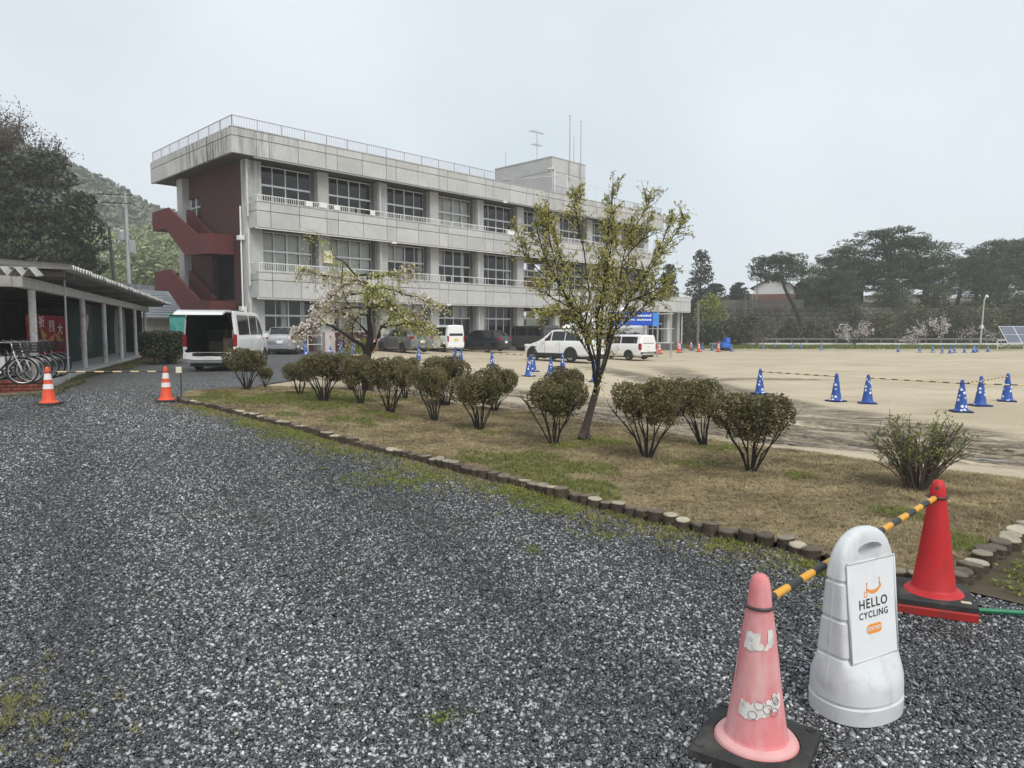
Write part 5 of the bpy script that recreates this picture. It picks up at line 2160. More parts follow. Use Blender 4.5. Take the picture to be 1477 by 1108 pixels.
# ------------------------------------------------------------------ bicycle shelter: local +Y along the post line (away), +X towards the drive
SHX, SHY = -12.1, 18.0
SAZ_ = -21.1
shel = empty('bicycle_shelter', (SHX, SHY, .28), -rad(SAZ_))
tag(shel, 'long open bicycle shelter with white posts under a corrugated roof', 'shelter')
sdir = np.array([math.sin(rad(SAZ_)), math.cos(rad(SAZ_))])
snrm = np.array([math.cos(rad(SAZ_)), -math.sin(rad(SAZ_))])


def spt(x, y, z=.28):
    p = np.array([SHX, SHY]) + sdir * y + snrm * x
    return (float(p[0]), float(p[1]), z)


MB().bx(-4.6, .35, -.45, 25.0, -.45, .075).build('floor_slab', M['concrete'], shel)
MB().bx(-9.0, -4.61, -2.2, 25.0, -.35, .05).build('floor_slab', M['concrete_shaded'], shel)
posts = [0.0, 6.25, 10.3, 14.4, 19.2, 23.4]
for y in posts:
    b = MB()
    b.tube([(0, y, .0), (0, y, 2.36)], .085, 12)
    b.tube([(0, y, .0), (0, y, .10)], .105, 12)
    if y < 15:
        b.tube([(0, y, 1.55), (0, y, 1.60)], .091, 12)
    b.build('post', M['white_post'], shel, smooth=True, ang=40)
    MB().bx(-4.4, -4.25, y - .07, y + .07, .06, 2.5).build('rear_post', M['timber'], shel)
MB().bx(-.10, .10, -1.2, 24.6, 2.37, 2.62).build('eave_beam', M['white_post'], shel)
MB().bx(-4.42, -4.22, -1.2, 24.6, 2.50, 2.72).build('rear_beam', M['timber'], shel)
for y in posts + [-1.1]:
    MB().bx(-4.4, .95, y - .06, y + .06, 2.63, 2.76).build('rafter', M['timber'], shel)
MB().bx(-7.4, -.1, -1.3, -1.12, 2.37, 2.62).build('front_beam', M['white_post'], shel)
MB().bx(-4.4, .92, -1.12, 24.6, 2.765, 2.785).build('ceiling_board', PM('dull painted soffit', (.19, .19, .175), .85, .15), shel)
# corrugated roof: waves run from the back to the eave
M['roof_sheet'] = PM('weathered corrugated sheet', (.46, .45, .43), .6, .12, 3, dirt=(.16, .13, .10), dscale=3, damt=.7)
b = MB()
pit = .30
n = int(26.6 / pit * 6)
ya = -1.55
prof = [(ya + 26.6 * i / n, .062 * math.cos(2 * math.pi * i / 6)) for i in range(n + 1)]
jr = random.Random(11)
rows = []
for x, z in ((1.18, 2.84), (-.4, 2.93), (-2.4, 3.0), (-4.7, 3.05)):
    rows.append([(x + (.02 * math.sin(y * 3.1) + (.03 if int(y / .9) % 3 == 0 else 0) if x > 1 else 0), y, z + w) for y, w in prof])
b.loft(rows, False, False, closed=False)
b.loft([[(x, y, z - .012) for x, y, z in r] for r in rows], False, False, closed=False)
b.loft([[(x, y, z) for x, y, z in rows[0]], [(x, y, z - .012) for x, y, z in rows[0]]], False, False, closed=False)
b.build('roof_sheet', M['roof_sheet'], shel)
# the near wing: its sheets slope towards the camera
b = MB()
pit2 = .27
n = int(9.0 / pit2 * 2)
pr = [(.62 - 9.0 * i / n, .095 if i % 2 else -.095) for i in range(n + 1)]
rr = [[(x, y, z + w) for x, w in pr] for y, z in ((-2.25, 2.66), (-1.62, 2.72), (-1.60, 2.73))]
b.loft(rr, False, False, closed=False)
b.loft([[(x, y, z - .015) for x, y, z in r] for r in rr], False, False, closed=False)
b.loft([rr[0], [(x, y, z - .015) for x, y, z in rr[0]]], False, False, closed=False)
b.build('roof_sheet', M['roof_sheet'], shel)
MB().bx(-1.05, 1.2, -1.66, -1.57, 2.78, 2.82).build('barge_board', M['timber'], shel)
b = MB()
b.tube([(.55, .9, -.02), (.55, .9, 2.78)], .026, 8)
b.build('downpipe', M['grey_metal'], shel)
# back wall: green sheets and dark boards
M['green_sheet'] = PM('dark green netting sheet', (.012, .042, .034), .7, .3, 2.5)
for ya_, yb_ in ((10.4, 14.3), (14.5, 19.1), (19.3, 23.3)):
    b = MB()
    m = 24
    b.loft([[(-1.25 + .05 * math.sin(s * 1.7 + z), ya_ + (yb_ - ya_) * s / m, z) for s in range(m + 1)] for z in (.12, 1.2, 2.45)], False, False, closed=False)
    b.build('green_sheet', M['green_sheet'], shel, smooth=True)
for i in range(22):
    MB().bx(-4.55, -4.44, -1.1 + i * 1.165, -1.1 + i * 1.165 + 1.12, .06, 2.5).build('wall_board', M['timber'], shel)
MB().bx(-4.4, -.3, 24.7, 24.8, .06, 2.6).build('wall_board', PM('dark end boards', (.035, .035, .035), .85, .3), shel)
# brick kerb at the near corner: single bricks
M['red_brick'] = PM('red paving brick', (.30, .085, .06), .8, .15, 9, objrand=.22, bump=.3, dirt=(.14, .06, .05), dscale=6, damt=.6)
M['mortar'] = PM('dark mortar', (.07, .06, .055), .9, .2)
bm_ = MB()
bm_.bx(-.105, .105, -.045, .045, -.030, .030)
bo = bm_.build('brick', M['red_brick'], shel)
bme = bo.data
bpy.data.objects.remove(bo)
# kerb runs left from the corner in front of the first post
kd0 = (.62, -.62)
MB().bx(-6.0, .42, -.70, -.51, -.50, .06).build('kerb_core', M['mortar'], shel)
for row in range(5):
    x = .33 - (.11 if row % 2 else 0)
    while x > -5.8:
        o = link('brick', bme, shel, (x + jr.uniform(-.004, .004), -.69 - jr.uniform(0, .008), -.315 + row * .078))
        x -= .226
    for k in range(3):
        pass
x = .36
while x > -5.8:
    o = link('brick', bme, shel, (x, -.60, .093))
    o.rotation_euler = (0, 0, math.pi / 2)
    o.scale = (1.3, 1.08, 1)
    x -= .105
MB().bx(.36, .44, -.40, 25, -.3, .06).build('kerb', M['concrete'], shel)

# benches of red boards behind the fourth post
bn = empty('bench', spt(1.15, 15.3, g(*spt(1.15, 15.3)[:2])), -rad(SAZ_))
tag(bn, 'low red board bench in front of the green sheets', 'bench')
M['red_board'] = PM('faded red board', (.26, .085, .065), .75, .15)
for i in range(3):
    MB().bx(-.34 + i * .24, -.12 + i * .24, -1.5, 1.5, .26, .30).build('board', M['red_board'], bn)
for y in (-1.25, 1.25):
    MB().bx(-.3, .3, y - .05, y + .05, -.02, .258).build('leg', M['red_board'], bn)

# festival flag hung inside the shelter, and a painted children's banner next to it
def cloth(name, w, h, mat, loc, rz, label, cat, amp=.04, k=9.0):
    root = empty(name, loc, rz)
    tag(root, label, cat)
    b = MB()
    n, m = 26, 10
    f = lambda x, z: amp * math.sin(x * k + z * 2.1) * (.4 + .6 * (h - z) / h) + amp * .5 * math.sin(z * 5 + x * 3)
    V = [(w * i / n, f(w * i / n, h * j / m), h * j / m) for j in range(m + 1) for i in range(n + 1)]
    Fc = [(j * (n + 1) + i, j * (n + 1) + i + 1, (j + 1) * (n + 1) + i + 1, (j + 1) * (n + 1) + i) for j in range(m) for i in range(n)]
    b.add(V, Fc)
    b.build('cloth', mat, root, smooth=True)
    return root, f


def decal(root, f, polys, mat, name, off=.008):
    b = MB()
    for pl in polys:
        # subdivide each outline into a strip fan that follows the folds
        c = np.mean(pl, 0)
        n = len(pl)
        pts = [(x, f(x, z) - off, z) for x, z in pl] + [(c[0], f(c[0], c[1]) - off, c[1])]
        b.add(pts, [(i, (i + 1) % n, n) for i in range(n)])
    return b.build(name, mat, root)


M['flag_red'] = PM('deep red flag cloth', (.26, .012, .022), .8, .15, 2)
M['flag_gold'] = PM('ochre flag print', (.36, .21, .05), .8, .2, 6)
M['flag_white'] = PM('white flag print', (.62, .56, .54), .8, .1)
M['flag_dark'] = PM('dark flag print', (.03, .025, .03), .8, .1)
M['flag_grey'] = PM('grey blue flag print', (.10, .12, .13), .8, .2)
p0 = spt(-.75, 2.6, .28)
flag, ff = cloth('festival_flag', 3.9, 1.75, M['flag_red'], (p0[0], p0[1], .28 + .58), rad(90 - SAZ_), 'red festival flag with white characters and a gold diagonal band', 'flag')
# seen from the drive the cloth's local x runs away along the shelter: keep lettering readable from there
decal(flag, ff, [[(.0, 1.55), (.3, 1.65), (2.4, .42), (2.0, .30)], [(1.9, .75), (2.4, .95), (3.4, .72), (3.2, .52), (2.2, .45)]], M['flag_gold'], 'gold_band')
decal(flag, ff, [[(.35, 1.28), (.55, 1.32), (.6, 1.05), (.4, 1.08)], [(.85, .98), (1.25, 1.02), (1.2, .92), (.9, .9)], [(1.0, 1.15), (1.1, 1.15), (1.15, .7), (1.02, .72)], [(1.4, .7), (1.6, .78), (1.7, .5), (1.5, .55)]], M['flag_dark'], 'dark_print', .012)
decal(flag, ff, [[(2.9, .30), (3.45, .65), (3.55, .95), (3.35, .75), (3.05, .7), (2.7, .35)], [(3.15, .45), (3.4, .3), (3.5, .5)]], M['flag_grey'], 'crane_print', .012)
decal(flag, ff, [[(.2 + q * .42, .25 + .12 * (q % 2)), (.45 + q * .42, .40 + .1 * (q % 2)), (.60 + q * .4, .22), (.4 + q * .42, .12)] for q in range(4)], PM('pale red wave print', (.38, .10, .10), .8), 'wave_print', .009)
for ch, x, z, s in (('祈', 1.1, 1.42, .52), ('興', 2.1, 1.22, .60), ('大', 2.95, 1.10, .55)):
    me = text_mesh(ch, s, .001, .008)
    me.materials.clear()
    me.materials.append(M['flag_white'])
    o = link('character', me, flag, (x, ff(x, z) - .035, z))
    o.rotation_euler = (math.pi / 2, 0, 0)
flag.scale = (1.33, 1, .70)
p0 = spt(-.35, 7.7, .28)
ban, bf = cloth('painted_banner', 2.3, 1.75, PM('dark painted cloth', (.055, .05, .055), .85, .3, 3), (p0[0], p0[1], .28 + .55), rad(90 - SAZ_), 'dark painted cloth with pale pink and blue shapes behind the second white post', 'banner')
jr2 = random.Random(5)


def daub(cx, cz, rx, rz_, n=11):
    return [(cx + rx * math.cos(2 * math.pi * k / n) * jr2.uniform(.7, 1.15), cz + rz_ * math.sin(2 * math.pi * k / n) * jr2.uniform(.7, 1.15)) for k in range(n)]


decal(ban, bf, [daub(.35, 1.3, .22, .28), daub(.5, .9, .2, .3), daub(1.3, 1.0, .25, .42), daub(1.25, .45, .2, .18)], PM('pale pink paint', (.50, .36, .36), .85, .2, 6), 'pink_print')
decal(ban, bf, [daub(.45, .35, .3, .28), daub(.75, .6, .12, .2)], PM('grey blue paint', (.10, .22, .29), .85, .2), 'blue_print')
decal(ban, bf, [daub(1.0, 1.45, .22, .12), daub(1.9, .8, .12, .5), daub(1.45, .28, .1, .12)], PM('grey paint', (.24, .23, .22), .85, .2), 'grey_print')
decal(ban, bf, [daub(.4, 1.42, .10, .06), daub(1.35, .8, .10, .06), daub(1.2, 1.12, .05, .1)], M['flag_red'], 'red_print', .012)

# bicycles
def tor(b, c, r, t, axis='x', n=36, m=6):
    pts = [(c[0], c[1] + r * math.cos(a), c[2] + r * math.sin(a)) for a in np.linspace(0, 2 * math.pi, n + 1)]
    b.tube(pts, t, m, cap=False)


def bicycle():
    root = empty('bicycle', (0, 0, 0))
    wr = .325
    for y in (.52, -.52):
        b = MB()
        tor(b, (0, y, wr), wr - .02, .021)
        w = b.build('wheel', M['tyre'], root, smooth=True)
        b = MB()
        tor(b, (0, y, wr), wr - .050, .009)
        for k in range(14):
            a = 2 * math.pi * k / 14
            b.tube([(.02 * (-1) ** k, y, wr), (0, y + (wr - .05) * math.cos(a), wr + (wr - .05) * math.sin(a))], .0016, 3, cap=False)
        b.tube([(-.05, y, wr), (.05, y, wr)], .022, 8)
        b.build('rim', M['rim'], w)
        b = MB()
        pts = [(0, y + (wr + .025) * math.cos(a), wr + (wr + .025) * math.sin(a)) for a in np.linspace(rad(15 if y < 0 else 30), rad(200 if y < 0 else 195), 14)]
        b.loft([[(p[0] + dx, p[1], p[2] + (.006 if abs(dx) < .01 else 0)) for dx in (-.032, 0, .032)] for p in pts], False, False, closed=False)
        b.build('mudguard', M['bike_white'], root, smooth=True)
    b = MB()
    bb_, st_, hd, hb = (0, -.08, .28), (0, -.24, .66), (0, .36, .82), (0, .40, .66)
    b.tube([hd, (0, .30, .60), (0, .10, .36), bb_], .024, 8)
    b.tube([bb_, st_], .019, 8)
    b.tube([bb_, (.04, -.52, wr)], .011, 6).tube([bb_, (-.04, -.52, wr)], .011, 6)
    b.tube([(0, -.22, .60), (.04, -.52, wr)], .010, 6).tube([(0, -.22, .60), (-.04, -.52, wr)], .010, 6)
    b.build('frame', M['bike_black'], root, smooth=True)
    b = MB()
    b.tube([hd, hb, (.045, .46, .52), (.045, .52, wr)], .014, 6).tube([hb, (-.045, .46, .52), (-.045, .52, wr)], .012, 6)
    b.build('fork', M['bike_white'], root, smooth=True)
    b = MB()
    b.tube([hd, (0, .34, .98)], .014, 6)
    b.tube([(-.28, .12, 1.02), (-.20, .26, 1.0), (0, .34, .98), (.20, .26, 1.0), (.28, .12, 1.02)], .011, 6)
    b.build('handlebar', M['rim'], root, smooth=True)
    b = MB()
    b.loft([[(x * .17, .55 + y * .13, z) for x, y in ((-1, -1), (1, -1), (1, 1), (-1, 1))] for z in (.74, .75)], True, False)
    for z, s in ((.75, 1), (.82, 1.06), (.89, 1.12), (.96, 1.18)):
        pts = [(x * .17 * s, .56 + y * .13 * s, z) for x, y in ((-1, -1), (1, -1), (1, 1), (-1, 1), (-1, -1))]
        b.tube(pts, .006, 4)
    for k in range(20):
        a = k / 20 * 4
        i, f = int(a), a - int(a)
        cc = ((-1, -1), (1, -1), (1, 1), (-1, 1), (-1, -1))
        x, y = cc[i][0] + (cc[i + 1][0] - cc[i][0]) * f, cc[i][1] + (cc[i + 1][1] - cc[i][1]) * f
        b.tube([(x * .17, .56 + y * .13, .745), (x * .20, .56 + y * .153, .96)], .004, 3)
    b.build('basket', M['bike_black'], root)
    b = MB()
    b.tube([st_, (0, -.27, .78)], .014, 6)
    b.build('seat_post', M['rim'], root)
    b = MB()
    b.loft([[(x * w, y, .80 + dz + .02 * (1 - x * x)) for x in (-1, -.5, 0, .5, 1)] for y, w, dz in ((-.40, .085, .01), (-.33, .10, 0), (-.22, .06, -.01), (-.10, .028, -.012))], False, False, closed=False)
    b.loft([[(x * w, y, .77 + dz) for x in (-1, -.5, 0, .5, 1)] for y, w, dz in ((-.40, .085, .01), (-.33, .10, 0), (-.22, .06, -.01), (-.10, .028, -.012))], False, False, closed=False)
    b.build('saddle', M['bike_black'], root, smooth=True)
    MB().box((0, -.20, .46), (.09, .12, .34)).build('battery', M['bike_white'], root)
    b = MB()
    b.tube([(.07, -.50, wr), (.16, -.55, .01)], .010, 5)
    b.build('kickstand', M['rim'], root)
    b = MB()
    b.lathe([(.09, -.008), (.09, .008)], 18)
    o = b.build('chain_wheel', M['bike_black'], root, (.05, -.08, .28))
    o.rotation_euler = (0, math.pi / 2, 0)
    MB().bx(.05, .075, -.50, -.05, .26, .35).build('chain_guard', M['bike_white'], root)
    b = MB()
    b.tube([(0, -.28, .70), (0, -.75, .70)], .009, 5).tube([(.07, -.38, .70), (.07, -.75, .70), (-.07, -.75, .70), (-.07, -.38, .70)], .008, 5)
    b.tube([(.05, -.52, wr), (.07, -.65, .70)], .007, 4).tube([(-.05, -.52, wr), (-.07, -.65, .70)], .007, 4)
    b.build('carrier', M['bike_black'], root)
    return root


M['bike_white'] = PM('white bicycle enamel', (.74, .74, .74), .35, .03)
M['bike_black'] = PM('black bicycle enamel', (.018, .018, .02), .4, .1)
proto = None
BD = ['white and black share bicycle farthest along the row, its front wheel beyond the white post', 'share bicycle next to the farthest one in the shelter row', 'share bicycle in the middle of the row by the first white post', 'share bicycle just left of the first white post', 'share bicycle near the brick kerb, left of the middle one', 'share bicycle leftmost in the shelter row', ]
for i in range(6):
    if proto is None:
        proto = bicycle()
        o = proto
    else:
        o = copy_tree(proto)
    x, y, z = spt(-.30 - .02 * i, 1.3 - .60 * i)
    o.location = (x, y, .28 + .075)
    o.rotation_euler = (0, rad(3), -rad(64 + (i * 37 % 7) - 3))
    tag(o, BD[i], 'bicycle', 'share bicycles parked in the shelter')
for i in range(5):
    x, y, z = spt(-2.6, 1.9 - .62 * i)
    o = copy_tree(proto)
    o.location = (x, y, .28 + .075)
    o.rotation_euler = (0, -rad(3), -rad(250 + (i * 31 % 9) - 4))
    tag(o, 'dim share bicycle of the second row deeper in the shelter', 'bicycle', 'bicycles of the inner row')

# turquoise shed past the shelter
sh = empty('turquoise_shed', spt(1.2, 27.5, .27), -rad(SAZ_))
tag(sh, 'small turquoise sheet metal shed beyond the shelter', 'shed')
M['turq'] = PM('turquoise corrugated steel', (.12, .46, .42), .5, .08, 3, dirt=(.06, .20, .18), dscale=2.5, damt=.7)
b = MB()
pr = [(-.2 + 1.7 * i / 40, (.018 if i % 2 else -.018)) for i in range(41)]
b.loft([[(x, -1.0 + w, z) for x, w in pr] for z in (0, 2.25)], False, False, closed=False)
b.loft([[(1.5 + w, -1 + 2.4 * i / 30, z) for i, w in enumerate([(.018 if i % 2 else -.018) for i in range(31)])] for z in (0, 2.25)], False, False, closed=False)
b.build('wall_sheet', M['turq'], sh)
MB().bx(-.3, 1.65, -1.15, 1.5, 2.26, 2.33).build('roof', M['turq'], sh)
MB().bx(1.50, 1.56, -1.06, -1.0, 0, 2.25).build('corner_post', M['turq'], sh)

# old tiled roofs behind the shelter: low houses
M['tile'] = PM('grey clay roof tile', (.20, .215, .235), .55, .18, 4, dirt=(.36, .37, .38), dscale=2, damt=.6)
M['plaster'] = PM('grey plaster wall', (.33, .32, .30), .85, .15)


def house(x, y, rz, w, d, hw, hr, label, zg=0.0, wall='plaster', tile='tile', over=.6, group='tiled houses beyond the shelter'):
    root = empty('house', (x, y, zg), rz)
    tag(root, label, 'house', group)
    MB().bx(-w / 2, w / 2, -d / 2, d / 2, 0, hw).build('wall', M[wall], root)
    b = MB()
    b.loft([[(sx * (w / 2), -d / 2, hw), (sx * (w / 2), d / 2, hw), (sx * (w / 2), 0, hw + hr)] for sx in (-1, 1)])
    b.build('gable', M[wall], root)
    for sg in (-1, 1):
        # each slope: overlapping courses of ribbed tile
        n = 12
        for i in range(n):
            t0, t1 = i / n, (i + 1) / n
            yo = lambda t: sg * (d / 2 + over) * (1 - t)
            zo = lambda t: hw - over * hr / (d / 2) + (hr + over * hr / (d / 2)) * t
            b = MB()
            m = int(w / .30)
            row = []
            for k in range(m * 2 + 1):
                xx = -w / 2 - over + (w + 2 * over) * k / (2 * m)
                row.append((xx, .03 if k % 2 else 0))
            b.loft([[(xx, yo(t0), zo(t0) + .10 + wv) for xx, wv in row], [(xx, yo(t1), zo(t1) + .05 + wv) for xx, wv in row]], False, False, closed=False)
            b.loft([[(xx, yo(t0), zo(t0) + .10 + wv) for xx, wv in row], [(xx, yo(t0), zo(t0) + .02) for xx, wv in row]], False, False, closed=False)
            b.build('tile_course', M[tile], root)
    MB().bx(-w / 2 - over, w / 2 + over, -.16, .16, hw + hr + .03, hw + hr + .30).build('ridge', M[tile], root)
    return root


house(-26.8, 56.5, rad(56), 15, 8, 2.5, 2.0, 'grey tiled house roof right of the utility poles', .2)
house(-31.5, 49.0, rad(66), 11, 6, 2.9, 1.7, 'lower tiled roof just above the shelter', .2)
M['rust'] = PM('rusty red roof sheet', (.20, .07, .05), .8, .25, 3)
house(-25.5, 33.8, rad(66), 12, 5, 2.75, 1.2, 'rusty red sheet roof behind the near end of the shelter', .2, 'plaster', 'rust')

# utility poles with wires
M['pole_c'] = PM('concrete pole', (.42, .43, .43), .8, .08)
M['pole_w'] = PM('tarred wooden pole', (.06, .05, .042), .85, .2)
up = empty('utility_pole', (-32.9, 61.5, 0), .3)
tag(up, 'tall pale concrete utility pole with a transformer', 'utility pole')
b = MB()
b.tube([(0, 0, 0), (0, 0, 13.2)], [.18, .12], 12)
b.build('pole', M['pole_c'], up, smooth=True, ang=40)
for z, L_ in ((12.9, 2.3), (12.2, 1.9)):
    MB().bx(-L_ * .75, L_ * .25, -.05, .05, z - .05, z + .05).build('crossarm', M['grey_metal'], up)
    for x in (-.72, -.45, -.18, .2):
        b = MB()
        b.tube([(x * L_, 0, z + .05), (x * L_, 0, z + .28)], .05, 6)
        b.tube([(x * L_, -.02, z + .15), (x * L_ - .35, -.5, z + .05)], .055, 6)
        b.build('insulator', PM('dark insulator', (.04, .035, .035), .3) if 'ins' not in M else M['ins'], up)
b = MB()
b.lathe([(.30, 0), (.32, .05), (.32, .75), (.28, .85), (0, .9)], 14)
b.build('transformer', M['grey_metal'], up, (-.45, 0, 9.2))
MB().bx(.15, .6, -.12, .12, 8.2, 9.3).build('switch_box', M['grey_metal'], up)
wp_ = empty('utility_pole', (-32.6, 58.3, 0), 0)
tag(wp_, 'dark leaning wooden utility pole in front of the concrete one', 'utility pole')
b = MB()
b.tube([(.75, 0, 0), (.2, 0, 5.0), (-.05, 0, 9.9)], [.17, .14, .11], 8)
b.build('pole', M['pole_w'], wp_, smooth=True, ang=40)
for z in (9.6, 8.6, 7.4):
    MB().bx(-.9, .8, -.04, .04, z, z + .09).build('crossarm', M['grey_metal'], wp_)
    b = MB()
    for x in (-.8, -.4, .4, .7):
        b.tube([(x, 0, z + .09), (x, 0, z + .25)], .045, 6)
    b.build('insulator', M['white_metal'], wp_)


def wire(a, c, sag, label, r=.012):
    a, c = Vector(a), Vector(c)
    b = MB()
    pts = []
    for i in range(17):
        t = i / 16
        p = a.lerp(c, t)
        p.z -= sag * 4 * t * (1 - t)
        pts.append(p - a)
    b.tube(pts, r, 4)
    tag(b.build('wire', M['dark_metal'], None, a), label, 'wire', 'overhead wires')


wire((-33.9, 61.4, 13.1), (-75, 70, 12.5), 1.2, 'top wire running left from the concrete pole')
wire((-33.6, 61.4, 12.4), (-75, 71, 11.5), 1.2, 'lower wire running left from the concrete pole', .02)
wire((-32.7, 61.5, 12.9), (-20.5, 46.0, 3.0), .4, 'pale guy wire slanting down right from the concrete pole', .02)
wire((-32.9, 61.4, 9.0), (-32.7, 58.3, 8.7), .2, 'short wire between the two utility poles')

# ------------------------------------------------------------------ things by the school front
tp = empty('tap_stand', (-10.98, 42.6, g(-10.98, 42.6)), rad(40))
tag(tp, 'pale pink concrete tap stand beside the blue cones', 'tap stand')
MB().bx(-.32, .32, -.20, .20, -.02, 1.22).build('block', PM('pale pink mortar', (.56, .50, .47), .8, .08, 5, dirt=(.34, .22, .19), dscale=3, damt=.6, zstretch=.3), tp)
b = MB()
b.tube([(.0, -.20, .95), (.0, -.34, .95), (.0, -.36, .86)], .03, 7)
b.build('tap', PM('brass tap', (.26, .17, .10), .5), tp)
fb = empty('iron_fence', (-12.6, 42.6, g(-12.6, 42.6)), rad(45))
tag(fb, 'low white pipe rail in front of the school windows', 'fence')
b = MB()
for z in (.45, 1.0):
    b.tube([(-1.2, 0, z), (2.0, 0, z)], .03, 6)
b.build('rail', M['white_metal'], fb)
for x in (-1.2, .4, 2.0):
    b = MB()
    b.tube([(x, 0, -.05), (x, 0, 1.03)], .035, 6)
    b.build('post', M['white_metal'], fb)

# event tent and blue banner on a scaffold
tn = empty('event_tent', (6.3, 50.5, g(6.3, 50.5)), rad(-8))
tag(tn, 'white event tent with a ridge roof behind the white wagon', 'tent')
M['canvas'] = PM('white tent canvas', (.78, .78, .78), .7, .04, 2)
b = MB()
ez, rz_ = 1.95, 3.55
b.loft([[(-2.7, -1.8, ez), (-1.4 + 1.0, 0, rz_), (-2.7, 1.8, ez)], [(2.9, -1.8, ez), (1.4, 0, rz_), (2.9, 1.8, ez)]], False, False, closed=False)
b.add([(-2.7, -1.8, ez), (-.4, 0, rz_), (-2.7, 1.8, ez)], [(0, 1, 2)]).add([(2.9, -1.8, ez), (1.4, 0, rz_), (2.9, 1.8, ez)], [(0, 1, 2)])
b.build('canopy', M['canvas'], tn)
b = MB()
m = 30
b.loft([[(-2.7 + 5.6 * i / m, -1.81, z + (.03 * math.sin(i * 1.9) if z < 1.8 else 0)) for i in range(m + 1)] for z in (1.62, 1.95)], False, False, closed=False)
b.loft([[(-2.71, -1.8 + 3.6 * i / m, z) for i in range(m + 1)] for z in (1.65, 1.95)], False, False, closed=False)
b.build('valance', M['canvas'], tn)
for x in (-2.65, .1, 2.85):
    for y in (-1.75, 1.75):
        b = MB()
        b.tube([(x, y, 0), (x, y, 1.95)], .024, 6)
        b.build('leg', M['white_metal'], tn)
sc = empty('scaffold', (10.15, 48.0, g(10.15, 48.0)), rad(-8))
tag(sc, 'grey pipe scaffold frame holding the blue banner', 'scaffold')
for x in (-1.2, -.3, .6):
    for y in (0, .9):
        b = MB()
        b.tube([(x, y, -.1), (x, y, 3.35)], .03, 6)
        b.build('standard', M['grey_metal'], sc)
for z in (.95, 1.9, 2.9):
    b = MB()
    b.tube([(-1.35, 0, z), (.75, 0, z)], .027, 6).tube([(-1.35, .9, z), (.75, .9, z)], .027, 6)
    for x in (-1.2, -.3, .6):
        b.tube([(x, -.1, z + .03), (x, 1.0, z + .03)], .025, 6)
    b.build('ledger', M['grey_metal'], sc)
bn_ = empty('blue_banner', (8.25, 47.6, -.12), rad(-8))
tag(bn_, 'long blue banner with white lettering above the white wagon', 'banner')
MB().bx(-1.62, 1.15, -.02, .02, 2.02, 2.92).build('sheet', PM('blue banner print', (.008, .085, .52), .5, .04), bn_)
MB().bx(1.17, 1.55, -.03, .01, 1.95, 2.85).build('end_sheet', PM('pale blue banner print', (.07, .25, .62), .5, .3, 4), bn_)
b = MB()
jr3 = random.Random(9)
for row, z, hh in ((0, 2.68, .13), (1, 2.40, .11)):
    x = -.95
    while x < .98:
        w = jr3.uniform(.05, .14)
        if not (-.05 < x < .06):
            b.bx(x, x + w * .8, -.026, -.023, z - hh / 2, z + hh / 2 * jr3.uniform(.4, 1))
        x += w
b.box((-1.3, -.025, 2.52), (.22, .003, .22), mat=Matrix.Rotation(.6, 3, 'Y'))
b.build('lettering', M['ink_white'], bn_)

# ------------------------------------------------------------------ the far side of the field
M['stone'] = PM('rough retaining wall stone', (.105, .10, .085), .9, .3, 2.5, objrand=.3, bump=.5, dirt=(.06, .065, .045), dscale=2, damt=.6)
wl_ = empty('retaining_wall', (34, 101, -.6), rad(-6))
tag(wl_, 'mossy dry stone retaining wall under the pines', 'wall')
MB().bx(-9, 66, .5, 2.5, -1, 5.2).build('backing', PM('wall backing earth', (.07, .065, .05), .9, .2), wl_)
srng = random.Random(3)
smesh = []
for i in range(6):
    b = MB()
    k = [srng.uniform(.78, 1.0) for _ in range(16)]
    o8 = [(-1, -.55), (-.6, -1), (.5, -1), (1, -.5), (1, .6), (.55, 1), (-.5, 1), (-1, .5)]
    b.loft([[(x * k[q] * s, y0, z * k[q + 8] * s) for q, (x, z) in enumerate(o8)] for y0, s in ((1, 1), (0, 1.0), (-.5, .93), (-.9, .62))])
    o = b.build('stone', M['stone'], wl_)
    smesh.append(o.data)
    bpy.data.objects.remove(o)
cnt = 0
for row in range(9):
    x = -8.5 + srng.uniform(0, .6)
    while x < 19 and cnt < 299:
        w = srng.uniform(.55, 1.25)
        o = link('stone', smesh[srng.randrange(6)], wl_, (x + w / 2, .44 + .02 * row, .2 + row * .60 + srng.uniform(-.10, .10)))
        o.scale = (w * .53, .20, .33 * srng.uniform(.85, 1.15))
        o.rotation_euler = (0, srng.uniform(-.2, .2), 0)
        x += w
        cnt += 1
# terrace behind the wall
b = MB()
nx = 60
rows = []
for y, z in ((102.5, 4.6), (110, 5.0), (125, 6.0), (150, 8.5), (220, 9)):
    rows.append([(16 + 190 * i / nx, y + 4.0 * math.sin(i * .35) * (y > 103) - (16 + 190 * i / nx - 34) * .105, z - .6 * (z < 5) * 0 + .5 * math.sin(i * .7)) for i in range(nx + 1)])
b.loft([[(x, y, -1.2) for x, y, z in rows[0]]] + rows, False, False, closed=False)
tag(b.build('terrace', PM('pine litter bank', (.085, .075, .045), .95, .35, .6, dirt=(.05, .07, .03), dscale=.8, damt=.7), smooth=True, ang=50), 'raised terrace behind the stone wall', kind='structure')
fw = empty('picket_fence', (34.2, 101.9, 4.35), rad(-6))
tag(fw, 'grey board fence on top of the stone wall', 'fence')
for i in range(40):
    MB().bx(-8 + i * .38, -8 + i * .38 + .28, -.04, .04, 0, 1.5).build('board', M['timber'], fw)
MB().bx(-8.1, 7.3, .05, .12, 1.1, 1.25).build('rail', M['timber'], fw)

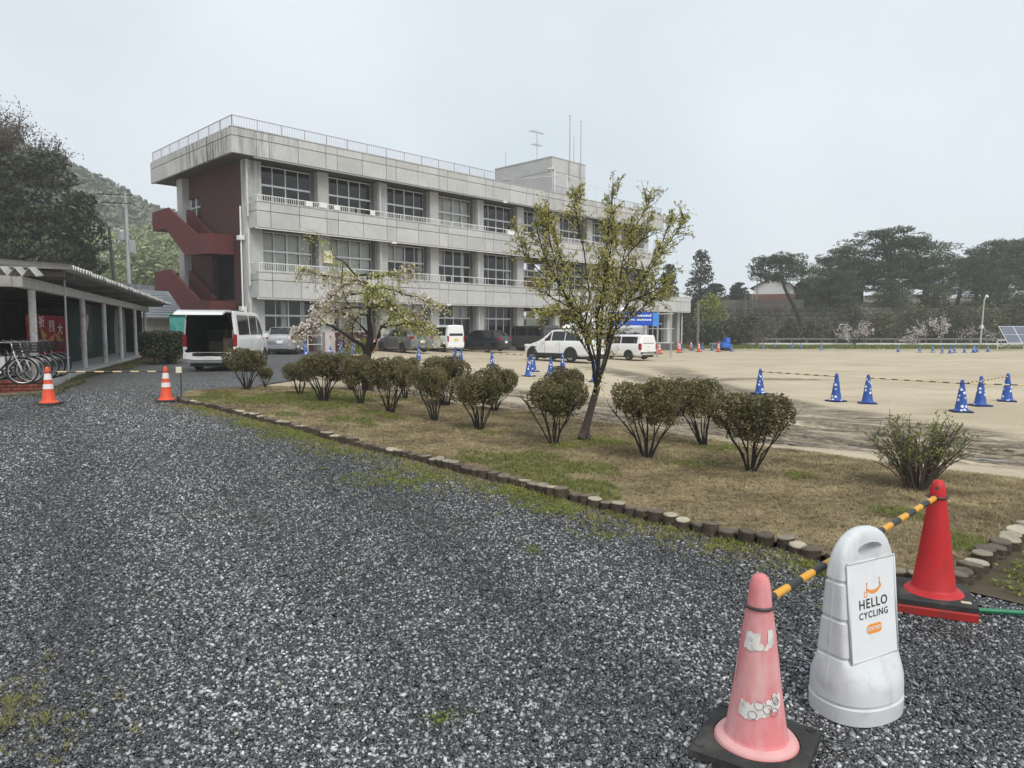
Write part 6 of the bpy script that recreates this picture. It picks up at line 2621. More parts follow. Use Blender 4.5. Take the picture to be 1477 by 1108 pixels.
wh = house(40.5, 110, rad(66), 7.0, 5.6, 3.1, 1.5, 'white gabled storehouse with a red brown lower wall above the stone wall', 4.9, 'w_plaster' if 'w_plaster' in M else 'plaster', 'tile', .55, 'old houses above the stone wall')
M['w_plaster'] = PM('white plaster', (.74, .74, .73), .8, .05)
M['rust_board'] = PM('red brown board wall', (.21, .10, .078), .8, .12)
for c in wh.children:
    if c.name.startswith(('wall', 'gable')):
        c.data.materials.clear()
        c.data.materials.append(M['w_plaster'])
b = MB()
b.bx(-3.54, 3.54, -2.84, 2.84, 0.02, 2.0)
b.build('lower_boards', M['rust_board'], wh)
M['dark_board'] = PM('charred board wall', (.030, .027, .024), .85, .2)
house(50, 113, rad(10), 8, 6, 2.9, 1.4, 'dark boarded house half hidden by the big pine', 5.0, 'dark_board', 'tile', .8, 'old houses above the stone wall')

# low rail fence along the field edge
fe = empty('field_fence', (24, 89, -.5), rad(-3))
tag(fe, 'low dark and white rail fence along the far field edge', 'fence')
for i in range(36):
    MB().bx(i * 1.8 - .06, i * 1.8 + .06, -.06, .06, 0, 1.05).build('post', M['timber'], fe)
for z, m_ in ((.95, 'timber'), (.35, 'white_metal')):
    MB().bx(-.3, 63.5, -.10, -.065, z - .09, z + .09).build('rail', M[m_], fe)
# lamp post
lp = empty('lamp_post', (56.3, 85.5, g(56.3, 85.5)))
tag(lp, 'slim grey lamp post left of the solar panel', 'lamp post')
b = MB()
b.tube([(0, 0, -.1), (.12, 0, 3.0), (.22, 0, 5.7)], [.11, .10, .07], 8)
b.build('pole', M['pole_c'], lp, smooth=True, ang=40)
b = MB()
b.tube([(.22, 0, 5.6), (.45, 0, 5.95)], .05, 6)
b.lathe([(.16, 0), (.20, .1), (.12, .3), (0, .34)], 10, c=(.5, 0, 5.9))
b.build('lamp_head', M['white_metal'], lp)
MB().box((.08, 0, 2.4), (.3, .3, .4)).build('control_box', M['white_metal'], lp)
# solar panels on racks
M['pv'] = PM('solar cell glass', (.12, .135, .18), .2, .15, 2, spec=.5)
for i, x in enumerate((53.4,)):
    sp = empty('solar_panel', (x - 1.2, 73.5 + .1 * i, g(52, 73)), rad(-8))
    tag(sp, 'tilted solar panel on thin legs at the right edge of the field', 'solar panel')
    tl = rad(38)
    q = Matrix.Rotation(-tl, 3, 'X')
    sh_ = .9
    MB().box((0, 0, 1.55), (2.75, .06, 2.6), mat=Matrix.Rotation(rad(-48), 3, 'X')).build('panel_frame', M['alu'], sp)
    for a in (-1, 1):
        for c in (-1, 1):
            qq = Matrix.Rotation(rad(-48), 3, 'X')
            off = qq @ Vector((a * .68, -.036, c * .63))
            MB().box(Vector((0, 0, 1.55)) + off, (1.28, .012, 1.2), mat=qq).build('cell', M['pv'], sp)
    for a in (-1.1, 1.1):
        b = MB()
        b.tube([(a, .8, -.2), (a, .8, 2.3)], .035, 6).tube([(a, -.7, -.2), (a, -.7, .9)], .035, 6)
        b.build('leg', M['grey_metal'], sp)
rk = empty('pipe_rack', (52.0, 73.0, g(50, 73)), rad(-6))
tag(rk, 'low white pipe barrier under the solar panel', 'barrier')
b = MB()
b.tube([(-2, 0, 1.0), (8, 0, 1.0)], .04, 6).tube([(-2, 0, .4), (8, 0, .4)], .03, 6)
b.build('rail', M['white_metal'], rk)
for x in (-2, .5, 3, 5.5, 8):
    b = MB()
    b.tube([(x, 0, -.2), (x, 0, 1.0)], .035, 6)
    b.build('post', M['white_metal'], rk)
# blue machine: small digger-like plant
bmx = empty('blue_machine', (21.2, 70.5, g(21.2, 70.5)), rad(20))
bmx.scale = (.62, .62, .62)
tag(bmx, 'small bright blue machine at the left field edge', 'machine')
M['blue_p'] = PM('blue machine paint', (.02, .13, .55), .5, .1)
b = MB()
b.loft([[(x * s, y * s * .8, z) for x, y in ((-1, -.6), (1, -.6), (1, .6), (-1, .6))] for z, s in ((.45, .75), (.9, .8), (1.3, .55))])
b.build('body', M['blue_p'], bmx)
b = MB()
b.loft([[(.2 + x * s, y * s, z) for x, y in ((-1, -1), (1, -1), (1, 1), (-1, 1))] for z, s in ((1.3, .4), (2.1, .34))])
b.tube([(-.5, 0, 1.1), (-1.2, 0, 1.5), (-1.7, 0, .6)], .09, 6)
b.build('arm', M['blue_p'], bmx)
for y in (-.45, .45):
    b = MB()
    b.loft([[(.75 * math.cos(t), y + e, .25 + .25 * math.sin(t)) for t in np.linspace(0, 2 * math.pi, 16, endpoint=False)] for e in (-.14, .14)])
    b.build('track', M['tyre'], bmx)
# pole at the wing corner
po = empty('wooden_pole', (21.0, 80.5, g(21, 80.5)))
tag(po, 'tall grey wooden pole beside the end of the concrete wing', 'pole')
b = MB()
b.tube([(0, 0, -.2), (.02, 0, 2.4), (-.05, 0, 5.2)], [.16, .15, .12], 8)
b.build('pole', M['timber'], po, smooth=True, ang=40)
b = MB()
b.tube([(0, 0, 4.6), (1.0, 0, 4.6)], .03, 5).tube([(0, 0, 3.2), (.8, 0, 3.2)], .02, 5)
b.build('bracket', M['timber'], po)
for x, y, h_, lab in ((35.6, 103.8, 7.6, 'thin grey pole left of the white storehouse'), (40.5, 104.4, 7.8, 'thin grey pole in front of the white storehouse')):
    b = MB()
    b.tube([(0, 0, 0), (0, 0, h_ - 3.6)], .09, 6)
    tag(b.build('thin_pole', M['grey_metal'], None, (x, y, 4.4)), lab, 'pole', 'poles on the stone wall')
b = MB()
for x in (-.55, .55):
    b.tube([(x, -.4, 0), (x * .75, .9, 7.2)], .07, 6)
    b
for i in range(16):
    z = .5 + i * .42
    t = z / 7.2
    b.tube([(-.55 + .14 * t, -.4 + 1.3 * t, z), (.55 - .14 * t, -.4 + 1.3 * t, z)], .04, 5)
tag(b.build('ladder', M['timber'], None, (33.2, 99.5, -.6)), 'tall wooden ladder leaning on the stone wall', 'ladder')

# ------------------------------------------------------------------ vegetation
M['shrub_leaf'] = leaf_mat('clipped azalea leaves', (.075, .082, .031), (.215, .172, .078), .35, .45, .2)
M['shrub_top'] = M['shrub_leaf']
M['young_leaf'] = leaf_mat('young olive leaves', (.22, .235, .06), (.52, .46, .17), .2, .5, .3)
M['sparse_leaf'] = leaf_mat('fresh sparse leaves', (.14, .19, .035), (.27, .29, .08), .2, .5, .3)
M['blossom'] = leaf_mat('pale pink blossom', (.70, .58, .55), (.80, .74, .68), .1, .7, .25)
M['cherry_leaf'] = leaf_mat('yellow green cherry leaves', (.34, .37, .07), (.64, .62, .22), .15, .5, .4)
M['dark_leaf'] = leaf_mat('dark evergreen leaves', (.022, .034, .015), (.078, .092, .042), .3, .5, .1, .6)
M['pine_leaf'] = leaf_mat('pine needles', (.016, .036, .016), (.070, .105, .046), .4, .6, .08, .55)
M['conifer_leaf'] = leaf_mat('conifer sprays', (.020, .032, .022), (.042, .055, .036), .3, .6, .08)
M['bush_leaf'] = leaf_mat('mixed undergrowth leaves', (.030, .044, .016), (.135, .130, .058), .6, .6, .12, .6)
M['bright_leaf'] = leaf_mat('light green crown', (.14, .17, .028), (.27, .27, .06), .15, .6, .25)
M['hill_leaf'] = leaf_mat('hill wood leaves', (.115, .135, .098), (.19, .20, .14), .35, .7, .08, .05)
M['bamboo_leaf'] = leaf_mat('bamboo plumes', (.15, .19, .10), (.32, .35, .19), .5, .6, .15, .2)
M['pink_leaf'] = leaf_mat('far cherry blossom', (.50, .43, .41), (.68, .61, .58), .1, .7, .2)


def leaf_obj(name, C, size, mat, parent, rng, aspect=.5, flat=0.0, loc=None):
    V, F = leaves(C, size, rng, aspect, flat)
    me = np_mesh(name, V, F)
    me.materials.append(mat)
    return link(name, me, parent, loc)


def branch(b, tips, p, d, L, r, depth, rng, spread=.6, up=.12, shrink=.72, kids=(2, 3), segs=3, minr=.006):
    """grow one limb into b, branch on, and note the twig points where leaves sit"""
    pts, rs = [Vector(p)], [r]
    d = Vector(d).normalized()
    for i in range(segs):
        d = (d + Vector((rng.gauss(0, .14), rng.gauss(0, .14), rng.gauss(0, .10) + up * .3))).normalized()
        pts.append(pts[-1] + d * (L / segs))
        rs.append(max(r * (1 - .38 * (i + 1) / segs), minr))
    b.tube(pts, rs, 6 if r > .05 else 4, cap=False)
    if depth <= 1:
        for t in range(1, len(pts)):
            tips.append((pts[t], d))
    if depth == 0:
        return
    for k in range(rng.randint(*kids)):
        t = rng.uniform(.45, 1.0) if k else 1.0
        i = min(int(t * segs), segs)
        q = pts[i]
        ax = Vector((rng.gauss(0, 1), rng.gauss(0, 1), rng.gauss(0, .6)))
        nd = (d + ax.normalized() * spread + Vector((0, 0, up))).normalized()
        branch(b, tips, q, nd, L * shrink * rng.uniform(.75, 1.15), rs[i] * (.82 if k == 0 else .62), depth - 1, rng, spread, up, shrink, kids, segs, minr)


# clipped shrubs: bare spreading stems under a domed, sheared crown
def shrub_meshes(seed, nleaf=5200, under=.46):
    r = random.Random(seed)
    rng = np.random.default_rng(seed)
    b = MB()
    tips = []
    ns = r.randint(10, 15)
    for i in range(ns):
        a = 2 * math.pi * i / ns + r.uniform(-.25, .25)
        R0 = r.uniform(.01, .055)
        R1 = r.uniform(.16, .42)
        zt = r.uniform(under + .06, .72)
        p0 = Vector((R0 * math.cos(a), R0 * math.sin(a), -.03))
        p3 = Vector((R1 * math.cos(a + r.uniform(-.3, .3)), R1 * math.sin(a + r.uniform(-.3, .3)), zt))
        p1 = p0.lerp(p3, .33) + Vector((r.gauss(0, .014), r.gauss(0, .014), .05))
        p2 = p0.lerp(p3, .68) + Vector((r.gauss(0, .022), r.gauss(0, .022), .02))
        w = r.uniform(.0075, .0125)
        b.tube([p0, p1, p2, p3], [w * 1.25, w, w * .85, w * .6], 5, cap=False)
        for k in range(3):
            e = p3 + Vector((r.gauss(0, .09), r.gauss(0, .09), r.uniform(.06, .2)))
            b.tube([p2.lerp(p3, .4 + .3 * k), p3.lerp(e, .5) + Vector((r.gauss(0, .015), 0, 0)), e], [w * .55, w * .4, w * .25], 4, cap=False)
        if r.random() < .4:
            e = p1 + Vector((r.gauss(0, .1), r.gauss(0, .1), r.uniform(.05, .2)))
            b.tube([p1, e], [w * .5, w * .2], 4, cap=False)
    st = b.build('stems', M['bark_dark'])
    # crown: several lumps grown together and sheared on top, tapering down into the stems
    P = []
    nl = r.randint(8, 11)
    for i in range(nl):
        q = 0 if i == 0 else r.uniform(.20, .33)
        a = 2.4 * i + r.uniform(-.4, .4)
        rad_ = r.uniform(.16, .235)
        zc = r.uniform(.66, .80) - .30 * max(0, q - .22)
        m = int(nleaf / nl * (rad_ / .21) ** 2)
        D = in_ellipsoid(m, rng, .62)
        D = D * np.array([1, 1, .95]) * rad_
        D[:, 2] = np.where(D[:, 2] < 0, D[:, 2] * 1.25, D[:, 2])
        P.append(D + np.array([q * math.cos(a), q * math.sin(a), zc]))
    for i in range(9):    # leafy shoots hanging lower around the stems
        a, q = r.uniform(0, 6.28), r.uniform(.10, .30)
        P.append(rng.normal(0, 1, (int(nleaf * .018), 3)) * np.array([.05, .05, .07]) + np.array([q * math.cos(a), q * math.sin(a), r.uniform(under - .02, under + .12)]))
    P = np.concatenate(P)
    n0 = len(P)
    P[:, 2] = np.where(P[:, 2] > .97, .97 + (P[:, 2] - .97) * .35, P[:, 2]) + .018 * wav(P[:, 0], P[:, 1], 14, seed + 3)
    hole = wav(P[:, 0] + P[:, 2] * .7, P[:, 1] - P[:, 2] * .4, 13, seed + 5) + .5 * wav(P[:, 0], P[:, 2], 24, seed + 6)
    P = P[(hole > -.38 - .5 * (P[:, 2] - .70)) & (P[:, 2] > under - .05)]
    top = P[P[:, 2] > .80]
    sprig = top[rng.integers(0, len(top), 260)] + np.stack([rng.normal(0, .012, 260), rng.normal(0, .012, 260), rng.uniform(0, .055, 260)], 1)
    P = np.r_[P, sprig]
    V, F = leaves(P, .034, rng, .6, .1)
    me = np_mesh('foliage', V, F)
    me.materials.append(M['shrub_leaf'])
    sm = st.data
    bpy.data.objects.remove(st)
    return sm, me


SHV = [shrub_meshes(100 + i, 9500, (.46, .42, .48, .44, .45, .40, .47, .43)[i]) for i in range(8)]
SH = [  # x, y, width, height, variant, label
    (-6.20, 16.53, .92, 1.03, 0, 'clipped round shrub in front of the rear wheel of the white open van'),
    (-6.05, 17.35, .38, .50, 1, 'tiny clipped shrub just right of the one by the white van'),
    (-4.73, 15.74, .72, .76, 1, 'low loose clipped shrub third from the white van'),
    (-3.86, 14.46, 1.00, 1.05, 2, 'broad clipped shrub left of the cherry tree trunk'),
    (-3.04, 14.22, .80, .97, 3, 'clipped shrub standing in front of the cherry tree trunk'),
    (-3.93, 17.3, .82, .95, 4, 'clipped shrub half hidden behind the broad one left of the cherry tree'),
    (-2.23, 12.92, .86, 1.05, 0, 'clipped shrub right of the cherry tree trunk, dense brownish crown'),
    (-2.33, 15.44, .70, 1.0, 1, 'clipped shrub hidden behind the dense brownish one right of the cherry tree'),
    (-1.32, 12.07, .66, 1.0, 3, 'slim leaning clipped shrub left of the lowest flat crowned one'),
    (-1.34, 14.35, 1.06, 1.08, 2, 'widest rear shrub below the white boxy minivan'),
    (-.51, 11.12, .92, .94, 4, 'flat crowned clipped shrub in the middle of the bed near the logs'),
    (-.35, 13.74, .80, .92, 1, 'loose clipped shrub leaning right behind the flat crowned one'),
    (.59, 9.88, .94, .96, 0, 'clipped shrub immediately left of the young tree trunk'),
    (1.0, 13.1, .78, .95, 3, 'clipped shrub behind the young tree, in front of the blue cones'),
    (1.72, 8.94, .98, 1.06, 2, 'clipped shrub right of the young tree, standing alone'),
    (2.75, 10.13, .82, 1.05, 3, 'clipped shrub leaning left behind the largest right one'),
    (2.77, 8.13, 1.02, .98, 4, 'largest clipped shrub at the right with many bare stems'),
]
for i, (x, y, w, h, v, lab) in enumerate(SH):
    root = empty('clipped_shrub', (x, y, float(bed_z(x, y))), (i * 2.4) % 6.28)
    tag(root, lab, 'shrub', 'clipped shrubs of the planting bed')
    v = (v + i * 3) % 8
    link('stems', SHV[v][0], root)
    link('foliage', SHV[v][1], root)
    q = 1.20 if x < -2 else 1.10
    root.scale = (w * q, w * q * .96, h)
    if i in (8, 11, 15):
        root.rotation_euler = (0, {8: -.14, 11: .16, 15: -.15}[i], 0)

# sparse twiggy bush near the red cone
r = random.Random(31)
rng = np.random.default_rng(31)
root = empty('sparse_bush', (4.18, 7.23, float(bed_z(4.18, 7.23))))
tag(root, 'sparse twiggy bush with few fresh green leaves behind the red cone', 'shrub')
b = MB()
C = []
for i in range(72):
    a = r.uniform(0, 6.28)
    R1 = .50 * math.sqrt(r.uniform(.05, 1))
    zt = r.uniform(.46, .74) - .22 * (R1 / .5) ** 3 * r.random()
    p0 = Vector((.10 * math.cos(a) * r.random(), .10 * math.sin(a) * r.random(), -.02))
    p2 = Vector((R1 * math.cos(a), R1 * math.sin(a), zt))
    p1 = p0.lerp(p2, .5) + Vector((r.gauss(0, .02), r.gauss(0, .02), .06))
    w = r.uniform(.004, .011)
    b.tube([p0, p1, p2], [w, w * .8, w * .4], 5, cap=False)
    for k in range(r.randint(5, 9)):
        q = p0.lerp(p2, r.uniform(.35, .95)) + Vector((0, 0, .03))
        e = q + Vector((r.gauss(0, .08), r.gauss(0, .08), r.uniform(.03, .17)))
        b.tube([q, e], [w * .45, .0014], 4, cap=False)
        for j in range(r.randint(2, 9)):
            if q.z > .30 or r.random() < .25:
                C.append(q.lerp(e, r.uniform(.2, 1.05)) + Vector((r.gauss(0, .012), r.gauss(0, .012), r.gauss(0, .012))))
b.build('stems', PM('grey brown bush twigs', (.105, .085, .068), .85, .3, 30), root)
leaf_obj('foliage', np.array([c[:] for c in C]), .030, M['sparse_leaf'], root, rng, .5)

# the young tree in the bed
TX, TY = 1.04, 10.35
ts = 10.35 / 1024
root = empty('young_tree', (TX, TY, float(bed_z(TX, TY))))
tag(root, 'young tree with a forked slim trunk and thin olive leaves in the planting bed', 'tree')
px = lambda u, v, y=0.0: Vector(((u - 840) * ts * (1 + y / 10.35), y, (640 - v) * ts * (1 + y / 10.35) - .02 * 0))
b = MB()
b.tube([px(832, 648), px(839, 636), px(844, 622), px(850, 600), px(856, 578), px(861, 560)], [.095, .070, .060, .054, .050, .050], 10, cap=False)
b.tube([px(850, 640, -.05), px(846, 628), px(848, 610)], [.05, .045, .03], 6, cap=False)
b.build('trunk', M['bark'], root, smooth=True)
STEMS = [([(860, 562, 0), (852, 520, -.08), (840, 485, -.18), (822, 445, -.28), (800, 408, -.35), (779, 368, -.40), (765, 318, -.42)], .036),
         ([(840, 485, -.18), (845, 430, -.1), (841, 370, .05), (832, 320, .1), (828, 290, .1)], .020),
         ([(861, 560, 0), (864, 520, .10), (869, 470, .22), (873, 420, .32), (877, 360, .40), (882, 310, .42), (885, 278, .42)], .036),
         ([(861, 560, 0), (871, 528, -.02), (883, 482, -.06), (905, 437, -.1), (930, 392, -.12), (950, 350, -.12), (964, 316, -.1)], .030),
         ([(872, 505, 0), (888, 440, .15), (902, 380, .3), (910, 330, .38)], .020),
         ([(857, 575, 0), (858, 520, -.3), (853, 455, -.55), (862, 400, -.72), (868, 350, -.8), (872, 300, -.82)], .028),
         ([(861, 555, 0), (875, 520, .35), (890, 470, .62), (908, 410, .8), (918, 350, .9)], .026),
         ([(862, 540, 0), (850, 490, .4), (830, 440, .7), (812, 380, .85), (800, 340, .9)], .024),
         ([(905, 437, -.1), (935, 420, -.3), (958, 400, -.45)], .014), ([(822, 445, -.28), (790, 425, -.5), (766, 405, -.6)], .014),
         ([(883, 482, -.06), (912, 462, .15), (940, 440, .25), (965, 425, .3)], .014), ([(852, 520, -.08), (826, 480, .1), (804, 452, .2)], .013),
         ([(930, 392, -.12), (956, 366, .1), (976, 340, .2), (984, 322, .25)], .012), ([(800, 408, -.35), (772, 392, -.2), (752, 366, -.1), (746, 338, 0)], .012), ([(800, 408, -.35), (782, 340, -.5), (776, 300, -.5)], .012),
         ([(905, 437, -.1), (940, 436, .3), (968, 446, .5)], .012), ([(918, 350, .9), (938, 320, 1.0), (946, 300, 1.0)], .012), ([(822, 445, -.28), (786, 448, -.7), (768, 440, -.9)], .012), ([(902, 380, .3), (925, 350, .2), (932, 322, .1)], .012)]
r = random.Random(12)
rng = np.random.default_rng(12)
b = MB()
C = []
for pts, w in STEMS:
    P = [px(*q) for q in pts]
    P = [p + Vector((r.gauss(0, .012), 0, 0)) for p in P]
    b.tube(P, [w * .78 * (1 - .75 * i / (len(P) - 1)) for i in range(len(P))], 6, cap=False)
    L_ = sum((q - p).length for p, q in zip(P[:-1], P[1:]))
    for k in range(int(L_ / .042)):
        t = r.uniform(.22 if w > .02 else .1, 1.0)
        i = min(int(t * (len(P) - 1)), len(P) - 2)
        f = t * (len(P) - 1) - i
        q = P[i].lerp(P[i + 1], f)
        d = (P[i + 1] - P[i]).normalized()
        out = Vector((r.gauss(0, 1), r.gauss(0, 1), r.gauss(.1, .5))).normalized()
        nd = (d * .75 + out * .75 + Vector((0, 0, .18))).normalized()
        ln = r.uniform(.18, .58) * (1.2 - .78 * t)
        e = q + nd * ln
        m = q.lerp(e, .5) + Vector((r.gauss(0, .015), r.gauss(0, .015), .015))
        b.tube([q, m, e], [.0055, .0038, .0016], 4, cap=False)
        for j in range(r.randint(6, 14)):
            s = r.uniform(.1, 1.05)
            C.append(q.lerp(e, s) + Vector((r.gauss(0, .028), r.gauss(0, .028), r.gauss(0, .026))))
        for j in range(2):
            s = r.uniform(.3, .9)
            q2 = q.lerp(e, s)
            e2 = q2 + (nd + Vector((r.gauss(0, .8), r.gauss(0, .8), r.gauss(0, .5)))).normalized() * ln * .45
            b.tube([q2, e2], [.0035, .0015], 3, cap=False)
            for jj in range(r.randint(4, 8)):
                C.append(q2.lerp(e2, r.uniform(.3, 1.05)) + Vector((r.gauss(0, .014), r.gauss(0, .014), r.gauss(0, .014))))
b.build('branch', M['bark_dark'], root)
for i in range(160):    # tufts low on the trunk
    q = px(*((858, 560, 0) if r.random() < .5 else (862, 500, 0))) + Vector((r.gauss(0, .10), r.gauss(0, .10), r.gauss(0, .14)))
    C.append(q)
leaf_obj('crown', np.array([c[:] for c in C]), .046, M['young_leaf'], root, rng, .45)

# the weeping cherry
CX, CY = -3.55, 17.5
cs_ = 17.5 / 1024
root = empty('cherry_tree', (CX, CY, float(bed_z(CX, CY))), 0)
tag(root, 'weeping cherry with fading pale blossom and yellow green leaves', 'tree')
cp = lambda u, v, y=0.0: Vector(((u - 530.5) * cs_, y, (567 - v) * cs_))
b = MB()
b.tube([cp(529, 572), cp(528, 540), cp(529, 518), cp(531, 508)], [.16, .115, .105, .11], 9, cap=False)
b.tube([cp(531, 510), cp(535, 489), cp(533, 468), cp(531, 432), cp(531, 404)], [.095, .070, .055, .030, .018], 8, cap=False)
b.tube([cp(529, 512), cp(524, 503, -.1), cp(511, 494, -.25), cp(500, 485, -.35), cp(488, 477, -.45)], [.065, .05, .042, .036, .03], 7, cap=False)
b.tube([cp(488, 477, -.45), cp(478, 471, -.5), cp(468, 462, -.55)], [.018, .012, .006], 5, cap=False)
b.tube([cp(532, 512), cp(541, 502, -.1), cp(548, 490, -.15), cp(552, 476, -.15), cp(561, 478, -.3)], [.06, .052, .048, .042, .02], 7, cap=False)
b.tube([cp(535, 489), cp(524, 481, .2), cp(512, 470, .4)], [.04, .03, .015], 6, cap=False)
b.build('trunk', M['bark_dark'], root, smooth=True)
r = random.Random(77)
rng = np.random.default_rng(77)
b = MB()
leafC, flowC = [], []
LIMBS = [  # start, bearing, length, first rise
    (cp(531, 412), 3.05, 1.85, .10), (cp(531, 418), .10, 1.95, .02), (cp(531, 424), 2.3, 1.5, .25), (cp(531, 416), 4.2, 1.6, .15), (cp(531, 408), 5.5, 1.5, .10), (cp(532, 436), 1.1, 1.5, .25),
    (cp(532, 450), .35, 1.75, .35), (cp(532, 452), 3.6, 1.75, .30), (cp(552, 476, -.15), -.25, 1.55, .30), (cp(533, 462), 2.75, 1.55, .35), (cp(512, 470, .4), 2.2, 1.2, .35), (cp(531, 440), 4.9, 1.55, .30),
    (cp(552, 476, -.15), .7, 1.3, .45), (cp(488, 477, -.45), 3.4, .9, .40), (cp(531, 430), -.45, 1.85, .12), (cp(531, 428), 3.35, 1.45, .18)]
for s, a, ln, rise in LIMBS:
    pts = [Vector(s)]
    d = Vector((math.cos(a), math.sin(a), rise * 1.6)).normalized()
    n = 8
    for k in range(n):
        d = (d + Vector((r.gauss(0, .20), r.gauss(0, .20), r.gauss(-.10, .16)))).normalized()
        pts.append(pts[-1] + d * ln / n)
    b.tube(pts, [.020 * (1 - .85 * k / n) + .003 for k in range(n + 1)], 5, cap=False)
    for k in range(2, n + 1):
        for j in range(6 if k < 5 else 8):
            q = pts[k - 1].lerp(pts[k], r.random())
            out = Vector((math.cos(a) + r.gauss(0, .8), math.sin(a) + r.gauss(0, .8), 0)).normalized()
            L_ = r.uniform(.25, .75)
            m1 = q + out * L_ * .35 + Vector((0, 0, r.uniform(.0, .10)))
            e = q + out * L_ * .60 + Vector((r.gauss(0, .04), r.gauss(0, .04), -L_ * r.uniform(.25, .75)))
            b.tube([q, m1, e], [.0055, .004, .0018], 4, cap=False)
            lf = wav(np.array(q.x), np.array(q.z + q.y), 2.2, 5) + .25 * (q.x > 0) - .05
            for m in range(r.randint(10, 17)):
                t = r.uniform(.1, 1.05)
                c = (q.lerp(m1, t * 2) if t < .5 else m1.lerp(e, t * 2 - 1)) + Vector((r.gauss(0, .035), r.gauss(0, .035), r.gauss(0, .035)))
                (leafC if (lf + r.gauss(0, .30)) > .0 else flowC).append(c)
top = [cp(531, 402), cp(516, 404, -.1), cp(500, 384, -.15), cp(492, 381, -.15), cp(484, 374, -.1), cp(480, 356, -.1), cp(462, 343, 0), cp(444, 337, 0)]
b.tube(top, [.028, .026, .022, .014, .010, .007, .005, .003], 5, cap=False)
for i in range(300):
    k = r.uniform(1.5, 6.99)
    q = top[int(k)].lerp(top[int(k) + 1], k % 1) + Vector((r.gauss(-.03, .09), r.gauss(0, .1), -abs(r.gauss(0, .32))))
    leafC.append(q)
b.tube([cp(499, 383, -.15), cp(497, 420, -.2), cp(504, 440, -.25), cp(513, 455, -.3)], [.012, .016, .016, .008], 5, cap=False)
b.build('branch', M['bark_dark'], root)
leaf_obj('crown', np.array([c[:] for c in leafC]), .064, M['cherry_leaf'], root, rng, .5)
leaf_obj('blossom', np.array([c[:] for c in flowC]), .055, M['blossom'], root, rng, .9)

# hedge beside the shelter
root = empty('hedge', (-13.75, 28.0, .27), -rad(21))
tag(root, 'dark square hedge on bare stems at the end of the shelter', 'hedge')
rng = np.random.default_rng(8)
P = rng.uniform(-1, 1, (9500, 3))
f = rng.integers(0, 3, 9500)
for ax_ in range(3):
    s = (f == ax_) & (rng.uniform(0, 1, 9500) < .75)
    P[s, ax_] = np.sign(P[s, ax_]) * rng.uniform(.86, 1.04, s.sum())
P = P * np.array([.50, .66, .42]) + np.array([0, 0, .82]) + rng.normal(0, .03, P.shape)
leaf_obj('foliage', P, .085, M['dark_leaf'], root, rng, .55)
b = MB()
for i in range(8):
    x, y = R.uniform(-.3, .3), R.uniform(-.5, .5)
    b.tube([(x, y, -.03), (x + R.uniform(-.1, .1), y, .55)], [.035, .02], 6)
    q = np.array([x, y, 0]) + np.random.default_rng(i).normal(0, 1, (170, 3)) * np.array([.16, .2, .0]) + np.stack([np.zeros(170), np.zeros(170), np.random.default_rng(i).uniform(.02, .5, 170)], 1)
    leaf_obj('leaf_skirt', q, .07, M['dark_leaf'], root, rng, .5)
b.build('stems', M['bark_dark'], root)


def leafy_bush(x, y, w, h, label, mat, n=1500, size=.09, group='bushes', z=None, seed=0, cat='bush', name='bush', d=None):
    rng = np.random.default_rng(seed)
    zz = g(x, y) if z is None else z
    root = empty(name, (x, y, zz - .05), seed)
    tag(root, label, cat, group)
    C = []
    k = max(4, n // 130)
    for i in range(k):
        a = rng.uniform(0, 6.28)
        q = rng.uniform(0, .62)
        c = np.array([w * .5 * q * math.cos(a), (d or w) * .5 * q * math.sin(a), h * (.32 + .42 * rng.uniform(0, 1) * (1 - q * .6))])
        rr = np.array([w * .5 * .48, (d or w) * .5 * .48, h * .30]) * rng.uniform(.7, 1.1)
        C.append(c + in_ellipsoid(n // k, rng, .75) * rr)
    C = np.concatenate(C)
    leaf_obj('foliage', C, size, mat, root, rng, .6)
    b = MB()
    for i in range(5):
        a = rng.uniform(0, 6.28)
        b.tube([(0, 0, -.1), (w * .15 * math.cos(a), w * .15 * math.sin(a), h * .55)], [.03 * h, .012 * h], 5)
    b.build('stems', M['bark_dark'], root)
    return root


q = spt(-3.6, -3.0)
M['yel_leaf'] = leaf_mat('yellow green garden leaves', (.12, .14, .025), (.24, .24, .05), .3, .5, .2)
for i, (dx, dy, w, h, m_, lab) in enumerate([(-3.2, 2.0, 2.6, 2.0, 'yel_leaf', 'yellow green bush behind the share bicycles at the left edge'), (-4.9, 6.2, 2.6, 2.3, 'dark_leaf', 'dark bush at the back of the shelter'), (-6.3, .2, 2.8, 2.1, 'dark_leaf', 'dark bush left of the yellow green one'), (-7.2, 5.5, 3, 2.6, 'dark_leaf', 'tall dark bush far inside the shelter yard')]):
    p = spt(-1.6 + dx, 1.5 + dy)
    leafy_bush(p[0], p[1], w, h, lab, M[m_], 2200, .10, 'bushes behind the bicycles', .30, 300 + i)
# small weedy bush beyond the cherry, in front of the school
leafy_bush(-9.3, 44.0, 2.4, .9, 'low green mound of weeds against the school wall', M['greengrass'], 900, .12, 'weeds by the school', None, 330)
leafy_bush(-8.7, 40.9, 2.6, .45, 'low green mound of weeds around the far blue cone', M['greengrass'], 800, .10, 'weeds by the school', None, 331)

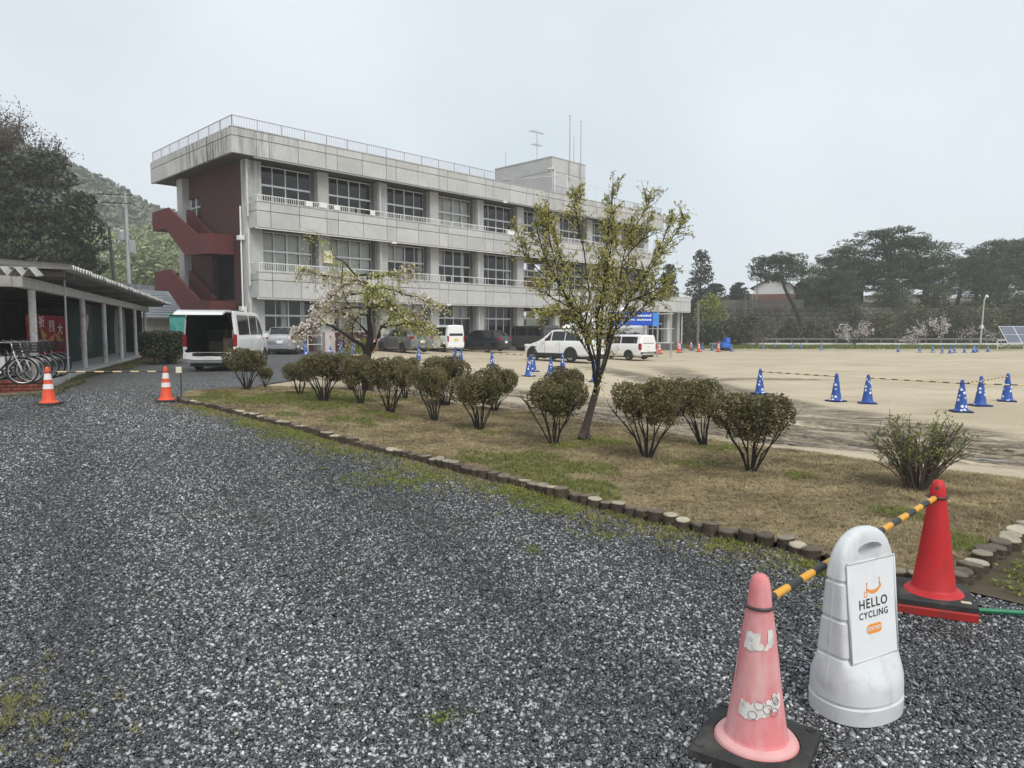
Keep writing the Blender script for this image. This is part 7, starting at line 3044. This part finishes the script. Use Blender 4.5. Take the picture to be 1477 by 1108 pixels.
# big mixed tree at the left: bare crown over a dark evergreen
r = random.Random(5)
rng = np.random.default_rng(5)
root = empty('large_tree', (-36.5, 51.0, .2))
tag(root, 'huge dark evergreen tree at the left edge', 'tree')
b = MB()
b.tube([(0, 0, 0), (.4, 0, 3), (-.2, .3, 7), (-.6, 0, 11)], [.6, .5, .38, .2], 10)
for i in range(16):
    a = r.uniform(0, 6.28)
    z = r.uniform(3, 9)
    b.tube([(0, 0, z), (2.4 * math.cos(a), 2.4 * math.sin(a), z + 1.0), (4.6 * math.cos(a), 4.6 * math.sin(a), z + 1.2)], [.18, .11, .05], 6)
b.build('trunk', M['bark_dark'], root)
C = []
for i in range(96):
    a = r.uniform(0, 6.28)
    q = math.sqrt(r.random())
    zz = r.uniform(3.4, 13.4)
    wid = 6.6 * math.sin(min(max((zz - 2.4) / 12.2, .08), 1) * math.pi) ** .55
    c = np.array([wid * q * math.cos(a) + .4, wid * q * math.sin(a), zz])
    C.append(c + in_ellipsoid(330, rng, .7) * np.array([1.5, 1.5, .75]) * r.uniform(.7, 1.25))
leaf_obj('crown', np.concatenate(C), .34, M['dark_leaf'], root, rng, .5)
for k, (x, y, h, seed, lab) in enumerate([(-39.0, 54.0, 11.0, 3, 'bare reddish tree rising above the huge evergreen'), (-41.0, 57.5, 9.6, 4, 'bare grey tree at the right shoulder of the huge evergreen'), (-44, 57, 11.5, 8, 'bare tree at the far left edge')]):
    root = empty('bare_tree', (x, y, .2))
    tag(root, lab, 'tree', 'bare trees at the left')
    rr = random.Random(seed)
    b = MB()
    tips = []
    b.tube([(0, 0, 0), (.2, 0, h * .6), (.1, .1, h)], [.42, .34, .28], 9)
    b.build('trunk', M['bark'], root, smooth=True)
    b = MB()
    for i in range(6):
        a = i * 1.05 + rr.uniform(-.3, .3)
        branch(b, tips, (.1, .1, h - rr.uniform(0, 2.0)), (math.cos(a) * .75, math.sin(a) * .75, .8), h * .27, .15, 5, rr, .6, .10, .78, (2, 3), 3, .024)
    b.build('branch', M['twig'], root)
    cc = np.array([t[0][:] for t in tips])
    if len(cc) and k != 1:
        cc = np.repeat(cc, 5, 0) + rng.normal(0, .26, (len(cc) * 5, 3))
        leaf_obj('bud', cc, .17, leaf_mat('reddish buds', (.075, .052, .042), (.13, .105, .065), .2, .8, .1) if k == 0 else M['bud'], root, rng, .5)
        if k == 0:
            M['bud'] = root.children[-1].data.materials[0] if root.children[-1].data.materials else M['twig']
root = leafy_bush(-25.5, 31.8, 3.4, 3.2, 'straw coloured grassy clump above the shelter roof', leaf_mat('dry pampas leaves', (.24, .17, .07), (.34, .26, .12), .2, .8, .15), 1600, .16, 'dry clumps', 1.3, 340)

# wooded hill
hx = np.linspace(-420, 40, 60)
hy = np.linspace(150, 520, 44)
HX, HY = np.meshgrid(hx, hy)


def hill_z(x, y):
    az_ = np.degrees(np.arctan2(x, y))
    # skyline as seen from the yard, by bearing
    el = np.interp(az_, [-60, -40, -36, -32.3, -30, -27.7, -25, -22, -18, -12, -6], [12.6, 12.3, 12.0, 10.6, 9.7, 8.6, 7.5, 5.8, 4.0, 2.5, 1.0])
    rr = np.hypot(x, y)
    prof_ = sstep((rr - 150) / 170)
    return np.tan(np.radians(el)) * 320 * prof_ * .93 + 3 * wav(x, y, .045, 12) * prof_ - 2


HZ = hill_z(HX, HY)
idx = np.arange(HX.size).reshape(HX.shape)
F = np.stack([idx[:-1, :-1], idx[:-1, 1:], idx[1:, 1:], idx[1:, :-1]], -1).reshape(-1, 4)
me = np_mesh('hill', np.stack([HX, HY, HZ], -1).reshape(-1, 3), F)
me.polygons.foreach_set('use_smooth', [True] * len(me.polygons))
me.materials.append(PM('wooded hill ground', (.05, .06, .03), .95, .3, .05))
tag(link('hill', me), 'wooded hill behind the school', kind='structure')
rng = np.random.default_rng(44)
crowns = []
for i in range(5):
    nb = 420
    C = in_ellipsoid(nb, rng, .85) * np.array([1, 1, .8])
    crowns.append(leaves(C, .24, rng, .7, .2))
n = 2600
rr = rng.uniform(165, 335, n)
az_ = np.radians(rng.uniform(-52, -16, n))
hxp, hyp = rr * np.sin(az_), rr * np.cos(az_)
s = rng.uniform(4.5, 8.5, n)
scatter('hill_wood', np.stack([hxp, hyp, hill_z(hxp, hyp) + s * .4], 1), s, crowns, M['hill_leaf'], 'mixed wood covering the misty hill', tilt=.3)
# bamboo grove at the hill foot: leaning plumes
plumes = []
for i in range(4):
    C = []
    for k in range(240):
        t = k / 239
        C.append((rng.normal(0, .16 + .20 * math.sin(t * 3.1)) + .5 * t ** 3, rng.normal(0, .16 + .20 * math.sin(t * 3.1)), t * 2.2))
    plumes.append(leaves(np.array(C), .17, rng, .45, .25))
n = 950
bx_ = rng.uniform(-100, -38, n)
by_ = rng.uniform(98, 150, n)
bz_ = .05 * (by_ - 98) ** 1.2 + 4.6 * np.clip((by_ - 98) / 50, 0, 1) + 2.5
keep = (np.degrees(np.arctan2(bx_, by_)) < -20)
bx_, by_, bz_ = bx_[keep], by_[keep], bz_[keep]
scatter('bamboo_grove', np.stack([bx_, by_, bz_], 1), rng.uniform(3.2, 5.0, len(bx_)), plumes, M['bamboo_leaf'], 'pale bamboo grove at the foot of the hill', tilt=.15)
for i, (x, y, w, h, lab) in enumerate([(-42, 66, 6, 5.6, 'grey green tree right of the huge evergreen, below the hill'), (-36.5, 70, 5, 5.4, 'low tree behind the leaning wooden pole'), (-47, 72, 8, 8, 'rounded tree at the left below the hill')]):
    leafy_bush(x, y, w, h, lab, M['bush_leaf'], 2600, .34, 'trees below the hill', .2, 350 + i, 'tree', 'broadleaf_tree')

# ------------------------------------------------------------------ the pines across the field
def pine_mesh(seed, h=12.0, lean=(1.5, 0), pads=24, spread=5.0, low=.38, size=.42):
    r = random.Random(seed)
    rng = np.random.default_rng(seed)
    b = MB()
    P = []
    for i in range(9):
        t = i / 8
        P.append(Vector((lean[0] * (t + .35 * math.sin(t * 5 + seed)), lean[1] * t + .4 * math.sin(t * 4 + seed * 2), h * .93 * t - .4)))
    b.tube(P, [.34 * (1 - .75 * i / 8) + .03 for i in range(9)], 8)
    C = []
    for i in range(pads):
        t = low + (1 - low) * (i + r.random()) / pads
        k = min(int(t * 8), 7)
        q = P[k].lerp(P[k + 1], t * 8 - k)
        a = i * 2.4 + r.uniform(-.5, .5)
        rad_ = spread * (1 - .62 * ((t - low) / (1 - low)) ** 1.5) * r.uniform(.45, 1.0)
        e = q + Vector((math.cos(a) * rad_, math.sin(a) * rad_, r.uniform(.1, .9)))
        m = q.lerp(e, .55) + Vector((0, 0, r.uniform(-.35, .1)))
        b.tube([q, m, e], [.10 * (1 - t * .5), .06, .025], 5)
        for j in range(3):
            c = m.lerp(e, .25 + .42 * j + r.uniform(-.1, .1)) + Vector((r.gauss(0, .5), r.gauss(0, .5), r.uniform(.05, .35)))
            nn = int(84 * r.uniform(.7, 1.3))
            D = in_ellipsoid(nn, rng, .6)
            C.append(np.array(c[:]) + D * np.array([1.25, 1.25, .52]) * r.uniform(.75, 1.3))
    for j in range(6):
        c = P[-1] + Vector((r.gauss(0, .7), r.gauss(0, .7), r.uniform(-.6, .5)))
        C.append(np.array(c[:]) + in_ellipsoid(60, rng, .6) * np.array([1.0, 1.0, .42]))
    C = np.concatenate(C)
    # needle tufts: upright narrow blades fanning from each point
    V, F = leaves(C, size * 1.2, rng, .22, -.3)
    me = np_mesh('crown', V, F)
    me.materials.append(M['pine_leaf'])
    o = b.build('trunk', M['bark_dark'])
    tm = o.data
    bpy.data.objects.remove(o)
    return tm, me


PV = [pine_mesh(1, 12, (2.0, 0), 24, 5.2), pine_mesh(2, 12, (-1.6, .5), 26, 5.0, .34), pine_mesh(3, 12, (.6, -1), 22, 4.4, .42), pine_mesh(4, 12, (-2.6, 0), 20, 5.6, .70)]
PINES = [  # x, y, z base, height, variant, turn, width factor, label
    (39.8, 99.0, 1.0, 11.2, 3, .1, 1.05, 'leaning pine in front of the white storehouse, long flat crown'),
    (50.5, 106, 4.6, 9.8, 0, 2.2, 1.0, 'pine over the dark boarded house'),
    (57.0, 107, 4.6, 12.0, 1, 1.0, 1.5, 'tallest broad pine in the middle of the grove'),
    (62.5, 108, 4.6, 11.2, 2, 4.0, 1.5, 'broad pine directly right of the tallest one'),
    (66.0, 103, 4.0, 8.2, 0, 5.5, 1.25, 'lower pine with long right branches'),
    (70.0, 108, 4.6, 10.6, 1, 3.0, 1.2, 'dense pine above the lamp post'),
    (76.0, 110, 4.6, 11.0, 2, .7, 1.3, 'dense pine at the right edge of the picture'),
    (82.5, 112, 4.6, 11.0, 0, 1.9, 1.3, 'pine beyond the right edge of the grove'),
    (54.0, 100.5, 1.5, 7.4, 2, 2.9, 1.25, 'low spreading pine below the tallest one'),
    (60.5, 101, 1.5, 7.0, 3, 4.4, 1.2, 'low pine right of the low spreading one'),
    (68.5, 101.5, 1.5, 7.2, 1, .2, 1.3, 'low pine behind the lamp post'),
    (75.0, 103, 1.5, 7.5, 2, 5.0, 1.3, 'low pine behind the solar panel'),
    (47.0, 103.5, 3.0, 6.4, 1, 3.8, 1.2, 'low pine right of the leaning one'),
    (81.0, 104, 1.5, 8.0, 0, 2.0, 1.3, 'low pine past the solar panel'),
    (45.2, 101.5, 1.5, 8.6, 1, 1.7, 1.25, 'pine just right of the leaning one, before the dark boarded house'),
    (48.6, 107.5, 4.6, 8.2, 2, 3.3, 1.35, 'pine between the dark boarded house and the tallest pine'),
    (59.5, 112, 4.8, 8.0, 1, 5.2, 1.4, 'pine filling in behind the tallest one'),
    (65.5, 113, 4.8, 8.6, 2, 2.4, 1.4, 'pine in the back row above the larger blossom tree'),
    (71.5, 114, 4.8, 8.6, 0, 1.2, 1.4, 'pine in the back row behind the lamp post'),
    (78.5, 115, 4.8, 9.0, 1, 4.1, 1.4, 'pine in the back row behind the solar panel'),
    (52.5, 111, 4.8, 7.6, 2, .9, 1.3, 'pine in the back row beside the dark boarded house'),
]
for x, y, z, h, v, t, wf, lab in PINES:
    root = empty('pine_tree', (x, y, z), t)
    tag(root, lab, 'pine tree', 'pines across the field')
    link('trunk', PV[v][0], root)
    link('crown', PV[v][1], root)
    root.scale = (wf * h / 12, wf * h / 12, h / 12)


def conifer(x, y, z, h, w, seed, label, mat='conifer_leaf'):
    rng = np.random.default_rng(seed)
    r = random.Random(seed)
    root = empty('conifer_tree', (x, y, z))
    tag(root, label, 'tree', 'conifers beyond the wing')
    b = MB()
    b.tube([(0, 0, -.3), (0, 0, h * .95)], [.3, .04], 7)
    b.build('trunk', M['bark_dark'], root)
    C = []
    for i in range(70):
        t = r.uniform(.10, 1)
        a = i * 2.4
        rr = w * .5 * (1 - t) ** .7 * r.uniform(.6, 1.08) + .1
        c = np.array([rr * .75 * math.cos(a), rr * .75 * math.sin(a), h * t + .1 * h * 0])
        C.append(c + in_ellipsoid(46, rng, .6) * np.array([.22 * w, .22 * w, .05 * h]) * (1.15 - .6 * t))
    leaf_obj('crown', np.concatenate(C), .42, M[mat], root, rng, .4, -.2)


conifer(26.6, 101, .5, 12.2, 6.4, 61, 'tall dark conifer behind the light green round tree')
conifer(22.5, 104, .5, 9.2, 5.2, 62, 'shorter conifer left of the tallest one, behind the wing')
conifer(21.0, 96, -.3, 10.5, 4.5, 64, 'slender conifer just above the end of the wing roof')
conifer(37.5, 118, 4, 5.2, 6, 65, 'dark tree left of the white storehouse roof')
conifer(33.0, 116, 3.0, 6.0, 7, 66, 'dark spreading tree between conifer and storehouse')
conifer(44, 121, 5, 5.4, 7, 67, 'dark tree behind the white storehouse')
leafy_bush(25.0, 89.5, 4.7, 6.9, 'light green round tree at the end of the wing', M['bright_leaf'], 4200, .34, 'round trees', -.3, 371, 'tree', 'round_tree')
leafy_bush(19.4, 97, 5, 6.6, 'light green tree behind the wing roof', M['bright_leaf'], 2200, .36, 'round trees', -.3, 372, 'tree', 'round_tree')
BU = [(23.5, 86, 6, 4.0, 'dark bush under the light green round tree'), (28.4, 88.5, 5.5, 4.6, 'dark bush right of the light green round tree'), (19.3, 90, 5, 4.4, 'dark bush under the wing roof end'), (32.0, 94.5, 5.5, 4.2, 'bush at the left foot of the stone wall'), (36.2, 92.0, 4.0, 3.6, 'dark round bush left in the pair before the stone wall'), (38.6, 92.0, 3.8, 3.8, 'dark round bush right in the pair before the stone wall'),
      (44, 94.5, 5, 3.0, 'bush at the foot of the leaning pine'), (49, 95, 6, 3.4, 'bush behind the left pink blossom tree'), (54, 95.5, 6, 4.2, 'bush between the two pink blossom trees'), (59, 96, 6.5, 4.4, 'bush behind the larger pink blossom tree'), (64, 96.5, 6.5, 4.8, 'bush left of the lamp post'), (69, 97, 6.5, 4.6, 'bush right of the lamp post'), (74.5, 98, 7, 4.8, 'bush behind the solar panel'),
      (30.5, 108, 7, 6.5, 'broad dark tree below the tall conifer'), (57, 99, 7, 6.0, 'tall bush under the tallest pine'), (66, 100, 7.5, 6.0, 'tall bush under the dense pines'), (74, 102, 8, 6.4, 'tall bush at the right under the dense pines'), (62, 104.5, 8, 9, 'tall dark thicket under the broad pine'), (70, 105, 8, 9, 'tall dark thicket behind the lamp post'), (78, 106, 9, 9.5, 'tall dark thicket behind the solar panel'), (54.5, 103.5, 7, 8, 'tall dark thicket below the dark boarded house'), (47.5, 100.5, 5, 5, 'dark thicket right of the leaning pine trunk')]
for i, (x, y, w, h, lab) in enumerate(BU):
    leafy_bush(x, y, w, h * (1.38 if 46 < x and h < 5.5 else 1), lab, M['bush_leaf' if i % 3 else 'dark_leaf'], 2600, .36, 'bushes across the field', -.5, 400 + i)
for i, (x, y, h, lab) in enumerate([(41.5, 95.5, 3.2, 'bare grey shrub before the stone wall'), (45.5, 96, 3.8, 'bare brown shrub under the leaning pine'), (33.6, 96.2, 3.4, 'bare shrub at the ladder foot'), (29.8, 86.5, 3.0, 'bare twiggy shrub near the blue machine'), (53.3, 93.5, 3.4, 'bare shrub between the blossom trees')]):
    root = empty('bare_shrub', (x, y, -.5))
    tag(root, lab, 'shrub', 'bare shrubs across the field')
    rr = random.Random(500 + i)
    b = MB()
    tips = []
    for k in range(7):
        a = rr.uniform(0, 6.28)
        branch(b, tips, (0, 0, 0), (math.cos(a) * .6, math.sin(a) * .6, 1), h * .42, .05, 3, rr, .6, .1, .75, (2, 3), 2, .018)
    b.build('branch', M['twig'], root)
for i, (x, y, w, h, lab) in enumerate([(42.2, 87.5, 5.6, 3.1, 'pink blossoming cherry left on the far field edge'), (52.4, 88.8, 5.2, 3.9, 'pink blossoming cherry in the middle of the far field edge'), (49.2, 88.0, 2.0, 1.6, 'small blossoming sapling between the two pink cherries'), (58.8, 90.0, 5.0, 2.6, 'faint sparse blossoming cherry behind the lamp post')]):
    rng = np.random.default_rng(520 + i)
    rr = random.Random(520 + i)
    root = empty('blossom_tree', (x, y, -.5))
    tag(root, lab, 'tree', 'blossom trees on the far field edge')
    b = MB()
    tips = []
    for k in range(5):
        a = k * 1.26
        branch(b, tips, (0, 0, h * .15), (math.cos(a), math.sin(a), .75), w * .24, .06, 3, rr, .6, .02, .75, (2, 3), 3, .016)
    b.tube([(0, 0, -.1), (0, 0, h * .3)], [.14, .09], 7)
    b.build('trunk', M['bark_dark'], root)
    cc = np.array([t[0][:] for t in tips])
    mx_ = cc[:, 2].max()
    cc = cc * np.array([1, 1, h / mx_])
    cc = np.repeat(cc, 3 if i < 2 else 1, 0) + rng.normal(0, .16, (len(cc) * (3 if i < 2 else 1), 3))
    leaf_obj('crown', cc, .17, M['pink_leaf'], root, rng, .8)

# verge of rough grass along the far field edge
n = 9000
xx = rng.uniform(14, 100, n)
yy = rng.uniform(78, 92, n)
scatter('field_grass', np.stack([xx, yy, gz(xx, yy) - .03], 1), rng.uniform(2.0, 6.0, n), [blade_clump(9, .06, .8, rng, .008) for i in range(4)], M['greengrass'], 'rough grass along the far field edge', tilt=.2)

# ------------------------------------------------------------------ damp air
hm = bpy.data.materials.new('damp haze')
hm.use_nodes = True
hn, hl = hm.node_tree.nodes, hm.node_tree.links
hn.clear()
ho = hn.new('ShaderNodeOutputMaterial')
hv = hn.new('ShaderNodeVolumePrincipled')
hv.inputs['Color'].default_value = (.96, .975, .985, 1)
hv.inputs['Density'].default_value = HAZE
hl.new(hv.outputs[0], ho.inputs['Volume'])
b = MB()
b.bx(-445, 325, -85, 545, -6, 92)
tag(b.build('haze', hm), 'thin damp haze in the air', kind='stuff')
